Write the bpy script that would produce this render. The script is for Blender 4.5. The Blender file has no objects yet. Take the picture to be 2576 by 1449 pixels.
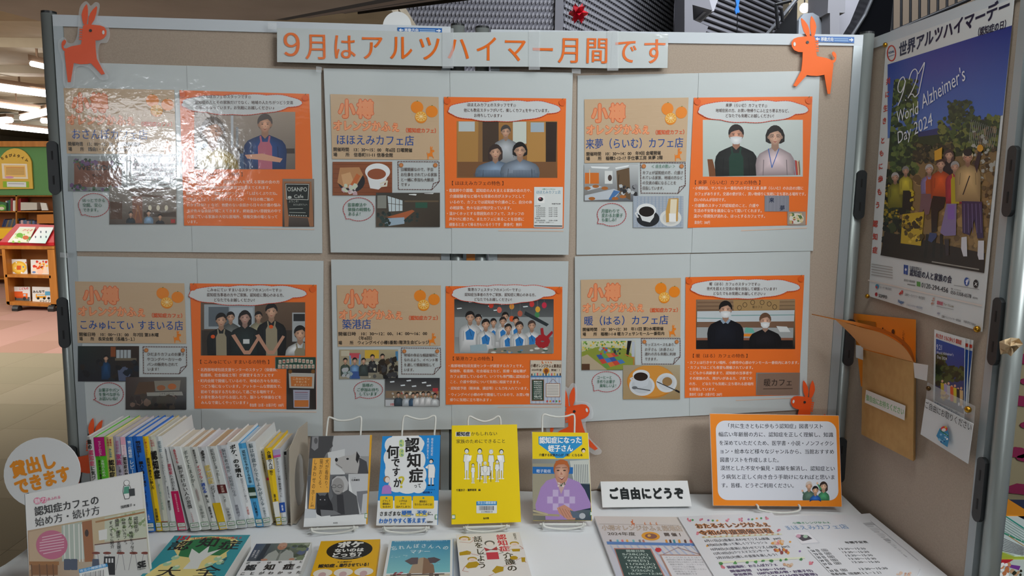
import bpy, math, random
from mathutils import Vector, Matrix
R = random.Random(7)
SC = bpy.context.scene; COL = SC.collection
# ---------------------------------------------------------------- camera
F = 1932.0; TH = math.radians(7.6); RO = math.radians(.84)
CAM = Vector((0, 0, 1.47))
fw = Vector((0, math.cos(TH), -math.sin(TH))); r0 = Vector((1, 0, 0)); u0 = Vector((0, math.sin(TH), math.cos(TH)))
RT = r0*math.cos(RO)+u0*math.sin(RO); UP = u0*math.cos(RO)-r0*math.sin(RO)
cd = bpy.data.cameras.new('camera'); cam = bpy.data.objects.new('camera', cd); COL.objects.link(cam)
cd.sensor_width = 36; cd.lens = 36*F/2576; cd.clip_start = .02
cam.matrix_world = Matrix((RT, UP, -fw)).transposed().to_4x4(); cam.location = CAM
SC.camera = cam
# ---------------------------------------------------------------- world, light, exposure
W = bpy.data.worlds.new('world'); SC.world = W; W.use_nodes = True
W.node_tree.nodes['Background'].inputs[0].default_value = (.86, .92, 1, 1)
W.node_tree.nodes['Background'].inputs[1].default_value = .25
SC.view_settings.view_transform = 'Standard'; SC.view_settings.look = 'None'
SC.view_settings.exposure = 0; SC.view_settings.gamma = 1; SC.view_settings.use_curve_mapping = False
def area(name, loc, tgt, sx, sy, power, col=(1, 1, 1)):
    l = bpy.data.lights.new(name, 'AREA'); l.shape = 'RECTANGLE'; l.size = sx; l.size_y = sy; l.energy = power; l.color = col
    o = bpy.data.objects.new(name, l); COL.objects.link(o); o.location = loc
    o.rotation_euler = (Vector(tgt)-Vector(loc)).to_track_quat('-Z', 'Y').to_euler(); return o
area('ceiling_area_light', (1.45, -.15, 2.52), (.6, 1.65, .8), 1.2, .6, 46, (.95, .98, 1))
area('ceiling_area_light', (.55, 1.05, 2.54), (.5, 1.3, .7), 1.2, .25, 9.5, (.95, 1, .99))
area('ceiling_area_light', (-1.5, -2.5, 2.52), (-.6, 1.8, 1.0), 1.6, 1.0, 4, (.95, 1, .98))  # added fill light from behind left, stands for no fixture
area('library_light_panel', (-6, 7, 2.75), (-6, 8, 0), 5, 6, 330, (1, .95, .86))
area('library_light_panel', (-8, 14, 2.75), (-8, 14, 0), 5, 6, 300, (1, .95, .86))
area('atrium_light', (3, 5.2, 5.5), (3, 8.5, 2.5), 4, 2, 420, (.92, .96, 1))
# ---------------------------------------------------------------- helpers
def lin(c):
    if isinstance(c, str):
        c = c.lstrip('#')
        if len(c) == 3: c = ''.join(a*2 for a in c)
        c = [int(c[i:i+2], 16)/255 for i in (0, 2, 4)]
        return tuple(((v/12.92) if v <= .04045 else ((v+.055)/1.055)**2.4) for v in c)+(1,)
    return tuple(c)
MATS = {}
def mat(name, col=None, rough=.5, metal=0, emit=0, bump=None, coat=0, alpha=1, vary=None, attr=False, spec=.5, trans=0):
    """bump=(scale,strength,dist[,stretch xyz]); vary=(col2,scale[,stretch])"""
    if name in MATS: return MATS[name]
    m = bpy.data.materials.new(name); m.use_nodes = True; N = m.node_tree.nodes; Lk = m.node_tree.links
    b = N['Principled BSDF']; b.inputs['Roughness'].default_value = rough; b.inputs['Metallic'].default_value = metal
    b.inputs['Specular IOR Level'].default_value = spec
    b.inputs['Coat Weight'].default_value = coat; b.inputs['Coat Roughness'].default_value = .06
    b.inputs['Alpha'].default_value = alpha; b.inputs['Transmission Weight'].default_value = trans
    if attr:
        a = N.new('ShaderNodeVertexColor'); a.layer_name = 'Col'; Lk.new(a.outputs[0], b.inputs[0])
    else: b.inputs[0].default_value = lin(col)
    def tex(scale, st, det=3):
        tc = N.new('ShaderNodeTexCoord'); mp = N.new('ShaderNodeMapping'); mp.inputs['Scale'].default_value = st
        Lk.new(tc.outputs['Object'], mp.inputs[0]); n = N.new('ShaderNodeTexNoise'); n.inputs['Scale'].default_value = scale
        n.inputs['Detail'].default_value = det; Lk.new(mp.outputs[0], n.inputs[0]); return n
    if vary:
        n = tex(vary[1], vary[2] if len(vary) > 2 else (1, 1, 1)); r = N.new('ShaderNodeValToRGB')
        r.color_ramp.elements[0].position = .35; r.color_ramp.elements[1].position = .65
        r.color_ramp.elements[0].color = lin(col); r.color_ramp.elements[1].color = lin(vary[0])
        Lk.new(n.outputs[0], r.inputs[0]); Lk.new(r.outputs[0], b.inputs[0])
    if bump:
        n = tex(bump[0], bump[3] if len(bump) > 3 else (1, 1, 1)); bp = N.new('ShaderNodeBump')
        bp.inputs['Strength'].default_value = bump[1]; bp.inputs['Distance'].default_value = bump[2]
        Lk.new(n.outputs[0], bp.inputs['Height']); Lk.new(bp.outputs[0], b.inputs['Normal'])
        if coat: Lk.new(bp.outputs[0], b.inputs['Coat Normal'])
    if emit:
        b.inputs['Emission Color'].default_value = lin(col); b.inputs['Emission Strength'].default_value = emit
    MATS[name] = m; return m
def base(o):
    p = Vector((0, 0, 0))
    while o is not None: p = p+o.location; o = o.parent
    return p
def tag(o, label=None, cat=None, group=None, kind=None):
    if label: o['label'] = label
    if cat: o['category'] = cat
    if group: o['group'] = group
    if kind: o['kind'] = kind
    return o
def root(name, loc, label, cat, group=None):
    o = bpy.data.objects.new(name, None); o.empty_display_size = .05; COL.objects.link(o); o.location = loc
    return tag(o, label, cat, group)
def obj(name, vs, fs, m, parent=None, cols=None, smooth=False):
    """one mesh object from world-space vertices; m a material or list"""
    me = bpy.data.meshes.new(name)
    if parent is None:
        lo = Vector((sum(v[0] for v in vs)/len(vs), sum(v[1] for v in vs)/len(vs), min(v[2] for v in vs))); b = lo
    else: b = base(parent)
    me.from_pydata([(v[0]-b[0], v[1]-b[1], v[2]-b[2]) for v in vs], [], fs)
    me.materials.append(m)
    if cols is not None:
        ca = me.color_attributes.new('Col', 'FLOAT_COLOR', 'CORNER')
        flat = []
        for f, c in zip(fs, cols):
            if isinstance(c, list): 
                for q in c: flat += q
            else: flat += list(c)*len(f)
        ca.data.foreach_set('color', flat)
    if smooth: me.shade_smooth()
    o = bpy.data.objects.new(name, me); COL.objects.link(o)
    if parent is None: o.location = lo
    else: o.parent = parent
    return o
class MB:
    def __init__(s): s.v = []; s.f = []
    def add(s, vs, fs): k = len(s.v); s.v += [Vector(v) for v in vs]; s.f += [tuple(i+k for i in f) for f in fs]; return s
    def box(s, c, d, rot=None):
        vs = [Vector((x*d[0]/2, y*d[1]/2, z*d[2]/2)) for x in (-1, 1) for y in (-1, 1) for z in (-1, 1)]
        if rot is not None: vs = [rot @ v for v in vs]
        return s.add([v+Vector(c) for v in vs], [(0, 1, 3, 2), (4, 6, 7, 5), (0, 4, 5, 1), (2, 3, 7, 6), (0, 2, 6, 4), (1, 5, 7, 3)])
    def prism(s, pts, d):
        n = len(pts); d = Vector(d); pts = [Vector(p) for p in pts]
        nn = Vector((0, 0, 0))
        for i in range(n): nn += pts[i].cross(pts[(i+1) % n])
        if nn.dot(d) > 0: pts = pts[::-1]
        return s.add(pts+[p+d for p in pts], [tuple(range(n)), tuple(range(2*n-1, n-1, -1))]+[((i+1) % n, i, n+i, n+(i+1) % n) for i in range(n)])
    def tube(s, pts, r, n=10, cap=True):
        pts = [Vector(p) for p in pts]; k = len(s.v); m = len(pts); pa = None
        for i, p in enumerate(pts):
            t = (pts[min(i+1, m-1)]-pts[max(i-1, 0)]).normalized()
            if pa is None: a = t.cross(Vector((.3, .2, 1)) if abs(t.z) < .9 else Vector((1, 0, 0))).normalized()
            else: a = (pa-t*pa.dot(t)).normalized()
            pa = a; b = t.cross(a); rr = r[i] if isinstance(r, (list, tuple)) else r
            s.v += [p+(a*math.cos(6.28318*j/n)+b*math.sin(6.28318*j/n))*rr for j in range(n)]
        for i in range(m-1):
            for j in range(n): s.f.append((k+i*n+j, k+i*n+(j+1) % n, k+(i+1)*n+(j+1) % n, k+(i+1)*n+j))
        if cap: s.f += [tuple(range(k+n-1, k-1, -1)), tuple(range(k+(m-1)*n, k+m*n))]
        return s
    def ball(s, c, r, n=10):
        pr = [(math.sin(math.pi*i/n), math.cos(math.pi*i/n)) for i in range(n+1)]; k = len(s.v)
        rr = r if isinstance(r, (tuple, list)) else (r, r, r)
        for a, z in pr:
            s.v += [Vector((c[0]+rr[0]*a*math.cos(6.28318*j/n), c[1]+rr[1]*a*math.sin(6.28318*j/n), c[2]+rr[2]*z)) for j in range(n)]
        for i in range(n):
            for j in range(n): s.f.append((k+i*n+j, k+(i+1)*n+j, k+(i+1)*n+(j+1) % n, k+i*n+(j+1) % n))
        return s
    def build(s, name, m, parent=None, smooth=False): return obj(name, s.v, s.f, m, parent, smooth=smooth)
def catmull(p, n=6):
    p = [Vector(q) for q in p]; o = []
    for i in range(len(p)-1):
        a, b, c, d = p[max(i-1, 0)], p[i], p[i+1], p[min(i+2, len(p)-1)]
        for k in range(n):
            t = k/n; o.append(.5*((2*b)+(c-a)*t+(2*a-5*b+4*c-d)*t*t+(3*b-a-3*c+d)*t**3))
    return o+[p[-1]]
def ray(x, y): return fw+RT*((x-1288)/F)+UP*((724.5-y)/F)
def hit(x, y, P, n):
    d = ray(x, y); return CAM+d*((Vector(P)-CAM).dot(n)/d.dot(n))
def atz(x, y, z): return hit(x, y, (0, 0, z), Vector((0, 0, 1)))
def aty(x, y, Y): return hit(x, y, (0, Y, 0), Vector((0, 1, 0)))
# ---------------------------------------------------------------- glyphs
GC = {}; GRES = [2]
def fobj(t, b):
    c = bpy.data.curves.new('f', 'FONT'); c.body = t; c.size = 1; c.resolution_u = GRES[0]; c.offset = b; c.fill_mode = 'FRONT'
    o = bpy.data.objects.new('f', c); m = o.to_mesh()
    r = ([(v.co.x, v.co.y) for v in m.vertices], [tuple(p.vertices) for p in m.polygons])
    o.to_mesh_clear(); bpy.data.objects.remove(o); bpy.data.curves.remove(c); return r
def glyph(ch, b):
    k = (ch, b, GRES[0])
    if k not in GC:
        if ch in ' \u3000': GC[k] = ([], [], 1. if ch != ' ' else .3)
        else:
            v, f = fobj(ch, b)
            if ord(ch) > 0x2e00 or ch in '・…♪☺～': adv = 1.
            else:
                v2, _ = fobj(ch+ch, b); adv = max(p[0] for p in v2)-max(p[0] for p in v)
            if ch in '♪☺': 
                mx = max(p[0] for p in v); q = .85/mx if ch == '☺' else 1; v = [(p[0]*q+(.2 if ch == '♪' else 0), p[1]*q) for p in v]
            GC[k] = (v, f, adv)
    return GC[k]
# ---------------------------------------------------------------- canvas: flat print lying on a real sheet
LZ = .00004
def offs(b):
    if b < .006: return [(0, 0)]
    if b < .016: return [(-b*.8, 0), (b*.8, 0)]
    if b < .04: return [(-b, -b*.7), (b, -b*.7), (-b, b*.7), (b, b*.7)]
    return [(0, 0)]+[(b*math.cos(i*.7854), b*math.sin(i*.7854)) for i in range(8)]
def mul(c, k):
    c = c.lstrip('#'); c = ''.join(a*2 for a in c) if len(c) == 3 else c
    return '#'+''.join('%02x' % max(0, min(255, int(int(c[i:i+2], 16)*k+(8 if k > 1 else 0)))) for i in (0, 2, 4))
class Cv:
    def __init__(s, P, n, parent, m, off=.0006):
        s.P = Vector(P); s.n = Vector(n).normalized(); s.parent = parent; s.m = m; s.off = off
        s.o = (0, 0, 1); s.uv = None; s.clip = None; s.lay = 0; s.name = None; s.v = []; s.f = []; s.c = []; s.k = 0
    def crop(s, x, y, sc): s.o = (x, y, sc); return s
    def part(s, name, lay=0, clip=None):
        s.flush(); s.name = name; s.lay = lay; s.k = 0; s.clip = clip; return s
    def flush(s):
        r = None
        if s.f: r = obj(s.name, s.v, s.f, s.m, s.parent, s.c)
        s.v = []; s.f = []; s.c = []; return r
    def hh(s, d=1):
        s.k += d; return s.n*(s.off+s.lay*LZ+s.k*4e-6)
    def cr(s, x, y):
        if s.uv:
            q, w, h = s.uv; a = x/w; b = y/h
            return tuple((q[0][i]*(1-a)+q[1][i]*a)*(1-b)+(q[3][i]*(1-a)+q[2][i]*a)*b for i in (0, 1))
        return (x, y)
    def wc(s, x, y): return hit(s.o[0]+x/s.o[2], s.o[1]+y/s.o[2], s.P, s.n)
    def w(s, x, y): return s.wc(*s.cr(x, y))
    def poly(s, pts, col, step=1, c2=None, d=1):
        p = [s.cr(*q) for q in pts]
        if s.clip:
            q = s.clip; ar = sum(q[i][0]*q[(i+1) % 4][1]-q[(i+1) % 4][0]*q[i][1] for i in range(4)); sg = 1 if ar > 0 else -1
            for i in range(4):
                a, b = q[i], q[(i+1) % 4]
                def sd(t): return sg*((b[0]-a[0])*(t[1]-a[1])-(b[1]-a[1])*(t[0]-a[0]))
                o = []
                for j in range(len(p)):
                    u, v = p[j], p[(j+1) % len(p)]; du, dv = sd(u), sd(v)
                    if du >= 0: o.append(u)
                    if (du >= 0) != (dv >= 0): t = du/(du-dv); o.append((u[0]+(v[0]-u[0])*t, u[1]+(v[1]-u[1])*t))
                p = o
                if len(p) < 3: return
        k = len(s.v); h = s.hh(d); n = len(p)
        s.v += [s.wc(*q)+h for q in p]
        if c2:
            a = sum(q[0] for q in p)/n; b = sum(q[1] for q in p)/n; s.v.append(s.wc(a, b)+h); e_, m_ = lin(col), lin(c2)
            for i in range(n): s.f.append((k+i, k+(i+1) % n, k+n)); s.c.append([e_, e_, m_])
        else: s.f.append(tuple(range(k, k+n))); s.c.append(lin(col))
    def rect(s, x0, y0, x1, y1, col): s.poly([(x0, y0), (x1, y0), (x1, y1), (x0, y1)], col)
    def grad(s, q, cols):
        """q four corners TL TR BR BL, cols four colours"""
        k = len(s.v); h = s.hh(); N = 6
        lc = [lin(c) for c in cols]; L4 = lambda v, a, b: tuple((v[0][i]*(1-a)+v[1][i]*a)*(1-b)+(v[3][i]*(1-a)+v[2][i]*a)*b for i in range(len(v[0])))
        s.v += [s.w(*L4(q, i/N, j/N))+h for i in range(N+1) for j in range(N+1)]
        for i in range(N):
            for j in range(N): o = i*(N+1)+j; s.f.append((k+o, k+o+N+1, k+o+N+2, k+o+1)); s.c.append([L4(lc, i/N, j/N), L4(lc, (i+1)/N, j/N), L4(lc, (i+1)/N, (j+1)/N), L4(lc, i/N, (j+1)/N)])
    def ell(s, x, y, rx, ry, col, n=18, rot=0, a0=0, a1=360, c2=None):
        c, d = math.cos(rot), math.sin(rot); pts = []
        for i in range(n+(a1 != 360+a0)):
            a = math.radians(a0+(a1-a0)*i/n); u, v = rx*math.cos(a), ry*math.sin(a); pts.append((x+u*c-v*d, y+u*d+v*c))
        s.poly(pts, col, 1, c2)
    def line(s, pts, w, col, dash=None, close=False, step=1):
        """w in crop units; dash=(on,off)"""
        if close: pts = list(pts)+[pts[0]]
        segs = []
        if dash:
            acc = 0
            for a, b in zip(pts, pts[1:]):
                l = math.hypot(b[0]-a[0], b[1]-a[1]); t = 0
                if l == 0: continue
                while t < l:
                    ph = acc % (dash[0]+dash[1]); 
                    if ph < dash[0]:
                        e = min(l, t+dash[0]-ph); segs.append(((a[0]+(b[0]-a[0])*t/l, a[1]+(b[1]-a[1])*t/l), (a[0]+(b[0]-a[0])*e/l, a[1]+(b[1]-a[1])*e/l)))
                    else: e = min(l, t+dash[0]+dash[1]-ph)
                    acc += e-t+1e-6; t = e+1e-6
        else: segs = list(zip(pts, pts[1:]))
        for a, b in segs:
            dx, dy = b[0]-a[0], b[1]-a[1]; l = math.hypot(dx, dy) or 1; nx, ny = -dy/l*w/2, dx/l*w/2; ex, ey = dx/l*w*.3, dy/l*w*.3
            s.poly([(a[0]+nx-ex, a[1]+ny-ey), (b[0]+nx+ex, b[1]+ny+ey), (b[0]-nx+ex, b[1]-ny+ey), (a[0]-nx-ex, a[1]-ny-ey)], col, 0)
    def rr(s, x0, y0, x1, y1, r, col, k=5):
        p = []
        for cx, cy, a in ((x1-r, y0+r, -90), (x1-r, y1-r, 0), (x0+r, y1-r, 90), (x0+r, y0+r, 180)):
            for i in range(k+1): t = math.radians(a+90*i/k); p.append((cx+r*math.cos(t), cy+r*math.sin(t)))
        s.poly(p, col); return p
    def blobs(s, n, x0, y0, x1, y1, a, b, cols, seed=1, flat=1):
        r = random.Random(seed)
        for i in range(n):
            x, y, q = r.uniform(x0, x1), r.uniform(y0, y1), r.uniform(a, b); k = 6; ph = r.uniform(0, 6)
            s.poly([(x+q*r.uniform(.6, 1.1)*math.cos(ph+6.283*j/k), y+flat*q*r.uniform(.6, 1.1)*math.sin(ph+6.283*j/k)) for j in range(k)], r.choice(cols), 0, None, .12)
    def T(s, t, x0, y0, x1, y1, h, col, b=0, step=0):
        P0 = s.w(x0, y0); ex = s.w(x1, y1)-P0; L = ex.length; ex.normalize()
        up = s.w(x0, y0-h)-P0; up = up-ex*up.dot(ex); hw = up.length; up.normalize()
        asc = all(ord(c) < 0x250 for c in t); gl = [glyph(c, 0) for c in t]; tot = sum(g[2] for g in gl) or 1
        sx = L/tot; sy = hw/(.72 if asc else .92); oy = 0 if asc else .08; cc = lin(col)
        for du, dv in offs(b):
            hh = s.hh(); a = 0
            for g in gl:
                k = len(s.v); s.v += [P0+ex*((a+p[0]+du)*sx)+up*((p[1]+oy+dv)*sy)+hh for p in g[0]]
                s.f += [tuple(i+k for i in f) for f in g[1]]; s.c += [cc]*len(g[1]); a += g[2]
    def V(s, t, x0, y0, x1, y1, w, col, b=0, step=0):
        P0 = s.w(x0, y0); dn = s.w(x1, y1)-P0; L = dn.length; dn.normalize()
        rt = s.w(x0+w, y0)-P0; rt = rt-dn*rt.dot(dn); ww = rt.length; rt.normalize(); ce = L/len(t)
        cc = lin(col)
        for du, dv in offs(b):
            hh = s.hh()
            for i, ch in enumerate(t):
                g = glyph(ch, 0); k = len(s.v); hf = .25 if ord(ch) < 0x250 else 0
                for p in g[0]:
                    u, v = p[0]-.5+hf, p[1]-.38
                    if ch in 'ー～（）()…': u, v = v, -u
                    if ch in '、。': u += .55; v += .5
                    s.v.append(P0+rt*((u+du)*ww)+dn*((i+.5-v-dv)*ce)+hh)
                s.f += [tuple(j+k for j in f) for f in g[1]]; s.c += [cc]*len(g[1])
    # ---- small printed pictures
    def fig(s, x, y, r, cl, yb, hair='#1c1a1b', skin='#d8a98c', long=0, mask=0, glass=0, apron=None, w=2.3, smile=1, collar=None):
        P = s.poly; D, Lt = mul(skin, .74), mul(skin, 1.06); hl = mul(hair, 1.5)
        lb = .8 if long == .5 else 1.3
        if long: P([(x-.9*r, y-.8*r), (x-1.16*r, y-.1*r), (x-1.14*r, y+lb*.85*r), (x-.7*r, y+lb*1.15*r), (x+.7*r, y+lb*1.15*r), (x+1.14*r, y+lb*.85*r), (x+1.16*r, y-.1*r), (x+.9*r, y-.8*r)], hair, 1, hl)
        a = w*r; dk = mul(cl, .72); P([(x-a*.98, yb), (x-a*1.03, y+3.5*r), (x-a*.97, y+2.7*r), (x-a*.82, y+2.15*r), (x-.55*a, y+1.8*r), (x-.48*r, y+1.4*r), (x+.48*r, y+1.4*r), (x+.55*a, y+1.8*r), (x+a*.82, y+2.15*r), (x+a*.97, y+2.7*r), (x+a*1.03, y+3.5*r), (x+a*.98, yb)], dk, 1, mul(cl, 1.12))
        if yb-y > 3.6*r:
            for k in (-1, 1): s.line([(x+k*a*.6, y+2.9*r), (x+k*a*.64, min(yb, y+5*r))], .09*r, mul(cl, .6))
        P([(x-.42*r, y+.7*r), (x+.42*r, y+.7*r), (x+.46*r, y+1.45*r), (x, y+1.9*r), (x-.46*r, y+1.45*r)], D)
        if collar: P([(x-.5*r, y+1.35*r), (x, y+1.9*r), (x-.35*r, y+2.1*r), (x-.75*r, y+1.6*r)], collar); P([(x+.5*r, y+1.35*r), (x, y+1.9*r), (x+.35*r, y+2.1*r), (x+.75*r, y+1.6*r)], collar)
        if apron:
            P([(x-.85*r, yb), (x-.9*r, y+2.9*r), (x-.6*r, y+2.3*r), (x-.7*r, y+1.6*r), (x-.5*r, y+1.5*r), (x-.35*r, y+2.3*r), (x+.35*r, y+2.3*r), (x+.5*r, y+1.5*r), (x+.7*r, y+1.6*r), (x+.6*r, y+2.3*r), (x+.9*r, y+2.9*r), (x+.95*r, yb)], mul(apron, .85))
        s.ell(x, y-.2*r, .98*r, 1.12*r, hair, c2=hl)
        for k in (-1, 1): s.ell(x+k*.82*r, y+.15*r, .12*r, .22*r, D, 8)
        P([(x+.8*r*math.sin(i*.3491)*(1 if math.cos(i*.3491) > -.2 else .86), y+.12*r-1.06*r*math.cos(i*.3491)) for i in range(18)], D, 1, Lt)
        P([(x-.88*r, y+.05*r), (x-.95*r, y-.5*r), (x-.6*r, y-1.08*r), (x, y-1.28*r), (x+.6*r, y-1.08*r), (x+.95*r, y-.5*r), (x+.88*r, y+.05*r), (x+.72*r, y-.3*r), (x+.35*r, y-.62*r), (x-.15*r, y-.5*r), (x-.62*r, y-.32*r)], hair)
        for k in (-1, 1):
            s.ell(x+k*.34*r, y+.03*r, .14*r, .055*r, '#2a1c18', 8)
            s.line([(x+k*.2*r, y-.16*r), (x+k*.5*r, y-.14*r)], .06*r, mul(hair, 1.2))
            if not mask: s.ell(x+k*.42*r, y+.36*r, .16*r, .13*r, mul(skin, .93), 8)
        if glass:
            for k in (-1, 1): s.line([(x+k*.36*r+.25*r*math.cos(a*.785), y+.03*r+.18*r*math.sin(a*.785)) for a in range(8)], .045*r, '#4c4846', close=True)
        if mask: P([(x-.76*r, y+.3*r), (x, y+.2*r), (x+.76*r, y+.3*r), (x+.68*r, y+.85*r), (x+.3*r, y+1.2*r), (x-.3*r, y+1.2*r), (x-.68*r, y+.85*r)], '#ccd0d2', 1, '#eef0f0')
        else:
            s.line([(x-.02*r, y+.12*r), (x+.09*r, y+.36*r), (x-.07*r, y+.38*r)], .05*r, mul(skin, .8))
            if smile: P([(x-.28*r, y+.6*r), (x, y+.68*r), (x+.28*r, y+.6*r), (x, y+.8*r)], '#a04c42')
    def donk(s, x, y, k, col, flip=1):
        def q(pts): return [(x+flip*(a-452)*k, y+(b-367)*k) for a, b in pts]
        for p in (DB, DE1, DE2, DT): s.poly(q(p), col, 0)
        s.lay += 1; s.ell(x, y, 13*k, 13*k, '#111', 8)
DB = [(500, 310), (440, 315), (370, 322), (335, 335), (315, 368), (318, 405), (340, 435), (375, 450), (412, 452), (410, 520), (405, 570), (400, 612), (330, 742), (358, 750), (450, 650), (480, 656), (540, 659), (600, 648), (612, 720), (628, 814), (650, 815), (664, 700), (672, 620), (679, 565), (672, 525), (620, 503), (560, 492), (535, 486), (528, 440), (525, 380), (518, 325)]
DE1 = [(448, 314), (420, 270), (404, 215), (397, 168), (402, 155), (430, 180), (455, 215), (470, 255), (474, 312)]
DE2 = [(488, 312), (477, 250), (476, 190), (482, 150), (488, 138), (505, 160), (522, 195), (530, 230), (524, 275), (514, 312)]
DT = [(668, 545), (664, 522), (684, 518), (690, 500), (680, 492), (668, 470), (666, 455), (680, 445), (698, 462), (704, 480), (702, 515), (692, 535), (680, 545)]
LZ = .00002
# ---------------------------------------------------------------- materials
M_fab = mat('board_fabric', '#b6a696', .95, bump=(900, .35, .001), vary=('#ae9e8e', 300))
M_alu = mat('brushed_aluminium', '#a8b0b3', .42, .35)
M_post = mat('satin_steel', '#949b99', .36, .45)
M_rail = mat('white_rail', '#ccd3d9', .5)
M_black = mat('black_plastic', '#26292b', .45)
M_lam = mat('laminated_print', attr=True, rough=.4, spec=.4, coat=.7, bump=(22, .16, .003, (1, 1, 1.6)))
M_lamp = mat('laminated_paper', '#c6cdcd', .4, spec=.4, coat=.7, bump=(22, .16, .003, (1, 1, 1.6)))
M_lamw = mat('laminated_print_wavy', attr=True, rough=.4, spec=.4, coat=.9, bump=(30, .15, .003, (1.2, 1, 1.4)))
M_lampw = mat('laminated_paper_wavy', '#c6cdcd', .4, spec=.4, coat=.9, bump=(30, .15, .003, (1.2, 1, 1.4)))
M_prt = mat('matt_print', attr=True, rough=.6, spec=.3)
M_cov = mat('cover_print', attr=True, rough=.38, spec=.4)
M_paper = mat('white_paper', '#dcdfe0', .7)
M_card = mat('white_card', '#e2e4e4', .5)
M_page = mat('page_edges', '#d9d2c0', .85, bump=(400, .4, .0006, (1, .02, 1)))
M_pagew = mat('page_edges_white', '#dcdcd6', .85)
M_cloth = mat('white_tablecloth', '#ebeff2', .8, bump=(700, .15, .0005))
M_clear = mat('clear_film', '#eef2f5', .12, alpha=.22, coat=.6, bump=(40, .3, .002))
M_or = mat('orange_paper', '#fb6c12', .55)
M_orl = mat('orange_paper_laminated', '#f0561a', .4, coat=.3)
M_wire = mat('white_coated_wire', '#dedfd8', .35)
M_brass = mat('brass_pin', '#b98a2c', .3, .9)
M_kraft = mat('kraft_paper', '#c39a5f', .8, vary=('#b98f55', 40))
M_wood = mat('honey_wood', '#b9772f', .5, vary=('#a5661f', 20, (1, 1, .1)))
M_conc = mat('grey_concrete', '#8f8f96', .85, vary=('#7d7d84', 3))
M_brown = mat('brown_soffit', '#bab0b2', .8, vary=('#aea4a6', 2))
M_tan = mat('tan_ceiling', '#bcb09c', .85, vary=('#aca08c', 2))
M_dark = mat('dark_metal', '#15161a', .35, .3)
M_tube = mat('fluorescent_tube', '#f6fbff', .3, emit=9)
# ---------------------------------------------------------------- setting
def struct(o): o['kind'] = 'structure'; return o
fl = struct(MB().box((-1, 8, -.057), (34, 44, .1)).build('floor', mat('carpet_base', '#948a74', .95)))
tm = {}
for c in ('#978d76', '#938972', '#9a907a', '#908770', '#a09478', '#b08a7a', '#b58c80', '#a88272', '#8f8a6c'):
    tm[c] = mat('carpet_'+c[1:], c, .97, bump=(500, .4, .002))
me_t = {}
for j in range(24):
    Y = 1.4+j*.5
    for i in range(20):
        X = -10.5+i*.5
        px = 1288+F*X/(Y*.991+.194)
        pxr = 1288+F*(X+.5)/(Y*.991+.194)
        if pxr < -650 or px > 300: continue
        if Y > 6.2: c = R.choice(['#b08a7a', '#b58c80', '#a88272'] if (i+j) % 5 else ['#a09478'])
        else: c = R.choice(['#978d76', '#938972', '#9a907a', '#908770'])
        b = MB().box((X+.25, Y+.25, -.006), (.4985, .4985, .006)); o = b.build('carpet_tile', tm[c], fl)
struct(MB().box((-1, 30.1, 1.6), (34, .2, 3.4)).build('wall_far', mat('dark_wall', '#4a423c', .9)))
struct(MB().box((-18.1, 8, 1.6), (.2, 44, 3.4)).build('wall_left', mat('cream_wall', '#b5a78f', .9)))
struct(MB().box((-1, -14.1, 2.6), (34, .2, 5.4)).build('wall_back', mat('pale_wall', '#a8a49a', .9)))
struct(MB().box((16.1, 8, 2.9), (.2, 44, 6)).build('wall_right', mat('pale_wall', '#a8a49a', .9)))
lc = struct(MB().box((-9.5, 17.8, 3.0), (17, 24.5, .1)).build('ceiling', M_tan))
for i in range(9):
    Y = 6.6+i*2.0; MB().box((-9.5, Y, 2.9), (17, .35, .1)).build('ceiling_beam', M_tan, lc)
# brown soffit overhead
A = atz(690, 50, 2.6); B_ = atz(948, 0, 2.6); dr = (B_-A).normalized()
L_ = atz(0, 27, 2.6); Lr = atz(118, 58, 2.6); dl = (Lr-L_).normalized()
P = [L_-dl*6, Lr, Vector((Lr.x+.2, 5.56, 2.6)), A, A+dr*9]
P = [Vector((-16, L_.y-.0, 2.6)), L_, Lr, A, A+dr*5.4, Vector((A.x+dr.x*5.4, -13.9, 2.6)), Vector((-16, -13.9, 2.6))]
so = struct(MB().prism(P, (0, 0, .12)).build('ceiling', M_brown))
sm = mat('soffit_grey_band', '#5d5450', .6); sd = mat('soffit_joint', '#1d1a19', .6)
# stepped soffit edge with dark joints beside the atrium
A3 = atz(905, 57, 2.64); dn3 = (atz(1385, 0, 2.64)-A3).normalized()
q = [A, A+dr*5.4, A3+dn3*5.2, A3]
cols = [M_brown, mat('soffit_dark', '#45403e', .5), mat('soffit_warm', '#9a8c8a', .6), mat('soffit_dark', '#45403e', .5), mat('soffit_warm', '#9a8c8a', .6), mat('soffit_pale', '#b4b2b2', .6)]
fr = [0, .16, .42, .6, .82, 1.0]
for k in range(5):
    a0, a1 = fr[k], fr[k+1]-.025
    z = .02*k
    v = [q[0].lerp(q[3], a0), q[1].lerp(q[2], a0), q[1].lerp(q[2], a1), q[0].lerp(q[3], a1)]
    MB().prism([p+Vector((0, 0, z)) for p in v], (0, 0, .05)).build('soffit_board', cols[k+1], so)
    v = [q[0].lerp(q[3], a1), q[1].lerp(q[2], a1), q[1].lerp(q[2], fr[k+1]), q[0].lerp(q[3], fr[k+1])]
    MB().prism([p+Vector((0, 0, .06)) for p in v], (0, 0, .02)).build('soffit_joint', sd, so)
struct(MB().box((6, 2, 6.2), (20, 32, .1)).build('ceiling', mat('atrium_ceiling', '#8a8a8c', .9)))
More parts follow.
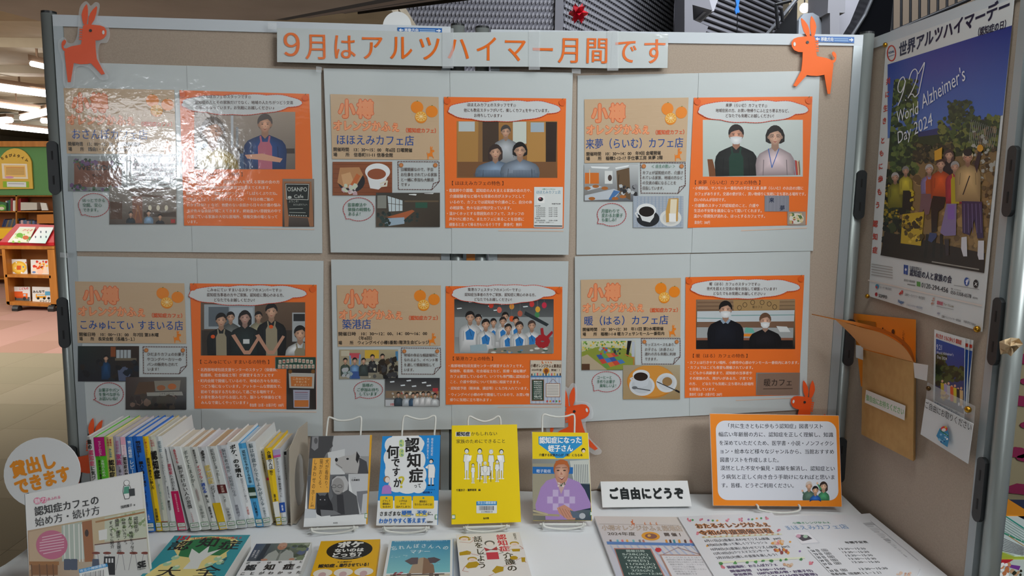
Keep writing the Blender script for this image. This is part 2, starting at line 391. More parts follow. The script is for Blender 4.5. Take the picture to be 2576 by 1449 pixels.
# atrium wall of grey patterned concrete block
def relief(name, P0, P1, z0, z1, cw, ch, kind, m, parent):
    P0 = Vector(P0); P1 = Vector(P1); e = (P1-P0); L = e.length; e.normalize(); n = Vector((e.y, -e.x, 0)); mb = MB()
    nx = int(L/cw); nz = int((z1-z0)/ch)
    for i in range(nx):
        for j in range(nz):
            o = P0+e*(i*cw+(j % 2)*cw*.5)+Vector((0, 0, z0+j*ch)); d = n*.013
            if kind == 0: pts = [o, o+e*cw*.55+Vector((0, 0, ch*.35)), o+e*cw*.55+Vector((0, 0, ch*.85)), o+Vector((0, 0, ch*.5))]
            else: pts = [o, o+e*cw*.6, o+e*cw*.6+Vector((0, 0, ch*.5)), o+Vector((0, 0, ch*.5))]
            mb.add(pts+[p+d for p in pts], [(4, 5, 6, 7), (0, 1, 5, 4), (1, 2, 6, 5), (2, 3, 7, 6), (3, 0, 4, 7)])
    o = mb.build(name, m, parent); o['kind'] = 'stuff'; return o
M_blk = mat('block_relief', '#8e8e96', .85)
M_blkd = mat('block_ground', '#66666e', .9)
wb = struct(MB().prism([(-3.4, 8, 0), (.47, 8, 0), (.47, 8, 6), (-3.4, 8, 6)], (0, .2, 0)).build('wall_atrium', M_blkd))
relief('block_relief', (-2.4, 8, 0), (.4, 8, 0), 2.4, 4.4, .04, .062, 0, M_blk, wb)
MB().box((.43, 7.98, 3), (.08, .05, 6)).build('corner_pier', mat('pier_grey', '#6f6f76', .85), wb)
wc_ = struct(MB().prism([(.47, 8.02, 0), (3.05, 13, 0), (3.05, 13, 6), (.47, 8.02, 6)], (-.2, .1, 0)).build('wall_atrium', M_blkd))
relief('block_relief', (.47, 8.0, 0), (3.05, 12.98, 0), 2.0, 4.4, .075, .066, 1, M_blk, wc_)
# louvred wall further right
wd = struct(MB().prism([(2.0, 9, 0), (4.6, 12, 0), (4.6, 12, 6), (2.0, 9, 6)], (-.2, .1, 0)).build('wall_louvred', mat('louvre_ground', '#606068', .8)))
for k in range(34):
    z = 2.0+k*.07; a = Vector((2.0, 8.99, z)); b = Vector((4.6, 11.99, z)); d = Vector((.03, -.03, 0))
    MB().add([a, b, b+d+Vector((0, 0, .0)), a+d, a+Vector((0, 0, .05)), b+Vector((0, 0, .05))], [(0, 1, 2, 3), (3, 2, 5, 4), (0, 3, 4), (1, 5, 2)]).build('louvre', mat('louvre_slat', '#8a8a93', .8), wd)
def pxbox(name, x0, y0, x1, y1, Y, d, m, parent=None):
    p = [aty(x0, y0, Y), aty(x1, y0, Y), aty(x1, y1, Y), aty(x0, y1, Y)]
    return MB().prism(p, (0, d, 0)).build(name, m, parent)
def pxprism(name, pts, Y, d, m, parent=None):
    return MB().prism([aty(x, y, Y) for x, y in pts], (0, d, 0)).build(name, m, parent)
st = struct(pxprism('trim_1', [(1722, -60), (1768, -60), (1792, 26), (1742, 12), (1744, 50), (1782, 66), (1770, 95), (1722, 95)], 8.2, .5, mat('stair_concrete', '#77777e', .85)))
pxprism('stair_step', [(1770, 30), (1796, 28), (1820, -40), (1790, -60), (1768, -60)], 8.3, .6, mat('stair_concrete_pale', '#a2a2aa', .85), st)
struct(pxbox('wall_stairwell', 1985, -80, 2120, 130, 9.0, .2, mat('cream_plaster', '#9b8f78', .9)))
struct(pxprism('trim_2', [(2086, -60), (2128, -60), (2126, 32), (2112, 32), (2112, 110), (2088, 110), (2088, 33), (2082, 33)], 7.4, .5, mat('grey_column', '#78787e', .8)))
struct(pxbox('wall_pale', 2112, -80, 2196, 120, 7.8, .2, mat('pale_grey_wall', '#85858d', .8)))
struct(pxbox('wall_upper', 2225, -90, 2700, 260, 8.6, .2, mat('beige_upper_wall', '#62564a', .85)))
rf = root('stair_railing', aty(1950, 120, 7.0), 'black handrail slanting up the stairs behind the board near the lit globe', 'railing')
mb = MB(); mb.tube([aty(1925, 92, 7.0), aty(1970, 40, 7.0), aty(2002, 0, 7.0), aty(2030, -40, 7.0)], .018).build('handrail', mat('chrome_rail', '#b8bcc4', .25, .9), rf)
MB().prism([aty(1942, 90, 7.05), aty(1988, 32, 7.05), aty(2006, 5, 7.05), aty(2004, 95, 7.05)], (0, .05, 0)).build('side_panel', M_dark, rf)
for x0, y0, x1, y1 in ((1950, 12, 1990, 2), (1952, 14, 1957, 72), (1966, 26, 1969, 55)): MB().tube([aty(x0, y0, 6.9), aty(x1, y1, 6.9)], .014).build('baluster', M_dark, rf)
ef = root('escalator', aty(2180, 120, 6.2), 'black glossy escalator side with silver edge behind the board corner', 'escalator')
MB().prism([aty(2142, 100, 6.2), aty(2180, 38, 6.2), aty(2212, -40, 6.2), aty(2250, -40, 6.2), aty(2236, 120, 6.2)], (0, .3, 0)).build('side_panel', mat('gloss_black', '#0c0d10', .12), ef)
MB().tube([aty(2140, 96, 6.19), aty(2176, 38, 6.19), aty(2210, -40, 6.19)], .013).build('edge_trim', mat('chrome_rail', '#b8bcc4', .25, .9), ef)
gr = root('upper_railing', aty(2320, 120, 7.5), 'black barred railing above the big photo poster on the side panel', 'railing')
for k in range(9):
    x = 2244+k*23; MB().tube([aty(x, 80-k*9, 7.5), aty(x+1, -90, 7.5)], .012, 6).build('baluster', M_dark, gr)
MB().tube([aty(2236, 84, 7.5), aty(2440, -2, 7.5)], .018).build('bottom_rail', M_dark, gr)
MB().tube([aty(2232, -92, 7.5), aty(2470, -92, 7.5)], .018).build('top_rail', M_dark, gr)
gl = root('globe_lamp', aty(2024, 60, 8), 'lit white globe lamp glowing behind the right donkey cutout', 'lamp')
MB().ball(aty(2024, 20, 8), .048, 14).build('globe', mat('lamp_glow', '#fffaf0', .3, emit=5), gl, True)
MB().tube([aty(2024, -30, 8), aty(2024, 10, 8)], .006).build('cord', M_dark, gl)
ch = root('chair_back', aty(2045, 90, 7.6), 'pale grey rounded seat back behind the right donkey cutout ears', 'seat')
pxprism('backrest', [(2008, 100), (2010, 50), (2022, 34), (2045, 32), (2062, 42), (2070, 70), (2074, 100)], 7.6, .08, mat('seat_grey', '#8b929b', .6), ch)
# hanging red paper star
sc_ = aty(1455, 34, 5.5); mb = MB(); r2 = random.Random(3)
ico = []; ph = (1+5**.5)/2
for a in (-1, 1):
    for b in (-ph, ph): ico += [Vector((0, a, b)), Vector((a, b, 0)), Vector((b, 0, a))]
ico = [v.normalized() for v in ico]; fc = []
for i in range(12):
    for j in range(i+1, 12):
        for k in range(j+1, 12):
            if (ico[i]-ico[j]).length < 1.1 and (ico[j]-ico[k]).length < 1.1 and (ico[i]-ico[k]).length < 1.1: fc.append((i, j, k))
for f in fc:
    c = sum((ico[i] for i in f), Vector((0, 0, 0))).normalized()*.074; v = [ico[i]*.042 for i in f]
    mb.add([sc_+p for p in v]+[sc_+c], [(0, 1, 3), (1, 2, 3), (2, 0, 3)])
rs = root('paper_star', sc_-Vector((0, 0, .08)), 'spiky red folded paper star hanging in front of the grey block wall', 'paper star')
mb.build('star_body', mat('red_foil', '#d3122e', .35), rs); MB().tube([sc_+Vector((0, 0, .05)), sc_+Vector((0, 0, 2.2))], .002, 5).build('string', M_dark, rs)
bs = root('paper_streamer', aty(1853, 70, 7), 'blue folded paper streamer hanging before the louvred wall', 'streamer')
pxprism('folded_paper', [(1856, -20), (1861, 0), (1858, 16), (1861, 30), (1852, 36), (1849, 26), (1853, 14), (1851, 0)], 7, .03, mat('blue_foil', '#1f6fc4', .4), bs)
MB().tube([aty(1855, 32, 7), aty(1854, 95, 7)], .004, 5).build('string', M_dark, bs)
# ---------------------------------------------------------------- library corner, far left
for i, (x0, y0, x1, y1, lb) in enumerate(((-200, 192, 120, 236, 'longest lit fluorescent tube on the library ceiling, second from the top'), (80, 160, 135, 172, 'short lit tube end nearest the soffit edge, topmost of the library tubes'), (-150, 243, 96, 278, 'lit fluorescent tube third from the top of the library ceiling'), (56, 297, 160, 272, 'slanting lit tube running up to the right beside the grey post'), (-160, 318, 26, 302, 'lit tube end at the left picture edge below the chrome lamp boss'), (5, 318, 190, 338, 'lowest lit fluorescent tube, just above the green board'), (106, 303, 170, 309, 'small lit tube end beside the grey post between two longer tubes'))):
    a, b = atz(x0, y0, 2.68), atz(x1, y1, 2.68); rr = max(.02, .0042*a.y*.8)
    if i == 0: rr = .05
    t = root('tube_lamp', (a+b)/2, lb, 'lamp', 'library ceiling tubes')
    MB().tube([a, b], rr, 8).build('tube', M_tube, t)
    d = (b-a).normalized(); MB().prism([a+Vector((0, rr*2, rr)), a+Vector((0, -rr*2, rr)), b+Vector((0, -rr*2, rr)), b+Vector((0, rr*2, rr))], (0, 0, .06)).build('fitting', mat('fitting_tan', '#8d7059', .6), t)
    for f_ in (.25, .75): h_ = a.lerp(b, f_); MB().tube([h_+Vector((0, 0, rr+.05)), Vector((h_.x, h_.y, 2.952))], .012, 6).build('hanger', mat('fitting_tan'), t)
# lamps behind the camera (seen only as reflections in the lamination)
for i in range(2):
    Y = -9-i*2
    t = root('tube_lamp', (-4.2-i*.5, Y, 2.5), ('nearer', 'farther')[i]+' lit tube of the reading room behind the viewer', 'lamp', 'reading room tubes')
    MB().tube([(-5.0-i*.5, Y, 2.56), (-3.0-i*.5, Y, 2.56)], .04, 8).build('tube', mat('tube_bright', '#f6fbff', .3, emit=16), t)
wi = struct(MB().box((-4.95, -13.9, 1.9), (2.3, .1, 1.0)).build('glare_panel', mat('glare_panel_glow', '#f2f8ff', .3, emit=32)))  # unseen glowing panel added to throw the glare onto the first poster
for x in (-6.0, -5.3, -4.6, -3.9): MB().box((x, -13.82, 1.9), (.14, .06, 1.1)).build('glare_panel_bar', M_dark, wi)  # dark bars that break up the added panel's reflection
Yb = 10.6
def bb(x, y): return aty(x, y, Yb)
bk = root('library_bookcase', bb(40, 800), 'long wooden bookcase with green pinboard above in the far left background', 'bookcase')
pxbox('green_board', -420, 368, 230, 492, Yb, .06, mat('green_board', '#5f8f58', .85), bk)
pxbox('top_trim', -420, 355, 230, 369, Yb-.05, .15, M_wood, bk)
pxbox('back_panel', -420, 492, 230, 760, Yb+.25, .03, mat('wood_back', '#8a4f22', .7), bk)
for y in (491, 531, 571, 640, 700): pxbox('shelf', -420, y, 230, y+3, Yb, .25, M_wood, bk)
for x in (-330, -145, 41, 150): pxbox('upright', x-2, 491, x+2, 760, Yb, .25, M_wood, bk)
pxbox('plinth', -420, 735, 230, 765, Yb, .25, M_wood, bk)
cs = ['#b8c0bc', '#2e6b4a', '#e4e2da', '#7e1d28', '#c7c3b8', '#5b6f8f', '#dcd8c8', '#8f3840', '#39424f', '#c9b27a', '#557']
def bgb(x0, x1, yb, h, tilt=0, cs_=cs, lab='', grp=''):
    x = x0; out = []
    while x < x1:
        w = R.uniform(3, 6); hh = h*R.uniform(.75, 1); c = R.choice(cs_)
        out.append((x, w, hh, c)); x += w+.4
    ORD = 'first second third fourth fifth sixth seventh eighth ninth tenth eleventh twelfth'.split()
    for i, (x, w, hh, c) in enumerate(out):
        o = pxprism('book', [(x+tilt, yb-hh), (x+w+tilt, yb-hh), (x+w, yb), (x, yb)], Yb+.02, .16, mat('far_book_'+c[1:], c, .6)); tag(o, ORD[i]+' from the left, '+lab, 'book', grp)
bgb(14, 40, 531, 32, 0, lab='thin far book on the top shelf left of the upright', grp='far books left of the upright')
bgb(44, 52, 531, 32, 0, ['#7e1d28', '#8f1d22'], lab='dark red far book against the upright on the top shelf', grp='dark red far books')
bgb(4, 36, 571, 22, 6, ['#2a3c66', '#46566e', '#7a6b50', '#39424f'], lab='dark leaning book low on the far bookcase left of the upright', grp='leaning dark far books')
bgb(48, 98, 571, 18, 0, ['#3c3a5a', '#a88', '#5b6f8f', '#caa', '#554'], lab='small paperback on the far lower shelf right of the upright', grp='small far paperbacks')
def thingbox(name, q, Y, d, c, lb, cat, grp=None):
    o = pxprism(name, q, Y, d, mat('c_'+c[1:], c, .6)); return tag(o, lb, cat, grp)
def pcv(name, q, Y, d, base_c, lb, cat, grp=None, edge=None):
    """a flat thing at distance Y whose front carries print; returns canvas"""
    rt = root(name, aty((q[0][0]+q[1][0])/2, max(p[1] for p in q), Y), lb, cat, grp)
    MB().prism([aty(x, y, Y) for x, y in q], (0, d, 0)).build('sheet' if d < .006 else 'body', mat('c_'+base_c[1:], base_c, .6), rt)
    return Cv((0, Y, 0), (0, -1, 0), rt, M_prt, .001)
pcv('box_file', [(52, 509), (93, 510), (93, 528), (52, 529)], Yb, .16, '#c9c5bc', 'pale grey box lying on the far top shelf beside red books', 'box')
pcv('display_card', [(101, 510), (116, 511), (121, 529), (105, 529)], Yb, .02, '#dcdcd8', 'small white picture card propped on the far top shelf', 'card').crop(0, 0, 1).part('picture').ell(112, 521, 3, 4, '#8fb0c8')
pcv('wooden_box', [(93, 540), (135, 539), (135, 562), (93, 562)], Yb-.02, .16, '#c0762c', 'orange wooden box standing on the far lower shelf', 'box')
c = pcv('picture_book', [(-8, 506), (16, 510), (16, 530), (-8, 530)], Yb-.02, .03, '#3f6e4a', 'green covered picture book at the left edge of the far shelf', 'book'); c.crop(0, 340, 3.017).part('picture'); c.ell(15, 550, 30, 24, '#6fae4c'); c.ell(12, 556, 20, 12, '#e8dcc8'); c.flush()
# yellow arch sign
q = [(2*0-4, 470)]
yp = [(-6+0, 476), (-6, 430)]+[(38+44*math.cos(math.radians(a)), 425-52*math.sin(math.radians(a))) for a in range(165, 10, -12)]+[(80, 425), (83, 475)]
ys = root('story_time_sign', bb(38, 476), 'yellow arched sign with a notice pinned to the green board', 'sign')
MB().prism([aty(x, y, Yb-.03) for x, y in yp], (0, .02, 0)).build('board', mat('yellow_card', '#d9b24a', .6), ys)
c = Cv((0, Yb-.03, 0), (0, -1, 0), ys, M_prt, .002); c.crop(0, 340, 3.017); c.part('lettering')
for i, ch_ in enumerate('ちるぴよタイム'):
    x = 8+i*30; y = 193-(10, 24, 33, 36, 30, 18, 4)[i]; c.T(ch_, x, y+6, x+25, y+6+(-4, -2, -1, 1, 3, 6, 8)[i], 24, '#3a2a1a', .03)
c.part('notice'); c.poly([(12, 215), (205, 218), (214, 332), (20, 330)], '#e8dcc8'); c.poly([(30, 228), (190, 230), (198, 318), (38, 316)], '#e9bf72')
for k in range(6): c.line([(48, 245+k*10), (185, 247+k*10)], 4, '#b5603a' if k == 0 else '#9a7a50', dash=(9, 3))
c.ell(72, 320, 34, 9, '#d49ab8'); c.part('green_strip'); c.poly([(22, 350), (220, 352), (222, 398), (24, 396)], '#8fb83a'); c.poly([(52, 354), (198, 356), (200, 394), (54, 392)], '#dfe3e6')
c.line([(65, 368), (185, 370)], 5, '#9aa0a8', dash=(8, 3)); c.flush()
# book cart
Yc = 8.5
ct = root('book_cart', atz(80, 782, 0), 'low wooden book cart with a red slanted display top', 'cart')
def cc(x, y, Y=Yc): return aty(x/3.017, 340+y/3.017, Y)
def cb(name, pts, d, m, Y=Yc): return MB().prism([cc(x, y, Y) for x, y in pts], (0, d, 0)).build(name, m, ct)
cb('back_panel', [(25, 860), (412, 862), (440, 1290), (55, 1280)], .02, mat('wood_back2', '#a8682c', .7), Yc+.28)
cb('side_panel', [(12, 862), (36, 862), (74, 1290), (48, 1280)], .3, M_wood); cb('side_panel', [(358, 864), (412, 864), (444, 1300), (388, 1302)], .3, M_wood)
cb('top_rail', [(0, 838), (412, 840), (412, 868), (0, 864)], .3, M_wood)
cb('shelf', [(40, 1058), (385, 1066), (385, 1086), (40, 1078)], .3, M_wood); cb('shelf', [(50, 1262), (440, 1285), (442, 1306), (52, 1288)], .3, M_wood)
MB().prism([cc(-4, 835), cc(410, 843), cc(410, 815), cc(-4, 812)], (0, .02, 0)).build('display_lip', mat('red_plastic', '#b5121f', .4), ct)
ta, tb, tc_, td = cc(-4, 812), cc(410, 815), cc(410, 682, Yc+.42), cc(125, 672, Yc+.42)
MB().prism([ta, tb, tc_, td], (0, .02, -.03)).build('display_top', mat('red_plastic', '#b5121f', .4), ct)
for x in (130, 400): MB().tube([cc(x-22, 1318), cc(x+22, 1320)], .045, 12).build('caster', M_black, ct)
tn = (tb-ta).cross(td-ta).normalized(); tn = tn if tn.y < 0 else -tn
def slbook(q, lb, fn):
    rt = root('picture_book', hit(q[0][0]/3.017, 340+q[0][1]/3.017, ta, tn)+tn*.003, lb, 'book', 'picture books on the cart')
    MB().prism([hit(x/3.017, 340+y/3.017, ta, tn)+tn*.012 for x, y in q], -tn*.01).build('cover', M_card, rt)
    c = Cv(ta+tn*.012, tn, rt, M_prt, .001).crop(0, 340, 3.017); c.part('picture', clip=[(x, y) for x, y in q]); fn(c); c.flush()
def f1(c):
    c.poly([(66, 812), (212, 814), (266, 706), (155, 705)], '#dfe3cc'); c.blobs(12, 80, 740, 240, 815, 8, 18, ['#5f9a4a', '#8fbf5a', '#b8d08a'], 4); c.ell(150, 760, 26, 18, '#6fae3c'); c.ell(195, 778, 24, 16, '#c86a3a'); c.ell(120, 795, 20, 10, '#e8e8e0'); c.T('かえる', 165, 728, 240, 730, 16, '#d03a4a', .03)
def f2(c):
    c.grad([(300, 706), (405, 706), (345, 822), (220, 818)], ['#e9eef2', '#dfe8ea', '#bfe0dc', '#e4e6ea'])
    for k in range(6): c.ell(270+(k % 3)*40, 735+(k//3)*38, 5, 9, '#4a5a6a')
slbook([(62, 816), (215, 820), (272, 704), (152, 702)], 'picture book with green and orange animals lying on the red cart top', f1)
slbook([(218, 820), (345, 822), (408, 706), (300, 704)], 'white picture book with small grey motifs lying on the red cart top', f2)
def cbk(q, lb, fn):
    rt = root('picture_book', cc(q[3][0], q[3][1], Yc+.1), lb, 'book', 'picture books on the cart')
    MB().prism([cc(x, y, Yc+.1) for x, y in q], (0, .012, 0)).build('cover', M_card, rt)
    c = Cv((0, Yc+.1, 0), (0, -1, 0), rt, M_prt, .001).crop(0, 340, 3.017); c.part('picture', clip=q); fn(c); c.flush()
def g1(c): c.ell(143, 1004, 60, 48, '#e4b53a', 24); c.ell(143, 1004, 46, 36, '#efcb5a', 24); c.rect(128, 990, 160, 1022, '#d8622a'); c.blobs(8, 90, 960, 200, 1050, 4, 9, ['#d8622a', '#5a8fc0', '#fff'], 3)
def g2(c): c.poly([(240, 1050), (255, 985), (300, 955), (345, 985), (368, 1050)], '#f0d8c4'); c.blobs(22, 250, 955, 360, 1020, 6, 14, ['#d83a2a', '#e8652a', '#f0c050'], 5); c.ell(305, 1035, 24, 22, '#f2c8b0'); c.ell(258, 1040, 14, 8, '#6a8fc8')
def g3(c):
    c.rect(62, 1228, 226, 1264, '#5a5a58'); c.rect(90, 1186, 172, 1228, '#e0622a'); c.rect(172, 1200, 210, 1240, '#e87a34'); c.rect(178, 1206, 196, 1220, '#bcd'); c.rect(78, 1226, 206, 1236, '#c8501a')
    for x in (112, 186): c.ell(x, 1240, 13, 13, '#333', 12)
    c.T('こどもの', 145, 1176, 218, 1172, 20, '#c8283c', .03)
def g4(c):
    c.rect(245, 1240, 385, 1270, '#e4e4e0'); c.rect(272, 1206, 350, 1236, '#e8a428'); c.rect(280, 1210, 344, 1221, '#bcd4e0'); c.rect(342, 1186, 386, 1216, '#5aa4cc')
    for x in (290, 336, 370): c.ell(x, 1238, 11, 10, '#222', 12)
    c.T('みんなで', 250, 1198, 340, 1196, 20, '#222', .04); c.T('ドライブ', 300, 1268, 380, 1268, 16, '#222', .04)
cbk([(66, 942), (198, 942), (208, 1058), (70, 1056)], 'picture book with a big yellow disc on the upper cart shelf', g1)
cbk([(232, 945), (366, 945), (372, 1062), (236, 1060)], 'picture book with a red flowered head on the upper cart shelf', g2)
cbk([(62, 1150), (226, 1152), (230, 1266), (66, 1262)], 'picture book with an orange truck on the lower cart shelf', g3)
cbk([(243, 1150), (380, 1154), (385, 1272), (247, 1268)], 'picture book with a yellow bus on the lower cart shelf', g4)
# yellow tray behind the cart and white bin left of it
pcv('reading_table', [(-80, 577), (30, 575), (10, 600), (-80, 612)], 9.4, .3, '#d9a818', 'yellow topped low table behind the red cart top', 'table')
# ---------------------------------------------------------------- display panels
def rot2(v, a): return Vector((v[0]*math.cos(a)-v[1]*math.sin(a), v[0]*math.sin(a)+v[1]*math.cos(a), 0))
TL_ = math.radians(4.5)
PLP = Vector((-.094, 1.858, 0)); PLN = Vector((math.sin(TL_), -math.cos(TL_), 0))
PRP = Vector((0, 1.858, 0)); PRN = Vector((0, -1, 0))
A3_ = math.radians(3); PSP = Vector((.8605, 1.845, 0)); PSN = Vector((-math.cos(A3_), -math.sin(A3_), 0))
PMD = Vector((.145, 1.848, 0))-Vector((-.45, 1.822, 0)); PMD.normalize(); PMN = Vector((PMD.y, -PMD.x, 0)); PMP = Vector((.145, 1.846, 0))
ZT = 1.832; ZB = .1
def slab(mb, P, e, n, x0, x1, z0, z1, f, t):
    """box on plane P: x along e, front at f toward n, thickness t"""
    a = P+e*x0+n*f; b = P+e*x1+n*f
    return mb.prism([Vector((a.x, a.y, z0)), Vector((b.x, b.y, z0)), Vector((b.x, b.y, z1)), Vector((a.x, a.y, z1))], -n*t)
def panel(lb, P, n, e, xl, xr, zt, posts, handles, prails=True):
    def co(x): return (hit(*x, P, n)-P).dot(e)
    x0, x1 = xl, xr
    rt = root('display_board', P+e*(x0+x1)/2, lb, 'display board', 'display boards')
    rt.location.z = 0
    rw = .021
    slab(MB(), P, e, n, x0+.002, x1-rw*.5, ZB+.02, zt-.01, 0, .018).build('fabric_board', M_fab, rt)
    slab(MB(), P, e, n, x0, x1, zt-.025, zt, .004, .026).build('top_rail', M_rail, rt)
    slab(MB(), P, e, n, x0, x1, ZB, ZB+.025, .004, .026).build('bottom_rail', M_rail, rt)
    rl = rw if x0 != -.06 else .004
    for a, b in ((x0, x0+rl), (x1-rw, x1)): slab(MB(), P, e, n, a, b, ZB+.025, zt-.025, .004, .026).build('side_rail', M_alu, rt)
    for x, r in posts:
        c = P+e*x-n*.012; b = MB().tube([(c.x, c.y, .02), (c.x, c.y, zt+.004)], r, 20); b.build('post', M_post, rt, True)
        MB().tube([(c.x, c.y, zt+.004), (c.x, c.y, zt+.009)], r*.96, 20).build('post_cap', M_black, rt)
        MB().box((c.x, c.y-.0, .012), (.06, .4, .024)).build('foot', M_black, rt)
    for x, z, hl in handles:
        for zz in z:
            c = P+e*x+n*.009; pts = []
            for i in range(16):
                a = 6.2832*i/16; pts.append((.0125*math.cos(a), hl*(1 if math.sin(a) > 0 else -1)+.0125*math.sin(a)))
            o = MB().prism([Vector((c.x+e.x*u, c.y+e.y*u, zz+w)) for u, w in pts], -n*.008).build('latch', M_black, rt)
            for dz in (-.028, .028):
                k = c+n*.0005; MB().prism([Vector((k.x+e.x*u, k.y+e.y*u, zz+dz+w)) for u, w in ((-.002, -.01), (.002, -.01), (.002, .01), (-.002, .01))], -n*.001).build('latch_slot', mat('slot_black', '#070808', .6), o)
    return rt
eL = Vector((math.cos(TL_), math.sin(TL_), 0)); eR = Vector((1, 0, 0)); eS = Vector((math.sin(A3_), -math.cos(A3_), 0))
def cx(P, n, e, x, y): return (hit(x, y, P, n)-P).dot(e)
panel('left beige fabric display board on grey posts behind the row of books', PLP, PLN, eL, cx(PLP, PLN, eL, 150, 300), cx(PLP, PLN, eL, 1133, 300), 1.834, [(cx(PLP, PLN, eL, 133, 300), .0165), (cx(PLP, PLN, eL, 1151, 170), .0165)], [(cx(PLP, PLN, eL, 139, 436), (1.495, 1.135, .775), .048)])
panel('right beige fabric display board behind the orange framed sign', PRP, PRN, eR, cx(PRP, PRN, eR, 1233, 300), cx(PRP, PRN, eR, 2155, 300), 1.83, [(cx(PRP, PRN, eR, 1212, 170), .0165), (cx(PRP, PRN, eR, 2171, 300), .0165)], [(cx(PRP, PRN, eR, 2163, 465), (1.46, 1.1, .8), .046)])
panel('side display board turned toward the viewer at the far right', PSP, PSN, eS, -.06, cx(PSP, PSN, eS, 2484, 1100), 1.832, [(cx(PSP, PSN, eS, 2508, 1100), .0165)], [(cx(PSP, PSN, eS, 2500, 962), (1.49, 1.22, .92), .05)])
c0 = aty(1183, 646, 1.838); jb = root('panel_joint', c0, 'orange joint sticker on the clamp between the two middle posts', 'clamp')
MB().box((c0.x, 1.872, c0.z), (.08, .02, .05)).build('clamp', mat('clamp_grey', '#6e787c', .4, .5), jb); MB().box((c0.x, 1.861, c0.z), (.021, .003, .022)).build('sticker', mat('sticker_orange', '#c8761a', .5), jb)
# ---------------------------------------------------------------- cafe posters
ORC = '#f2752a'; BEI = '#cdb08e'
def sheetpair(P, n, quad, seamx, lb, nm='cafe_poster', grp='laminated cafe posters', m=None, th=.0012):
    """quad px corners; seam px x at top/bottom"""
    g = [hit(x, y, P, n) for x, y in quad]; a = (seamx[0]-quad[0][0])/(quad[1][0]-quad[0][0]); b = (seamx[1]-quad[3][0])/(quad[2][0]-quad[3][0])
    t, s = g[0].lerp(g[1], a), g[3].lerp(g[2], b); ex = (g[1]-g[0]).normalized()
    rt = root(nm, (g[2]+g[3])/2, lb, 'poster', grp)
    for q, off in (([g[0], t, s, g[3]], 0), ([t-ex*.001, g[1], g[2], s-ex*.001], .0012)):
        # subdivided sheet with a gentle wave
        N = 10; vs = []; fs = []
        for i in range(N+1):
            for j in range(N+1):
                p = q[0].lerp(q[1], i/N).lerp(q[3].lerp(q[2], i/N), j/N)+n*off; vs.append(p)
        for i in range(N):
            for j in range(N): k = i*(N+1)+j; fs.append((k, k+1, k+N+2, k+N+1))
        k = len(vs); vs += [p-n*th+Vector((0, 0, 0)) for p in (q[0]+n*off, q[1]+n*off, q[2]+n*off, q[3]+n*off)]
        c = [0, N*(N+1), N*(N+1)+N, N]
        fs += [(k, k+1, k+2, k+3)]+[(c[i], c[(i+1) % 4], k+(i+1) % 4, k+i) for i in range(4)]
        obj('sheet', vs, fs, m or M_lamp, rt)
    return rt
def orange(c, x, y, r, half=0):
    if half:
        c.ell(x, y, r, r, '#e88a1c', 20); c.ell(x, y-.12*r, r*.92, r*.8, '#f6c860', 20); c.ell(x, y-.12*r, r*.82, r*.7, '#f0a52c', 20)
        for k in range(5): a = .3+k*.628; c.line([(x-r*.8*math.cos(a), y-.12*r-r*.68*math.sin(a)), (x+r*.8*math.cos(a), y-.12*r+r*.68*math.sin(a))], r*.07, '#fbe7b0', step=0)
        c.lay += 1
    else: c.ell(x, y, r, r*.97, '#f08a1e', 20); c.poly([(x-.1*r, y-.9*r), (x+.05*r, y-1.08*r), (x+.2*r, y-.95*r)], '#4a7a2c')
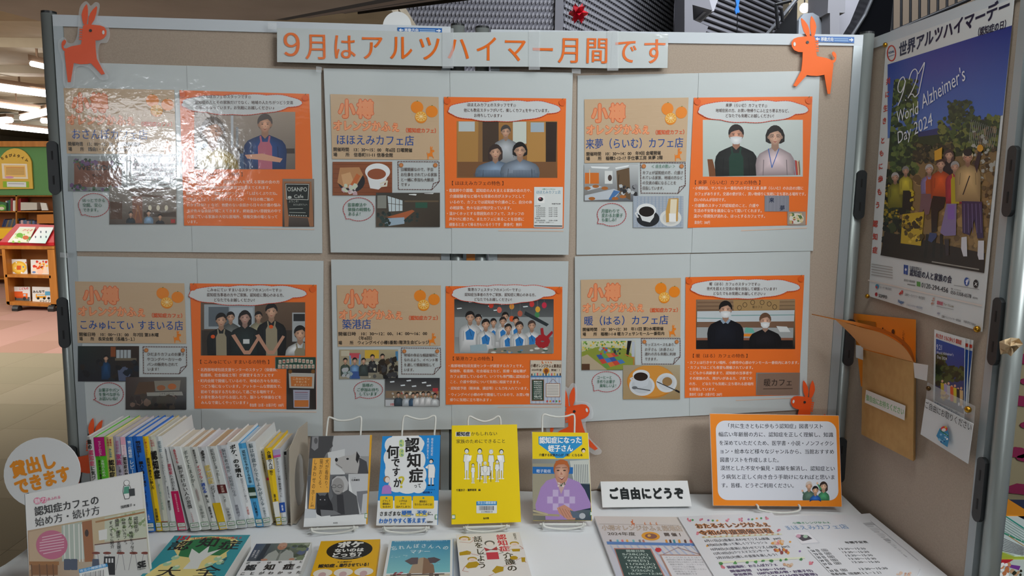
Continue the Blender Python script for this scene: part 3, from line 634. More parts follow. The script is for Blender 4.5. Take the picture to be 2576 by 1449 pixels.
def poster(P, n, lb, crop, quad, seam, bq, oq, name, nx, l1, l2, note, nq, nxt, bub, btx, head, hx, lines, cloud, ctx, photos, extra=None, ncol='#4a2a1c', day='開催時間', tf=3.1, g=1.0):
    rt = sheetpair(P, n, quad, seam, lb)
    c = Cv(P, n, rt, M_lam, .0016).crop(*crop)
    c.part('title_panel', 0); c.uv = (bq, 100, 58)
    c.rect(0, 0, 100, 58, BEI)
    for k in range(40):
        x = R.uniform(0, 80); y = R.uniform(1, 57); c.line([(x, y), (x+R.uniform(8, 20), y)], .16, R.choice(['#c4a683', '#d6bb9b']), step=0)
    c.lay += 1
    for x, t in ((7, '小'), (24, '樽')): c.T(t, x, 20.6, x+15.5, 20.6, 15.8, '#e0602c', .08)
    c.lay += 1
    for x, t in ((7, '小'), (24, '樽')): c.T(t, x, 20.6, x+15.5, 20.6, 15.8, '#f09a6a', .045)
    T1 = 'オレンジかふぇ'; c.T(T1, 1.5, 32.4, 64, 32.4, 9, '#e0602c', .07); c.lay += 1; c.T(T1, 1.5, 32.4, 64, 32.4, 9, '#f4a676', .035)
    c.T('（認知症カフェ）', 66.5, 33.2, 100, 33.2, 4.2, '#e05a2c', .03)
    c.T(name, nx[0], 45.2 if len(nx) < 3 else nx[2], nx[1], 45.2 if len(nx) < 3 else nx[2], 9.2, '#1d4f9c', .012)
    for t, x0, x1, y in l1: c.T(t, x0, y, x1, y, 3.6, '#15130f', .018)
    orange(c, 80, 10, 5.8); orange(c, 93.5, 13.5, 5.6); orange(c, 83.5, 19, 5.6, 1)
    c.donk(93, 49.5, .0185, '#ee8420', -1); c.uv = None
    c.part('note_box', 0); x0, y0, x1, y1 = nq
    c.line([(x0, y0), (x1, y0+2), (x1+2, y1-60), (x1-55, y1+2), (x0+4, y1), (x0, y0)], 5, '#5a2a22', dash=(13, 7))
    c.line([(x1-55, y1+2), (x1-42, y1-48), (x1+2, y1-60)], 5, '#5a2a22', dash=(13, 7))
    for x in (x0+25, x1-28): c.ell(x, y0+28, 17, 17, '#b8703c', 14); c.ell(x, y0+28, 10, 10, '#d08a50', 12)
    for i, (t, a, b, y) in enumerate(note): c.T(t, a, y, b, y+1, 28, '#2f7a58' if t[0] == '＜' else ncol, .01)
    c.part('speech_bubble', 0); bx, by, rx, ry, tx, ty = bub
    pts = [(bx+rx*math.cos(math.radians(a)), by+ry*math.sin(math.radians(a))) for a in range(-205, 126, 10)]
    c.line(pts+[(tx, ty), pts[0]], 5, '#b8343c', dash=(12, 6))
    for t, a, b, y in btx: c.T(t, a, y, b, y, 30, '#2a6a4c', .012)
    # right half
    c.part('feature_panel', 0); c.uv = (oq, 100, 107); c.rect(0, 0, 100, 107, ORC)
    c.uv = None; x0, y0, x1, y1 = cloud; W_, H_ = x1-x0, y1-y0
    c.part('speech_cloud', 60)
    def cl(k):
        pts = []
        for sx, sy, ex, ey, h in ((.0, .42, .1, .14, .12), (.1, .14, .34, .08, .07), (.34, .08, .52, .04, .06), (.52, .04, .7, .06, .06), (.7, .06, .9, .14, .1), (.9, .14, 1, .45, .1), (1, .45, .88, .62, -.1), (.88, .62, .66, .9, -.12), (.66, .9, .42, .96, -.08), (.42, .96, .2, .86, -.08), (.2, .86, .03, .66, -.1), (.03, .66, 0, .42, -.08)):
            for i in range(5):
                t = i/5; nxx, nyy = (ey-sy), -(ex-sx); l = math.hypot(nxx, nyy); b = abs(h)*.7*math.sin(math.pi*t)
                pts.append((x0+W_*(sx+(ex-sx)*t)+k*W_*nxx/l*b*.4, y0+H_*(sy+(ey-sy)*t)+H_*nyy/l*b))
        return pts
    p = cl(1); c.poly(p, '#d4d8d8'); c.line(p, 5, '#d8442a', dash=(14, 6), close=True)
    for t, a, b, y in ctx: c.T(t, a, y, b, y+3, 28, '#4a2418', .008)
    for i in (0, 1):
        u = (oq[0][0]+28, oq[0][1]+32) if i == 0 else (oq[1][0]-30, oq[1][1]+32)
        c.ell(u[0], u[1], 26, 25, '#e8621a', 16); c.poly([(u[0]-4, u[1]-24), (u[0]+8, u[1]-38), (u[0]+2, u[1]-22)], '#3a6a2c')
    c.part('lettering', 3)
    c.T(head, hx[0], hx[2], hx[1], hx[2]+1, 33, '#4a2012', .012)
    for t, a, b, y in lines: c.T(t, a, y, b, y+1, 27 if y < 9999 else 20, '#f4e4d8', .014)
    q0, q1 = oq[3], oq[2]; c.line([(q0[0]+(q1[0]-q0[0])*.45, q0[1]+22), (q1[0], q1[1]+22)], 6, '#e6c4ac', dash=(9, 3))
    for pi, (nm, q, fn) in enumerate(photos):
        c.part('photo', 1+pi*14, q); c.poly(q, '#888'); fn(c); 
    if extra: extra(c)
    c.flush(); return rt
def qd(x0, y0, x1, y1): return [(x0, y0), (x1, y0), (x1, y1), (x0, y1)]
# ---- poster 1
def p1a(c):
    c.grad(qd(1100, 320, 1900, 775), ['#b6a79a', '#a59788', '#6d635c', '#8a8078']); c.rect(1100, 560, 1240, 775, '#6b7a84'); c.rect(1390, 350, 1410, 600, '#c4cad0'); c.rect(1430, 440, 1450, 600, '#8b8f92')
    c.rect(1440, 610, 1900, 650, '#4a403a'); c.rect(1460, 650, 1640, 775, '#3c5a80')
    c.fig(1245, 470, 88, '#b89a3a', 790, hair='#6e6258', skin='#d9a588', w=2.3, long=.5)
    c.fig(1660, 415, 62, '#274a86', 790, hair='#5c5350', skin='#e0a98a', apron='#e07c92', w=2.7)
    c.poly([(1500, 660), (1640, 650), (1800, 690), (1780, 720), (1620, 700), (1520, 690)], '#dba285')
def p1b(c):
    c.grad(qd(100, 670, 565, 950), ['#8f9696', '#a4aaaa', '#8a9090', '#7d8484']); c.rect(150, 710, 525, 915, '#7c4a34')
    c.T('WELCOME', 175, 780, 500, 782, 40, '#1d1512', .03); c.T('to', 290, 832, 370, 832, 26, '#1d1512'); c.T('おさんぽカフェ', 175, 885, 500, 888, 32, '#b98a70', .01)
    for a in ((150, 700, 330, 740), (450, 690, 550, 750), (130, 900, 240, 950), (260, 915, 560, 950)): c.blobs(30, *a, 8, 20, ['#2c4a34', '#1f3327', '#4c6b4a', '#6a4a78'], int(a[0]))
def p1c(c):
    c.grad(qd(430, 918, 960, 1210), ['#8d857c', '#a49a90', '#6a5a4c', '#4e4238']); c.rect(435, 1030, 530, 1170, '#5a4030')
    c.poly([(560, 930), (940, 920), (700, 975), (960, 990), (960, 1010), (680, 990)], '#6d5244'); c.rect(610, 990, 690, 1200, '#8a5c48'); c.line([(630, 1180), (655, 1060), (680, 1180)], 8, '#a87048')
    for x in (750, 815, 880): c.ell(x, 1080, 14, 22, '#e8e0c8')
    c.rect(700, 1110, 960, 1150, '#4a3a30'); c.fig(598, 1130, 18, '#27343e', 1215, w=2); c.fig(740, 1120, 18, '#8fb0d0', 1215, w=2); c.fig(830, 1150, 18, '#242830', 1215, w=2); c.rect(915, 1170, 950, 1200, '#b0302c')
def p1d(c):
    c.grad(qd(1800, 850, 2050, 1230), ['#8a7c72', '#94867a', '#3a302c', '#443a34'])
    c.poly([(1806, 870), (2028, 872), (2046, 1228), (2014, 1228), (2000, 1160), (1850, 1150), (1846, 1228), (1816, 1228)], '#a06c48')
    c.poly([(1820, 885), (2014, 888), (2010, 1155), (1846, 1145)], '#1c2422'); c.line([(1826, 892), (2008, 894), (2002, 1016), (1832, 1010)], 4, '#d8d8d0', close=True)
    c.T('OSANPO', 1836, 948, 1996, 950, 34, '#d8dcd4'); c.T('Cafe', 1890, 1002, 1966, 1002, 28, '#d8dcd4'); c.ell(1856, 996, 16, 10, '#c8ccc4')
    c.T('ようこそ!', 1848, 1038, 1925, 1038, 20, '#c4c8c0'); c.T('おさんぽカフェへ', 1884, 1062, 1998, 1062, 16, '#c4c8c0'); c.line([(1855, 1088), (1960, 1086)], 5, '#aeb4ac', dash=(8, 5)); c.line([(1855, 1116), (1980, 1118)], 5, '#aeb4ac', dash=(6, 5)); c.line([(1850, 1138), (2000, 1144)], 7, '#c8ccc4', dash=(7, 12))
_k = M_lam, M_lamp; M_lam, M_lamp = M_lamw, M_lampw
poster(PLP+PLN*.003, PLN, 'laminated cafe poster with strong lamp glare, top left of the six', (140, 180, 3.15),
       [(141, 155), (808, 176), (811, 637), (168, 632)], (467, 482), [(65, 130), (942, 146), (957, 655), (92, 650)], [(983, 148), (2010, 178), (2050, 1230), (1020, 1220)],
       'おさんぽカフェ店', (5, 75), [('開催時間　13：00～15：00　年5回随時開催', 1.5, 68, 51.2), ('場　　所　銭函1・3・6 おさんぽカフェ', 1.5, 66, 55.8)], None,
       [('認知症の人を支える家族の', 605, 930, 752), ('会の方が、介護経験の方が', 607, 935, 790), ('一緒になり寄り添い、具体的', 609, 938, 828), ('な相談ができます。', 612, 850, 865)], (588, 666, 953, 893), None,
       (305, 1058, 122, 92, 210, 1140), [('ほっとできる', 215, 398, 1035), ('空間、安心', 217, 370, 1073), ('できます。', 220, 360, 1111)],
       '【 おさんぽカフェの特色 】', (1080, 1505, 830),
       [('・地域の中心にある、認知症の人を支える家族の会の方', 1030, 1778, 887), ('や、専門職や地域の仲間が笑顔で出迎えてくれます。', 1045, 1720, 932), ('認知症の人とその家族の方がつどい、「しばらくぶりだね。', 1035, 1775, 978), ('元気だった？」と声をかけ合ったり、「今日の晩ご飯の', 1038, 1730, 1025), ('おかずは何？」など、他愛のない会話から日々の介護の悩み', 1040, 1785, 1070), ('まで色々な会話が聞こえてきます。終始温かい雰囲気の中で', 1042, 1788, 1117), ('介護している家族の大切な居場所、情報交換の場となって', 1044, 1762, 1163), ('います。', 1046, 1140, 1203)],
       (1008, 178, 1958, 348), [('おさんぽカフェのスタッフです☺', 1135, 1555, 212), ('認知症の人とその家族だけでなく、地域の人たちがつどう交流', 1108, 1885, 258), ('の場にもなっています。お気軽にお越しください♪', 1110, 1745, 300)],
       [('', [(1103, 322), (1884, 320), (1900, 774), (1126, 770)], p1a), ('', [(103, 675), (550, 682), (560, 948), (118, 944)], p1b), ('', [(430, 920), (950, 918), (958, 1208), (440, 1200)], p1c), ('', [(1804, 852), (2030, 858), (2048, 1228), (1812, 1228)], p1d)], ncol='#7a2030')
M_lam, M_lamp = _k
# ---- poster 2
def p2a(c):
    c.grad(qd(1045, 385, 1825, 825), ['#a87a44', '#a9793f', '#7a5230', '#8c6038'])
    c.rect(1050, 385, 1210, 700, '#b08448'); c.rect(1060, 388, 1185, 465, '#c2ccce'); c.rect(1215, 385, 1300, 700, '#8f6a40'); c.rect(1245, 385, 1370, 700, '#4a3a2e'); c.rect(1480, 385, 1585, 560, '#cfd6cc'); c.rect(1590, 385, 1735, 700, '#b98a4a'); c.rect(1618, 395, 1722, 470, '#a8b8c4'); c.rect(1735, 385, 1825, 700, '#33261e'); c.rect(1050, 700, 1825, 825, '#7d5636')
    c.fig(1425, 465, 40, '#a9aeb2', 720, hair='#4a4644', w=2.4, glass=1)
    c.fig(1345, 625, 48, '#7d93ab', 830, hair='#3c2e2a', long=1, w=3.2); c.fig(1535, 610, 50, '#8795a6', 830, hair='#191616', w=3, glass=1, long=.5)
    for k in range(26):
        for x in (1180+k*9, 1450+k*9):
            if x < 1424 or x > 1440: c.line([(x, 790 if k < 4 or k > 22 else 765), (x+2, 825)], 2.5, '#45566c', step=0)
def p2b(c):
    c.grad(qd(84, 700, 545, 960), ['#8a4a26', '#9a5830', '#7c3e20', '#8c4e2a']); 
    for k in range(7): c.line([(84, 720+k*36), (545, 722+k*36)], 3, '#6c3418')
    c.ell(230, 850, 104, 88, '#1c1c22', 24); c.poly([(140, 745), (290, 742), (320, 800), (260, 900), (180, 905), (120, 860)], '#c08a5a'); c.poly([(150, 800), (220, 780), (250, 860), (170, 890)], '#d8a878'); c.poly([(220, 880), (270, 790), (300, 810), (250, 900)], '#c86a34'); c.blobs(14, 130, 880, 290, 955, 12, 26, ['#d6c8c8', '#cfd8c0', '#c8a8b0'], 6)
    c.poly([(345, 790), (375, 905), (440, 915), (480, 880), (520, 790)], '#e6e9ea'); c.ell(432, 778, 97, 66, '#eef1f2', 26); c.ell(425, 795, 72, 42, '#9a5230', 22); c.line([(455, 870), (505, 850), (500, 885), (455, 890)], 13, '#e0dcc8')
def p2c(c):
    c.grad(qd(420, 940, 915, 1205), ['#3a3a36', '#4c4438', '#3c342c', '#5a4e40']); c.rect(430, 960, 500, 1060, '#8a8c84'); c.poly([(510, 965), (625, 1000), (625, 1080), (520, 1085)], '#c9d6da')
    for x in (540, 570, 600): c.line([(x, 970), (x, 1085)], 4, '#4a4238')
    c.line([(515, 1022), (625, 1035)], 4, '#4a4238'); c.rect(725, 1015, 818, 1058, '#2f5a48'); c.rect(640, 1000, 905, 1012, '#6a5a44'); c.poly([(670, 945), (735, 950), (730, 962), (676, 956)], '#e8ece8'); c.poly([(790, 938), (870, 940), (860, 950), (795, 948)], '#e8ece8')
    c.poly([(500, 1130), (700, 1072), (720, 1082), (640, 1145)], '#b06038'); c.poly([(470, 1140), (640, 1130), (640, 1180), (500, 1200)], '#9fb4c4'); c.blobs(14, 430, 1090, 530, 1200, 14, 24, ['#26302e', '#30423e'], 8); c.blobs(8, 650, 1100, 740, 1160, 10, 18, ['#2a3c3a'], 2)
def p2d(c):
    c.poly([(1645, 895), (1868, 895), (1865, 1210), (1642, 1208)], '#e4e8e6'); c.T('小樽オレンジかふぇ', 1705, 918, 1810, 918, 12, '#2f8a6a', .02); c.T('ほほえみカフェ店', 1660, 948, 1850, 948, 26, '#3c88a8', .01); c.rect(1668, 962, 1725, 1020, '#f4f4f2'); c.ell(1695, 990, 20, 16, '#2c2c2c'); c.ell(1690, 984, 8, 7, '#d06a78'); c.T('年間予定表', 1780, 1032, 1850, 1032, 12, '#222', .02)
    c.T('2024年', 1648, 1047, 1695, 1047, 11, '#222', .02)
    for k, (a, b) in enumerate((('５月26日(日)', '13:30～15:30'), ('６月23日(日)', '13:30～15:30'), ('８月25日(日)', '13:30～15:30'), ('９月29日(日)', '13:30～15:30'), ('10月27日(日)', '13:30～15:30'))): c.T(a, 1658, 1063+k*16, 1732, 1063+k*16, 11, '#222', .02); c.T(b, 1755, 1063+k*16, 1825, 1063+k*16, 11, '#222', .02)
    c.T('2025年', 1648, 1143, 1695, 1143, 11, '#222', .02); c.T('３月23日(日)', 1658, 1160, 1732, 1160, 11, '#222', .02); c.T('13:30～15:30', 1755, 1160, 1825, 1160, 11, '#222', .02)
    c.T('場所　信香会館（信香町11-11）', 1648, 1174, 1805, 1174, 9, '#444'); c.line([(1648, 1196), (1860, 1198)], 8, '#444', dash=(8, 3))
poster(PMP, PMN, 'laminated cafe poster with three smiling staff in a wood panelled hall, top middle', (810, 180, 3.083),
       [(814, 172), (1441, 183), (1430, 641), (832, 635)], (1131, 1136), [(65, 175), (905, 198), (910, 686), (80, 678)], [(945, 197), (1893, 210), (1873, 1216), (958, 1212)],
       'ほほえみカフェ店', (4, 77), [('開催時間　13：30～15：00　年6回 日曜開催', 1.2, 75, 51.2), ('場　　所　信香町11‐11 信香会館', 1.2, 57, 55.8)], None,
       [('日曜開催なので、平日', 612, 866, 772), ('お仕事をされている家族', 612, 894, 812), ('と一緒に参加も大歓迎', 612, 868, 852), ('です♪', 612, 690, 890)], (590, 698, 908, 914), None,
       (285, 1068, 120, 90, 188, 1143), [('音楽療法や', 200, 348, 1048), ('体操の時間も', 202, 382, 1084), ('あるよ！', 204, 318, 1118)],
       '【 ほほえみカフェの特色 】', (985, 1430, 882),
       [('・看護師や介護職、認知症の人を支える家族の会の方や、', 958, 1640, 935), ('介護経験者など様々な背景の方がスタッフとして', 990, 1575, 980), ('いるので、カフェでは認知症や介護のこと、自分の体', 990, 1630, 1025), ('の相談等、色々な話が飛び交っています。', 990, 1485, 1070), ('・温かくホッとする雰囲気のカフェで、スタッフの', 960, 1568, 1114), ('声かけに癒され、またカフェに来ることを目標に', 985, 1568, 1157), ('頑張ると言って帰る方もいるそうです　飲食代：無料', 985, 1550, 1199)],
       (985, 222, 1852, 392), [('ほほえみカフェのスタッフです☺', 1125, 1508, 272), ('他にも数名スタッフがいて、楽しくカフェをやっています。', 1100, 1775, 314), ('お待ちしています♪', 1178, 1405, 354)],
       [('', [(1048, 386), (1822, 391), (1812, 824), (1052, 815)], p2a), ('', [(85, 700), (543, 706), (545, 960), (92, 956)], p2b), ('', [(422, 962), (912, 940), (915, 1205), (430, 1200)], p2c), ('', [(1645, 895), (1868, 895), (1865, 1210), (1642, 1208)], p2d)])
# ---- poster 3
def p3a(c):
    c.grad(qd(1010, 375, 1785, 815), ['#c8d2cc', '#cdd6d2', '#c4ccca', '#b8c4be']); c.poly([(1045, 680), (1085, 680), (1120, 815), (1060, 815)], '#7a4a28'); c.poly([(1700, 680), (1760, 700), (1770, 815), (1690, 815)], '#a8584c')
    for k in range(5): c.line([(1705+k*13, 690), (1715+k*13, 812)], 6, ['#e6e0d8', '#8fa8c0', '#c84a4a', '#e0d8a8', '#7a8a6a'][k])
    c.fig(1268, 490, 62, '#1e211f', 830, hair='#1d1513', skin='#d89c80', mask=1, apron='#20493a', w=2.6)
    c.fig(1570, 500, 64, '#d3bfc2', 830, hair='#1e1916', skin='#dcae94', glass=1, w=2.3, long=.5); c.line([(1518, 600), (1545, 745), (1600, 600)], 6, '#3466b4')
def p3b(c):
    c.grad(qd(90, 720, 510, 1005), ['#b8bec0', '#c8cccc', '#5c6068', '#74706c']); c.rect(96, 785, 205, 870, '#d87428'); c.rect(130, 760, 136, 870, '#e8c89a'); c.poly([(340, 770), (440, 745), (450, 1000), (350, 940)], '#6a543c'); c.line([(360, 800), (350, 930)], 5, '#3a2c20'); c.rect(250, 770, 310, 870, '#dfe2e0'); c.ell(290, 825, 16, 24, '#4a3a34')
    c.poly([(95, 960), (320, 910), (370, 930), (320, 990), (95, 1000)], '#c2cad2'); c.poly([(96, 900), (180, 880), (230, 895), (120, 925)], '#c8d0d8'); c.poly([(320, 920), (370, 930), (300, 995), (280, 990)], '#4a78b0')
    for x, y in ((115, 905), (180, 890), (250, 905), (390, 970), (330, 985), (150, 985)): c.ell(x, y, 26, 13, '#b06a30')
    c.blobs(16, 370, 880, 500, 960, 10, 22, ['#3c3c40', '#8a8c90', '#c4c8ca', '#2a2a2c'], 9); c.poly([(140, 735), (290, 740), (270, 755), (150, 748)], '#f0f4f4'); c.poly([(330, 745), (440, 725), (430, 738), (335, 756)], '#f0f4f4')
def p3c(c):
    c.grad(qd(470, 965, 860, 1210), ['#a9b2bd', '#b4bac0', '#aab4c0', '#b0b8c2'])
    for k in range(14): c.line([(475+k*28, 968), (473+k*28, 1208)], 8, '#98a6b8', step=0); c.line([(472, 972+k*18), (858, 972+k*18)], 6, '#a4b0be', step=0)
    c.lay += 1; c.ell(585, 1140, 88, 64, '#23262a', 26); c.poly([(505, 1070), (540, 1155), (600, 1170), (630, 1130), (640, 1060)], '#dfe2e2'); c.ell(572, 1075, 76, 52, '#e8ebeb', 24); c.ell(574, 1086, 60, 40, '#1d1612', 22); c.line([(505, 1085), (488, 1100), (508, 1130)], 11, '#dfe2e2')
    c.ell(760, 1135, 84, 66, '#dfe0dc', 24); c.ell(760, 1138, 62, 48, '#cfd0cc', 24); c.poly([(745, 985), (822, 982), (815, 1160), (725, 1170), (722, 1080)], '#c89a50'); c.poly([(760, 990), (810, 990), (800, 1150), (750, 1160)], '#e8dcc0'); c.rect(748, 1100, 802, 1165, '#f0f0ee')
def p3d(c):
    c.poly([(1492, 962), (1676, 962), (1670, 1085), (1490, 1082)], '#8a8a94'); 
    for k in range(6): c.line([(1510+k*28, 965), (1508+k*28, 1082)], 3, '#9a9aa4')
    c.T('来', 1522, 1015, 1562, 1015, 36, '#1c2a48', .03); c.T('夢', 1604, 1078, 1644, 1078, 40, '#1c2a48', .02)
def p3e(c): c.poly([(1668, 1086), (1806, 1088), (1804, 1190), (1664, 1186)], '#a8988a'); c.ell(1735, 1140, 56, 42, '#dedad0', 22); c.blobs(22, 1690, 1105, 1785, 1170, 7, 16, ['#e0d0a8', '#c8b47a', '#5a7a4a', '#a83a34', '#d8c48a'], 4)
poster(PRP+PRN*.003, PRN, 'laminated cafe poster with a masked woman and a woman with blue lanyard, top right', (1440, 180, 3.083),
       [(1453, 190), (2062, 178), (2045, 631), (1450, 641)], (1759, 1741), [(92, 216), (900, 202), (880, 698), (94, 710)], [(940, 203), (1860, 194), (1815, 1190), (893, 1212)],
       '来夢（らいむ）カフェ店', (1, 97), [('開催時間　10：30～14：00　年9回 金曜開催', 1.5, 75, 51.6), ('場　　所　稲穂2‐12‐17 手仕事工房 来夢 2階', 1.5, 77, 55.8)], None,
       [('＜ 店主の思い ＞', 612, 798, 748), ('カフェが認知症の方、介護さ', 542, 860, 797), ('れている家族、地域の方など', 542, 857, 836), ('の交流の場になることを', 542, 806, 876), ('目指しています。', 542, 722, 917)], (528, 706, 874, 942), None,
       (304, 1110, 112, 88, 192, 1178), [('月替わりで', 224, 366, 1096), ('変わるお菓子', 226, 392, 1130), ('も楽しみ！', 226, 356, 1164)],
       '【 来夢（らいむ）カフェの特色 】', (925, 1478, 876),
       [('・小樽駅前、サンモール一番街内の手仕事工房 来夢（らいむ）のお店の2階に', 925, 1790, 917), ('カフェがあります。交通の便が良く、買い物帰りに気軽に立ち寄れる場所です。', 945, 1822, 962), ('白いのれんが目印です。', 940, 1200, 1007), ('・介護職のスタッフが認知症のこと、介護や', 918, 1445, 1052), ('生活の不安等を親身になって聞いてくれます。', 940, 1482, 1092), ('温かい雰囲気が流れる、ほっとするカフェです。', 938, 1508, 1134), ('飲食代：300円', 945, 1066, 1183)],
       (978, 222, 1828, 400), [('来夢（らいむ）カフェです☺', 1185, 1510, 276), ('地域住民の方、お買い物帰りにふと立ち寄る方など、', 1108, 1690, 316), ('どなたでも気軽にお越しください！', 1182, 1575, 356)],
       [('', [(1030, 395), (1780, 380), (1765, 803), (1010, 815)], p3a), ('', [(95, 722), (508, 718), (500, 992), (92, 1002)], p3b), ('', [(476, 972), (858, 965), (852, 1200), (472, 1208)], p3c), ('', qd(1488, 962, 1678, 1085), p3d), ('', qd(1664, 1086, 1806, 1190), p3e)])
# ---- poster 4
def p4a(c):
    c.grad(qd(1088, 378, 1915, 800), ['#6b5a4c', '#6a5442', '#4a3a30', '#54463a']); c.rect(1115, 395, 1515, 590, '#a0aab0'); c.rect(1150, 415, 1310, 570, '#5f6a72'); c.rect(1320, 420, 1500, 600, '#b4bec4'); c.rect(1090, 600, 1915, 800, '#3a322c'); c.rect(1812, 460, 1915, 690, '#a9aeb0'); c.rect(1822, 470, 1912, 528, '#2c2e30')
    L0 = c.lay; c.fig(1325, 495, 34, '#6a6e6c', 800, w=2.2, glass=1); c.fig(1545, 490, 32, '#a8a284', 800, w=2.2, glass=1); c.fig(1250, 520, 46, '#1d2024', 800, apron='#b5a98c', w=2.4); L1 = c.lay
    c.fig(1438, 500, 46, '#1f2a2c', 800, hair='#221d1d', skin='#c8a090', long=1, w=2.5); c.rect(1424, 670, 1474, 706, '#d4d8d8'); c.fig(1648, 450, 50, '#1e2124', 800, apron='#b5a98c', w=2.3)
    for x, y in ((1185, 650), (1645, 572)): c.ell(x, y, 17, 15, '#e0581c', 12)
    for x in (1450, 1640): c.poly([(x-120, 640), (x-90, 630), (x-10, 760), (x+20, 760), (x+95, 640), (x+115, 650), (x+30, 790), (x-20, 790)], '#c09078')
    c.fig(1875, 625, 50, '#d4d6d6', 800, w=2.3, apron='#a89c80')
def p4b(c):
    c.grad(qd(116, 725, 600, 1005), ['#1d2c2a', '#3a2a22', '#1a1a20', '#20202a']); c.rect(420, 755, 535, 820, '#aeb8bc'); c.rect(375, 725, 415, 810, '#8a4a24')
    for x in (450, 478, 506): c.line([(x, 755), (x, 820)], 5, '#3c342c')
    c.rect(410, 820, 580, 840, '#6e6452'); c.fig(338, 820, 20, '#16406a', 990, w=1.8); c.poly([(430, 900), (520, 880), (540, 1000), (440, 1000)], '#56607a'); c.blobs(22, 130, 840, 590, 990, 16, 36, ['#15161a', '#22262c', '#2a221e', '#1a2430'], 3)
def p4c(c):
    c.grad(qd(495, 970, 975, 1228), ['#4a3c38', '#6a6864', '#22201f', '#3a3634']); c.poly([(600, 1010), (730, 1005), (720, 1100), (560, 1110)], '#5a4434'); c.poly([(720, 1000), (930, 995), (920, 1075), (730, 1082)], '#8a8478'); c.ell(775, 1055, 34, 22, '#a0603a'); c.ell(862, 1045, 34, 24, '#b86838'); c.poly([(660, 1092), (940, 1085), (950, 1115), (665, 1120)], '#9a9890'); c.T('シナモンロール', 760, 1112, 880, 1110, 18, '#3a3430')
    c.blobs(26, 520, 1120, 950, 1220, 16, 34, ['#3c3230', '#4a4038', '#28262a', '#7a6458'], 6); c.rect(740, 1125, 890, 1180, '#46403a')
def p4d(c):
    c.poly([(1680, 812), (1998, 812), (2000, 905), (1682, 902)], '#23483c')
    for j, t in enumerate(('小樽オレンジかふぇ', 'こみゅにてぃすまいる')):
        for i, ch_ in enumerate(t):
            x = 1700+i*(31 if j == 0 else 29.5)+(5 if j == 0 else 0); y = 822+j*48+abs(i-4)*(3 if j == 0 else 0); c.rect(x, y, x+23, y+30, '#c9c2b0'); c.T(ch_, x+2, y+25, x+21, y+25, 18, '#a83a2c', .03)
def p4e(c):
    c.poly([(1770, 905), (1998, 905), (2002, 1225), (1768, 1225)], '#2a2422'); c.poly([(1785, 935), (1990, 940), (1985, 1060), (1790, 1055)], '#b8b4ac'); c.poly([(1800, 965), (1972, 968), (1968, 1045), (1804, 1042)], '#c87434')
    c.T('こみゅにてぃ', 1815, 992, 1955, 994, 20, '#e8d8b0'); c.T('すまいる', 1840, 1016, 1930, 1016, 18, '#e8d8b0'); c.T('オープン！！', 1825, 1040, 1960, 1040, 18, '#e8d8b0')
    c.poly([(1820, 1070), (1952, 1072), (1948, 1215), (1824, 1212)], '#a8aabc'); c.rect(1830, 1152, 1942, 1205, '#c87434')
    for k in range(4): c.line([(1835, 1090+k*15), (1935, 1091+k*15)], 5, '#8a4a5a' if k == 0 else '#7a7c90', dash=(9, 3))
    for x in (1797, 1978): c.ell(x, 925, 15, 17, '#7a5020')
poster(PLP+PLN*.003, PLN, 'laminated cafe poster with aproned staff group, bottom left of the six', (160, 640, 3.149),
       [(172, 644), (814, 656), (812, 1097), (198, 1091)], (493, 506), [(92, 213), (958, 228), (974, 706), (114, 700)], [(1003, 228), (2006, 240), (2003, 1225), (1040, 1220)],
       'こみゅにてぃ すまいる店', (2, 98), [('開催日時　10：00～13：00　年7回 第3木曜', 1.6, 75, 51.6), ('場　　所　長栄会館（長橋５‐１）', 1.6, 55, 55.8)], None,
       [('ひだまりカフェのお菓子', 664, 962, 803), ('やコングベーカリーの', 664, 938, 843), ('パンの販売もされて', 666, 910, 883), ('います！', 668, 774, 921)], (632, 730, 975, 942), None,
       (362, 1105, 115, 90, 240, 1148), [('お菓子やパン', 280, 445, 1088), ('を食べながら', 282, 450, 1122), ('お話いいね！', 284, 448, 1156)],
       '【 こみゅにてぃ すまいるの特色 】', (1060, 1655, 866),
       [('・北西部地域包括支援センターのスタッフ（保健師、', 1058, 1712, 925), ('看護師、社会福祉士等）が運営するカフェです', 1085, 1670, 968), ('・町内会館で開催しているので、地域の方々も気軽に', 1058, 1722, 1013), ('つどう場になっています。アットホームな雰囲気で、', 1088, 1745, 1056), ('初めて参加する方も安心して過ごせる場所です。', 1088, 1690, 1100), ('・お茶を飲みながらお話したり、脳トレや体操などを', 1060, 1728, 1142), ('みんなで楽しくやっています♪', 1090, 1474, 1185), ('参加費（お茶・お菓子代）100円', 1474, 1745, 1206)],
       (1003, 240, 1930, 405), [('こみゅにてぃ すまいるスタッフのメンバーです☺', 1138, 1732, 292), ('認知症当事者の方やご家族、認知症に関心のある方、', 1138, 1765, 332), ('どなたでもお越しください！', 1192, 1534, 372)],
       [('', [(1088, 378), (1914, 382), (1913, 802), (1100, 798)], p4a), ('', [(116, 727), (592, 732), (602, 1006), (130, 1002)], p4b), ('', [(496, 978), (970, 970), (976, 1222), (504, 1226)], p4c), ('', qd(1678, 812, 2000, 905), p4d), ('', qd(1768, 905, 2002, 1225), p4e)])
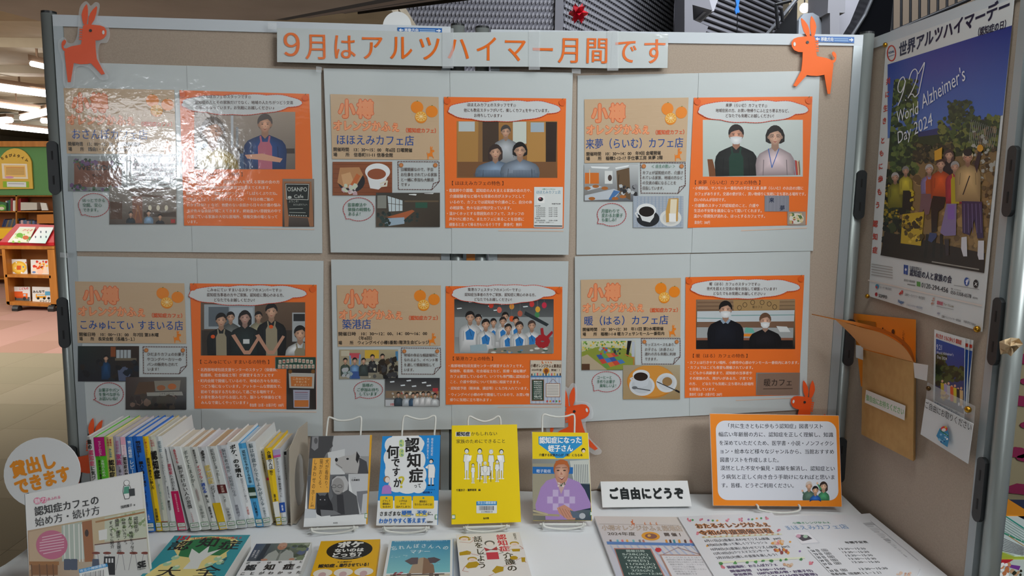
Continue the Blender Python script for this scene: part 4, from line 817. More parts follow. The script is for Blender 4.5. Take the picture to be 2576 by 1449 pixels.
# ---- poster 5
def p5a(c):
    c.grad(qd(1088, 378, 1930, 838), ['#26282a', '#3a3c40', '#8c9090', '#a0a4a2']); c.rect(1090, 530, 1930, 700, '#9aa0a0')
    for x, y in ((1130, 455), (1230, 400), (1440, 470), (1395, 435), (1690, 440), (1500, 420), (1300, 520)): c.poly([(x-22, y), (x+18, y-5), (x+24, y+4), (x-16, y+8)], '#e0eaec')
    for x, y, k in ((1470, 470, '#d86a5a'), (1400, 430, '#c83a2a'), (1575, 440, '#d8903a'), (1575, 545, '#d8582a'), (1745, 420, '#c83a3a'), (1790, 510, '#4a8a5a'), (1795, 465, '#e0a83a'), (1850, 430, '#c8304a'), (1645, 500, '#b8604a')): c.line([(x, 385), (x, y)], 2, '#777'); c.ell(x, y, 21, 26, k, 12)
    c.poly([(1690, 480), (1890, 590), (1870, 610), (1680, 510)], '#2c3438')
    B = '#2f7cc0'
    for x, y, r, yb, hr, gl in ((1520, 525, 30, 700, '#1c1a1a', 1), (1610, 560, 28, 700, '#2a2422', 0), (1292, 545, 32, 760, '#1b1818', 1), (1420, 575, 28, 800, '#1c1a1a', 0), (1500, 565, 30, 740, '#2a2220', 1)):
        L = c.lay; c.fig(x, y, r, '#dfe2e2', yb, hair=hr, glass=gl, w=2.1); c.poly([(x-.8*r, y+3*r), (x, y+2.3*r), (x+.8*r, y+3*r), (x+.6*r, y+4.6*r), (x-.6*r, y+4.6*r)], B)
    for x, y, r, yb, hr, gl in ((1222, 530, 40, 838, '#1a1717', 1), (1355, 590, 36, 838, '#1c1918', 0), (1745, 600, 34, 800, '#4a3a34', 1), (1545, 625, 32, 810, '#2a2624', 0), (1640, 610, 35, 820, '#332c2a', 0)):
        c.fig(x, y, r, '#e6e8e8', yb, hair=hr, glass=gl, w=2.3); c.poly([(x-1.0*r, y+3.2*r), (x, y+2.4*r), (x+1.0*r, y+3.2*r), (x+.7*r, y+4.8*r), (x-.8*r, y+4.8*r)], B); c.line([(x-.5*r, y+1.5*r), (x+.3*r, y+4*r)], 3, '#223')
    c.poly([(1380, 800), (1900, 745), (1930, 838), (1370, 838)], '#8a8478'); c.blobs(14, 1420, 795, 1860, 830, 16, 32, ['#c8b088', '#5a88b0', '#d8d8d0', '#3a5a4a'], 2, .4); c.poly([(1220, 770), (1360, 755), (1370, 815), (1230, 822)], '#9fb4bc')
    for k in range(9): a = k*.7; c.ell(1835+40*math.cos(a), 735+32*math.sin(a), 24, 28, '#a8242c', 10)
    c.poly([(1825, 690), (1818, 625), (1840, 620), (1850, 690)], '#a8242c'); c.poly([(1870, 690), (1915, 645), (1925, 665), (1885, 710)], '#a8242c')
def p5b(c):
    c.grad(qd(115, 805, 612, 1055), ['#b0a284', '#b4a888', '#6a6a60', '#a09884']); c.rect(330, 810, 450, 880, '#d8b03a'); c.rect(200, 835, 290, 880, '#c8505a'); c.rect(130, 815, 200, 860, '#c8c0a8'); c.rect(590, 820, 612, 900, '#4a86b0')
    c.fig(245, 900, 22, '#6a94c0', 1055, w=2); c.line([(210, 930), (205, 860)], 14, '#7aa0c8'); c.line([(285, 930), (290, 850)], 14, '#7aa0c8'); c.poly([(220, 990), (285, 990), (290, 1050), (215, 1050)], '#3a5a98')
    for x, y, k in ((165, 900, '#4a5a50'), (320, 900, '#3a4644'), (395, 870, '#2a2c30'), (480, 865, '#2c241e')): c.fig(x, y, 20, k, y+130, w=2)
    c.blobs(22, 470, 880, 605, 1040, 16, 34, ['#2a221a', '#4a3a28', '#191a1e', '#3c3c40'], 5); c.blobs(8, 150, 960, 215, 1050, 14, 24, ['#b8bcc0', '#9aa'], 5); c.blobs(8, 350, 900, 440, 1040, 12, 22, ['#b8b4a0', '#5a5a58'], 8)
def p5c(c):
    c.grad(qd(502, 1045, 965, 1285), ['#2a2a2e', '#34343a', '#6a6460', '#8a8a88'])
    for x, y in ((700, 1068), (560, 1078), (650, 1108), (830, 1085), (745, 1115), (870, 1110)): c.poly([(x-18, y-3), (x+20, y-8), (x+22, y+4), (x-14, y+7)], '#e4ecf0')
    c.rect(505, 1155, 960, 1215, '#8a7660'); c.blobs(26, 510, 1160, 950, 1230, 8, 18, ['#c8923a', '#b8b4b0', '#4a6a8a', '#a84a44', '#dcd8c8'], 7); c.rect(505, 1230, 680, 1284, '#c8ccd0'); c.T('お気軽にどうぞ', 545, 1280, 640, 1280, 22, '#c03a34', .03)
    for x, y, k in ((615, 1185, '#3a4a58'), (685, 1190, '#c0c8d0'), (740, 1190, '#3a5a78'), (775, 1185, '#dfe2e4'), (825, 1180, '#e4e6e8'), (870, 1180, '#e0e4e6'), (925, 1195, '#d8dce0')): c.fig(x, y, 17, k, 1285, w=2.2)
    c.rect(905, 1130, 950, 1160, '#b83a44')
def p5d(c):
    c.poly([(1735, 895), (1996, 900), (1990, 1265), (1730, 1262)], '#d8ccb8'); c.donk(1832, 908, .05, '#d8682a'); 
    for x in (1862, 1884, 1906): c.donk(x, 910, .03, '#d8682a')
    c.T('小樽オレンジかふぇ築港店', 1735, 955, 1994, 960, 30, '#4a2c18', .03); c.T('2024年度', 1742, 986, 1828, 988, 20, '#4a2c18', .02); c.T('開催！！', 1908, 988, 1994, 990, 20, '#4a2c18', .02); c.ell(1866, 985, 28, 28, '#e0962a', 18); c.ell(1866, 985, 18, 18, '#8a4a28', 14)
    for i in range(11): x = 1740+i*24; c.rect(x, 1008-(i % 3)*3, x+10, 1026, ['#4a3428', '#5ab0b8', '#d8565a', '#d8b04a', '#3a6a9a'][i % 5])
    c.rect(1735, 1026, 1994, 1040, '#4a7cae'); c.rect(1735, 1040, 1994, 1262, '#c4cedc')
    for k in range(8): c.line([(1745+k*33, 1042), (1745+k*33, 1258)], 9, '#a8b8d0')
    c.rect(1742, 1058, 1848, 1240, '#8a5a3c'); c.rect(1748, 1064, 1842, 1232, '#22463a')
    for k, t in enumerate(('開催日時', '5/28(火)', '7/23(火)', '9/8(日)', '11/26(火)', '12/24(火)', '2/25(火)', '10:30～12:30', '場所', 'ウィングベイ小樽')): c.T(t, 1760, 1082+k*16, 1830, 1082+k*16, 12, '#e4e8e0', .03)
    c.line([(1890, 1090), (1924, 1052), (1962, 1090)], 3, '#8a5a3c'); c.rect(1862, 1090, 1984, 1208, '#9a6a4a'); c.rect(1867, 1095, 1979, 1203, '#e8e4dc')
    for k in range(7): c.line([(1874, 1108+k*13), (1970, 1108+k*13)], 5, '#a8a4a0', dash=(7, 3))
    for k in range(5): c.ell(1875+k*26, 1242, 8, 9, ['#c84a4a', '#e0a030', '#8a5aa0', '#5a9a60', '#d8703a'][k])
poster(PMP, PMN, 'laminated cafe poster with a crowd in white shirts, bottom middle of the six', (820, 640, 3.37),
       [(833, 653), (1430, 657), (1420, 1075), (840, 1085)], (1136, 1136), [(92, 260), (974, 262), (972, 774), (102, 780)], [(1016, 268), (2004, 274), (1994, 1270), (1016, 1272)],
       '築港店', (4.5, 33, 41.5), [('開催日時　10：30～12：00、14：00～16：00', .6, 87, 47.8), ('（年6回）', 18, 36, 52), ('場　　所　ウィングベイ小樽5番館1階済生会ビレッジ', .6, 89, 56.2)], None,
       [('地域の身近な相談場所に', 662, 952, 866), ('なれるよう、イベント等', 662, 952, 906), ('を通して情報発信して', 662, 926, 948), ('います。', 662, 762, 990)], (640, 792, 972, 1012), None,
       (360, 1145, 122, 74, 252, 1222), [('皆様の', 308, 404, 1122), ('ご参加お待ち', 262, 452, 1160), ('しています', 282, 436, 1196)],
       '【 築港カフェの特色 】', (1052, 1440, 898),
       [('・南部地域包括支援センターが運営するカフェです。', 1030, 1690, 956), ('保健師、看護師、社会福祉士など、医療・福祉職が', 1050, 1696, 1000), ('カフェ運営しているので、いつでも専門職に認知症の', 1050, 1722, 1046), ('こと、介護や受診について気軽に相談できます。', 1050, 1665, 1092), ('・認知症予防（軽体操、講話等）にも力を入れています。', 1030, 1730, 1146), ('・ウィングベイ小樽の中で開催しているので、お買い物', 1030, 1722, 1200), ('帰りに気軽に立ち寄れます♪', 1050, 1412, 1244)],
       (1074, 254, 1948, 424), [('築港カフェスタッフのメンバーです☺', 1202, 1655, 310), ('認知症当事者の方やご家族、認知症に関心のある方、', 1176, 1795, 352), ('どなたでもお越しください！', 1254, 1592, 393)],
       [('', [(1090, 378), (1924, 384), (1920, 842), (1096, 832)], p5a), ('', [(116, 806), (612, 806), (612, 1055), (116, 1055)], p5b), ('', [(508, 1046), (964, 1048), (960, 1286), (504, 1284)], p5c), ('', qd(1730, 895, 1996, 1265), p5d)])
# ---- poster 6
def p6a(c):
    c.grad(qd(1080, 415, 1920, 835), ['#8a6c54', '#a08664', '#1c1a1c', '#1a181a']); 
    for k in range(6): c.line([(1092, 425+k*16), (1915, 418+k*16)], 5, '#6f5440' if k % 2 else '#9a7c60')
    c.poly([(1395, 420), (1790, 415), (1785, 505), (1400, 512)], '#a8885a'); c.T('暖カフェ', 1556, 490, 1645, 488, 22, '#3a2c1c', .01)
    for x, y in ((1448, 485), (1494, 460), (1560, 440), (1640, 440), (1700, 452), (1746, 478)): c.line([(x+18*math.cos(a*.785), y+20*math.sin(a*.785)) for a in range(8)], 4, '#4a3a28', close=True)
    c.poly([(1088, 515), (1915, 505), (1912, 610), (1088, 605)], '#c4ccd0'); c.line([(1380, 550), (1910, 545)], 6, '#6a9a98'); c.line([(1090, 572), (1300, 575)], 6, '#6a9a98')
    c.poly([(1088, 605), (1912, 600), (1908, 650), (1088, 655)], '#7a5c48'); c.poly([(1085, 650), (1905, 655), (1903, 740), (1083, 740)], '#a4a8a8'); c.rect(1480, 705, 1720, 728, '#e0862a'); c.rect(1083, 740, 1900, 760, '#8a5a44'); c.rect(1083, 760, 1900, 835, '#181618')
    c.poly([(1500, 650), (1560, 660), (1580, 700), (1490, 695)], '#6ab0a0'); c.poly([(1760, 640), (1850, 645), (1880, 690), (1790, 690)], '#d8dcdc')
    c.fig(1330, 500, 58, '#10121c', 835, hair='#1a1716', skin='#d8a88c', mask=1, w=2.6, collar='#8fa4b8'); c.fig(1666, 595, 52, '#16151a', 835, hair='#6a4c38', skin='#dcae94', mask=1, w=2.6)
def p6b(c):
    c.grad(qd(110, 765, 565, 1012), ['#d4d4b0', '#d8d6b4', '#6a6a40', '#7a8040']); c.blobs(70, 115, 768, 490, 845, 6, 12, ['#5a8a3a', '#8ab04a', '#e0b83a'], 9); c.poly([(110, 860), (250, 815), (480, 830), (560, 900), (560, 1010), (110, 1010)], '#8c983a')
    g = [(235, 885), (400, 865), (480, 950), (310, 1000)]
    for i in range(4):
        for j in range(3):
            def L(a, b): u = [g[0][k]+(g[1][k]-g[0][k])*a for k in (0, 1)]; v = [g[3][k]+(g[2][k]-g[3][k])*a for k in (0, 1)]; return (u[0]+(v[0]-u[0])*b, u[1]+(v[1]-u[1])*b)
            c.poly([L(i/4, j/3), L((i+1)/4, j/3), L((i+1)/4, (j+1)/3), L(i/4, (j+1)/3)], ['#3a5aa0', '#c8483a', '#6a9a4a', '#4a7ab8', '#d8763a'][(i*2+j) % 5])
    c.blobs(12, 265, 825, 345, 880, 9, 16, ['#c83a34', '#4a7ab0', '#e0b83a', '#aeb4b8'], 4); c.blobs(10, 370, 835, 450, 880, 9, 16, ['#a8b0ac', '#4a6a5a', '#2c3c34'], 4); c.poly([(500, 765), (535, 765), (505, 900), (488, 890)], '#16161a'); c.rect(535, 770, 565, 900, '#b8c0cc'); c.line([(480, 880), (555, 910), (550, 1005)], 9, '#c07a3c'); c.poly([(110, 1012), (110, 900), (160, 880), (330, 1012)], '#b8a88c'); c.rect(110, 960, 180, 1012, '#5a3c28')
def p6c(c):
    c.grad(qd(462, 970, 945, 1260), ['#a89a80', '#b4a88c', '#a08458', '#b09468']); c.ell(700, 1110, 205, 142, '#c8822c', 30); c.ell(700, 1104, 196, 134, '#d8943c', 30)
    c.ell(622, 1145, 108, 86, '#d4d8dc', 28); c.ell(622, 1142, 88, 68, '#c4cacf', 28); c.poly([(545, 1060), (565, 1145), (620, 1160), (670, 1140), (690, 1060)], '#ccd2d8'); c.ell(615, 1055, 72, 45, '#dce0e4', 26); c.ell(612, 1068, 60, 36, '#2c1e16', 24); c.line([(545, 1075), (525, 1085), (550, 1110)], 11, '#ccd2d8'); c.line([(560, 1165), (690, 1185)], 9, '#55585c'); c.ell(560, 1162, 24, 13, '#6a6e72')
    c.ell(830, 1120, 88, 82, '#d8dcde', 28); c.ell(830, 1120, 68, 62, '#cdd2d6', 28); c.ell(836, 1110, 42, 38, '#9c7a4c', 22); c.line([(750, 1112), (910, 1185)], 8, '#3c3e42'); c.line([(910, 1185), (940, 1200)], 16, '#1c1a1a')
def p6d(c): c.poly([(1600, 1042), (1958, 1034), (1948, 1222), (1590, 1222)], '#8a7060'); c.T('暖カフェ', 1650, 1150, 1898, 1146, 62, '#2a1e18', .012); c.line([(1650, 1172), (1895, 1168)], 7, '#5a4438', dash=(8, 3)); c.T('はる', 1660, 1096, 1700, 1096, 12, '#2a1e18')
poster(PRP+PRN*.005, PRN, 'laminated cafe poster with two masked staff in black behind a counter, bottom right', (1430, 630, 3.37),
       [(1446, 645), (2038, 632), (2028, 1030), (1447, 1062)], (1738, 1736), [(103, 248), (952, 232), (948, 736), (106, 745)], [(992, 226), (1998, 208), (1950, 1225), (985, 1248)],
       '暖（はる）カフェ店', (3, 88), [('開催時間　10：30～12：30　年11回 第2水曜開催', 1.5, 83, 51), ('場　　所　稲穂1‐1‐8 暖カフェサンモール一番街内', 1.5, 84, 55.6)], None,
       [('キッズスペースもあり、', 646, 920, 810), ('お子さん（お孫さん）', 646, 908, 851), ('連れの方も気軽に利用', 646, 910, 890), ('できます。', 646, 770, 932)], (618, 745, 945, 960), None,
       (322, 1112, 122, 86, 214, 1192), [('コーヒーと', 240, 370, 1090), ('手作りお菓子', 240, 396, 1126), ('美味しいよ！', 264, 420, 1160)],
       '【 暖（はる）カフェの特色 】', (1028, 1540, 908),
       [('・カフェは行きやすい場所、小樽市中心部のサンモール一番街内にあります。', 998, 1968, 962), ('・カフェではこども食堂も開催されています。', 1002, 1580, 1004), ('こどもから高齢者まで、認知症の当事者や', 1022, 1556, 1050), ('その家族の方、障がいがある方、子育て中', 1022, 1556, 1096), ('の方、　どなたでも気軽に立ち寄れる居場所', 1020, 1568, 1142), ('を目指しています。', 1020, 1264, 1188), ('飲食代（お茶・お菓子代）200円', 1024, 1300, 1232)],
       (1040, 240, 1962, 412), [('暖（はる）カフェのスタッフです☺', 1190, 1624, 296), ('世代を超えた交流の場を目指して頑張っています！', 1168, 1778, 336), ('どなたでもお気軽にお越しください♪', 1222, 1675, 376)],
       [('', [(1092, 424), (1918, 412), (1900, 820), (1082, 838)], p6a), ('', [(112, 770), (562, 764), (556, 1004), (112, 1014)], p6b), ('', [(470, 978), (945, 972), (940, 1250), (465, 1258)], p6c), ('', qd(1588, 1034, 1960, 1224), p6d)])
# ---------------------------------------------------------------- banner
P, n = PMP+PMN*.014, PMN
g = [(697, 70), (1126, 82), (1344, 80), (1540, 80), (1681, 86)]; gb = [(697, 156), (1122, 167), (1344, 168), (1536, 172), (1679, 171)]
bn = root('month_banner', hit(1180, 170, P, n), 'long white banner with orange lettering taped across the top of both boards', 'banner')
for i in range(4):
    q = [hit(*g[i], P, n), hit(*g[i+1], P, n), hit(*gb[i+1], P, n), hit(*gb[i], P, n)]
    MB().prism([p+n*(.0006*(i % 2)) for p in q], -n*.0008).build('sheet', M_lamp, bn)
c = Cv(P, n, bn, M_lam, .0016).crop(0, 0, 1); c.part('lettering')
def bt(t, xs, y0, y1, h):
    for i, ch_ in enumerate(t): c.T(ch_, xs[i], y0+(y1-y0)*(xs[i]-xs[0])/max(1, xs[-1]-xs[0]), xs[i]+62, y0+(y1-y0)*(xs[i]-xs[0])/max(1, xs[-1]-xs[0])+1, h, '#ec6e08', .014)
GRES[0] = 6
c.T('９', 698, 146, 772, 148, 72, '#ec6e08', .014)
bt('月はアルツハイマー月間です', [768, 836, 905, 978, 1050, 1122, 1194, 1264, 1334, 1402, 1470, 1542, 1614], 149, 161, 66); c.flush(); GRES[0] = 2
for i, (x, y) in enumerate(((1127, 70), (1344, 74), (1541, 76))):
    q = [(x-14, y+2), (x+14, y+2), (x+14, y+102), (x-14, y+102)]
    tag(MB().prism([hit(a, b, P, n)+n*.003 for a, b in q], -n*.0004).build('clear_tape', M_clear), 'strip of clear tape over the banner joint %s' % ('near the middle posts', 'at the long bar character', 'near the right end')[i], 'tape', 'clear tape strips on the banner')
    
# ---------------------------------------------------------------- small things on the boards
def sticker(P, n, q, lb, sw):
    rt = root('direction_sticker', hit(*q[3], P, n), lb, 'sticker', 'blue direction stickers')
    MB().prism([hit(x, y, P, n) for x, y in q], -n*.0006).build('sticker', mat('sticker_blue', '#1866b4', .4), rt)
    c = Cv(P, n, rt, M_prt, .0006); c.uv = (q, 100, 16); c.part('lettering')
    def ar(x, s): c.poly([(x, 8), (x+6*s, 2.5), (x+6*s, 6.3), (x+11*s, 6.3), (x+11*s, 9.7), (x+6*s, 9.7), (x+6*s, 13.5)], '#e8eef4')
    ar(2, 1); ar(98, -1); c.T('移動方向', 15, 13.5, 47, 13.5, 11, '#e8eef4', .03); c.line([(50, 6), (84, 6)], 2.4, '#a8c8e8', dash=(2, .8)); c.line([(50, 11), (84, 11)], 2.4, '#a8c8e8', dash=(2, .8)); c.flush()
sticker(PLP+PLN*.006, PLN, [(1000, 69), (1112, 71), (1112, 84), (1001, 82)], 'blue direction sticker half hidden by the banner top edge', 0)
sticker(PRP+PRN*.006, PRN, [(2048, 91), (2149, 93), (2149, 108), (2050, 105)], 'blue direction sticker beside the ears of the right donkey cutout', 0)
pts = [(964, 70)]+[(999+36*math.cos(math.radians(a)), 66-37*math.sin(math.radians(a))) for a in range(175, 4, -10)]+[(1037, 72)]
tag(MB().prism([hit(x, y, PLP-PLN*.03, PLN) for x, y in pts], -PLN*.001).build('round_card', M_card), 'white half round card rising behind the left board top rail', 'card')
def donkey(lb, ex, ey, k, flip, rot, P, n, m, cut=None, lam=False, parts='BEET'):
    """ex,ey eye position in pixels; k scale"""
    cr_, sr = math.cos(rot), math.sin(rot)
    def q(pts):
        o = []
        for a, b in pts:
            u, v = flip*(a-452)*k/3.45, (b-367)*k/3.45; o.append(hit(ex+u*cr_-v*sr, ey+u*sr+v*cr_, P, n))
        return o
    rt = root('donkey_cutout', q([(480, 815)])[0], lb, 'paper donkey', 'orange paper donkeys')
    MB().prism(q(DB), -n*.0015).build('body', m, rt); MB().prism(q(DE1), -n*.0015).build('ear', m, rt); MB().prism([p+n*.0004 for p in q(DE2)], -n*.0015).build('ear', m, rt)
    MB().prism([p+n*.0003 for p in q(DT)], -n*.0015).build('tail', m, rt)
    mb = MB()
    for i in range(5): mb.prism([p+n*.0002 for p in q([(516, 352+i*21), (545+i, 350+i*21), (549+i, 357+i*21), (545+i, 364+i*21), (516, 363+i*21)])], -n*.0015)
    mb.build('mane', m, rt)
    MB().prism([p+n*.0012 for p in q([(452+13*math.cos(a*.5236), 367+13*math.sin(a*.5236)) for a in range(12)])], -n*.0008).build('eye', M_black, rt)
    MB().prism([p+n*.0012 for p in q([(340+10*math.cos(a*.5236), 383+18*math.sin(a*.5236)) for a in range(12)])], -n*.0008).build('nostril', M_card, rt)
    if lam:
        o = [(300, 330), (360, 295), (400, 285), (385, 215), (375, 140), (410, 118), (450, 150), (470, 130), (500, 112), (545, 160), (560, 260), (570, 400), (600, 470), (650, 470), (680, 425), (730, 450), (735, 520), (700, 640), (685, 845), (600, 850), (580, 690), (470, 690), (370, 790), (300, 770), (380, 620), (375, 485), (310, 470), (285, 400)]
        o = [tuple(v) for v in catmull([Vector(p) for p in o+o[:1]], 4)][:-1]
        MB().prism([p-n*.0006 for p in q(o)], -n*.0006).build('laminate_margin', M_clear, rt)
donkey('orange donkey cutout in a clear laminate margin at the top left corner', 228, 77, 1.0, -1, 0, PLP+PLN*.009, PLN, M_orl, lam=True)
donkey('flat orange paper donkey facing left at the top right corner of the boards', 2031, 106.5, 1.0, 1, 0, PRP+PRN*.011, PRN, M_or)
donkey('orange donkey cutout facing right behind the wire stand of the purple sweater book', 1444.5, 1035, .97, -1, -.25, PRP+PRN*.012, PRN, M_orl, lam=True)
donkey('orange donkey cutout peeking above the orange framed sign', 2024, 1011.5, .86, 1, .2, PRP+PRN*.012, PRN, M_orl)
donkey('orange donkey cutout mostly hidden behind the upright book row', 243, 1113, .92, -1, 0, PLP+PLN*.009, PLN, M_orl)
for i, (x, y, w, h, p) in enumerate(((806, 178, 14, 16, 0), (1448, 182, 22, 14, 1), (172, 640, 20, 14, 0), (1250, 656, 16, 10, 1), (690, 70, 22, 18, 0))):
    PP, nn = ((PLP, PLN), (PRP, PRN))[p]; q = [(x-w/2, y-h/2), (x+w/2, y-h/2+2), (x+w/2, y+h/2), (x-w/2, y+h/2-2)]
    tag(MB().prism([hit(a, b, PP, nn)+nn*.02 for a, b in q], -nn*.0005).build('clear_tape', M_clear), 'scrap of clear tape %s' % ('between the first two top posters', 'at the corner above the top right poster', 'on the left board edge between poster rows', 'above the bottom middle poster', 'at the left end of the banner')[i], 'tape')
# ---------------------------------------------------------------- side panel: big photo poster
P, n = PSP+PSN*.006, PSN
def pin(P, n, x, y, lb, r=.0055, m=None):
    p = hit(x, y, P, n)+n*.002; tag(MB().ball(p+n*.002, r, 8).build('pin', m or M_brass, None, True), lb, 'pin')
bp = root('photo_poster', hit(2330, 800, P, n), 'tall poster with a group photo under blue sky pinned on the side board', 'poster')
q = [(2229, 108.7), (2551, -4), (2470, 835), (2184.8, 744.4)]
g = [hit(x, y, P, n) for x, y in q]
MB().prism(g, -n*.001).build('sheet', M_paper, bp)
c = Cv(P, n, bp, M_cov, .0004)
c.crop(1900, 0, 3.45)
# photo field (px): TL 2252,170  TR 2540,73  BR 2476,690  BL 2216,643
ph = [(1214, 588), (2210, 250), (1988, 2370), (1090, 2215)]
c.part('photo', 0, ph); c.grad(ph, ['#2a3f92', '#1c2f86', '#6a5a48', '#2c261c'])
c.grad([(1150, 560), (2230, 220), (2150, 1000), (1150, 1200)], ['#2e45a0', '#1d3088', '#4a6cc0', '#5b7cc4'])
c.poly([(1130, 1130), (1400, 1190), (1650, 1160), (2140, 1050), (2150, 1330), (1330, 1440), (1130, 1420)], '#343c1e')
c.poly([(1130, 1400), (1330, 1420), (2150, 1300), (2100, 2400), (1080, 2300)], '#8a7048')
c.blobs(156, 1400, 1440, 2090, 2250, 22, 54, ['#97794c', '#7e6540', '#a98a58', '#6e5636'], 31)
c.blobs(390, 1180, 700, 1400, 1500, 13.75, 36, ['#3c4f26', '#2c3a1c', '#55682f', '#6c7a3a', '#21301a'], 11)
c.blobs(312, 1600, 1010, 2120, 1300, 13.75, 33, ['#4c5c2a', '#6a7434', '#7a7c3a', '#39461f', '#2c3620'], 12)
c.blobs(156, 1680, 880, 1900, 1060, 11, 25.2, ['#3a4626', '#2c3620', '#4c5830'], 13)
c.blobs(156, 1380, 1250, 1720, 1420, 12.1, 27.6, ['#3a3220', '#54482c', '#6e6038', '#2a2a1c'], 14)
c.blobs(156, 1900, 1100, 2090, 1900, 11, 26.4, ['#6a583c', '#8a7450', '#4a3c28', '#b0b0a8'], 15)
for k in range(14): c.line([(1880+k*17, 1040+k*6), (1860+k*16, 1240+k*4)], 4, '#9a9c98', step=0)
c.blobs(234, 1120, 1500, 1330, 2300, 16.5, 42, ['#1c2014', '#2c3418', '#14160e', '#3c4420'], 16); c.blobs(67, 1130, 1600, 1250, 1900, 6.6, 18, ['#b89a22', '#8a7a20'], 17)
c.poly([(1130, 2010), (2000, 2200), (1990, 2370), (1090, 2215)], '#2a2018')
for k in range(3): c.line([(1500+k*60, 2040), (1480+k*70, 2230)], 26, '#1c1812')
# people, coordinates of crop (2150,380)x3.019
c.crop(2150, 380, 3.019); c.clip = [(238, -120), (1075, -480), (985, 925), (195, 795)]
F_ = c.fig
F_(312, 200, 30, '#8a8420', 430, hair='#b8b4b4', skin='#c89a80', w=1.9)
F_(392, 150, 28, '#c8b830', 330, hair='#8a8888', skin='#c89a80', w=1.8); c.poly([(372, 300), (445, 300), (440, 450), (365, 440)], '#1c1814')
F_(572, 140, 32, '#9a8ac0', 330, hair='#b8b6b8', skin='#d4a488', w=2, apron='#d8622a'); c.poly([(510, 325), (600, 325), (570, 480), (540, 485), (530, 440), (510, 480), (495, 470)], '#7a5a62')
F_(722, 30, 34, '#1c1a1e', 200, hair='#4a3430', skin='#dcae94', long=1, mask=0, w=1.8)
F_(660, 100, 36, '#d8541c', 360, hair='#4a3028', skin='#dcae94', w=2.1); c.poly([(600, 340), (700, 350), (680, 430), (640, 460), (630, 610), (590, 620), (585, 420)], '#1c1818'); c.poly([(575, 620), (628, 625), (630, 650), (590, 695), (562, 680)], '#3c4a78')
F_(768, 120, 34, '#c8344a', 400, hair='#a8a6a6', skin='#d4a488', w=2.1, apron='#e0cc2a'); c.poly([(705, 400), (780, 400), (775, 640), (690, 645), (655, 620)], '#8a7aa8'); c.rect(712, 410, 765, 520, '#8a68b8'); c.poly([(688, 670), (722, 670), (722, 790), (700, 795)], '#3a3236')
F_(866, 45, 42, '#cfae78', 385, hair='#dccca4', skin='#d0987c', w=2.3); c.ell(866, 12, 34, 28, '#2a2220', 14); c.poly([(915, 100), (945, 10), (975, -10), (960, 60), (935, 170)], '#3a2830'); c.ell(960, -22, 24, 28, '#e0a028', 12)
c.line([(880, 190), (830, 330)], 8, '#2a2424'); c.poly([(820, 380), (975, 385), (985, 660), (940, 665), (915, 520), (880, 640), (825, 620)], '#3a3058')
for k in range(5): c.line([(838+k*30, 400), (840+k*32, 620)], 4, '#7a70a0', step=0)
c.lay += 1; c.poly([(818, 655), (858, 650), (862, 800), (832, 800), (815, 740)], '#dcdce4'); c.poly([(945, 680), (990, 680), (988, 825), (950, 825), (940, 790)], '#dcdce4')
c.poly([(370, 480), (535, 460), (510, 720), (355, 700)], '#c8a828'); c.blobs(36, 375, 490, 515, 690, 14, 26, ['#4c3c14', '#8a7018', '#e0c040', '#3a2c10'], 19); c.poly([(612, 0), (672, -30), (668, 60), (614, 75)], '#e0a82a')
c.blobs(10, 430, 290, 450, 440, 8, 16, ['#c8b020'], 3)
c.clip = None; c.crop(1900, 0, 3.45)
W_ = '#e8ecf4'; c.part('sky_lettering', 32)

for st in ([(1305, 705), (1290, 668), (1262, 690), (1243, 745), (1246, 790), (1268, 800), (1295, 750), (1308, 700), (1290, 790), (1262, 870), (1243, 915)], [(1340, 690), (1362, 625), (1392, 600), (1412, 630), (1402, 700), (1370, 780), (1332, 850), (1350, 822), (1372, 818), (1392, 842), (1426, 806)], [(1422, 640), (1450, 590), (1475, 545), (1452, 670), (1424, 806)], [(1308, 866), (1312, 872)]): c.line([tuple(p) for p in catmull([Vector(p) for p in st], 5)], 8, W_)
c.T("Alzheimer's", 1455, 945, 1835, 690, 130, W_, -.004); c.T('World', 1232, 1070, 1425, 985, 110, W_, -.004); c.T('Day 2024', 1240, 1250, 1548, 1085, 110, W_, -.004)
c.crop(1900, 0, 3.45)
c.part('lettering', 2)
c.T('世界アルツハイマーデー', 1245, 497, 2212, 110, 118, '#14183c', .035)
c.T('（認知症の日）', 1905, 322, 2205, 238, 70, '#14183c', .03)
pts = [(1184+36*math.cos(a*.3142), 462+66*math.sin(a*.3142)) for a in range(20)]; c.line(pts, 10, '#c8402c', close=True); c.T('VOAL', 1156, 470, 1210, 452, 20, '#2a3a6a', .03); c.line([(1160, 490), (1208, 474)], 5, '#7a8ab0', dash=(5, 3))
for ch_, x, y in (('共', 1155, 735), ('に', 1146, 850), ('生', 1132, 970), ('き', 1122, 1080), ('と', 1108, 1250), ('も', 1098, 1360), ('に', 1090, 1475)): c.T(ch_, x-20, y+4, x+20, y-10, 56, '#c8402c', .03)
c.crop(2150, 380, 3.019)
for ch_, x, y in (('歩', 195, 240), ('も', 188, 338), ('う', 174, 438), ('認', 157, 580), ('知', 157, 678), ('症', 155, 780)): c.T(ch_, x-19, y-6, x+19, y-1, 50, '#c8402c', .03)
c.T('公益社団法人', 418, 893, 512, 908, 22, '#1c2440', .02); c.T('認知症の人と家族の会', 418, 946, 738, 1006, 52, '#14183c', .025)
c.poly([(376, 862), (390, 865), (388, 935), (374, 932)], '#2a4a9a'); c.poly([(392, 866), (408, 868), (405, 940), (390, 937)], '#2a4a9a'); c.ell(391, 900, 8, 10, '#dfe2ee', 8)
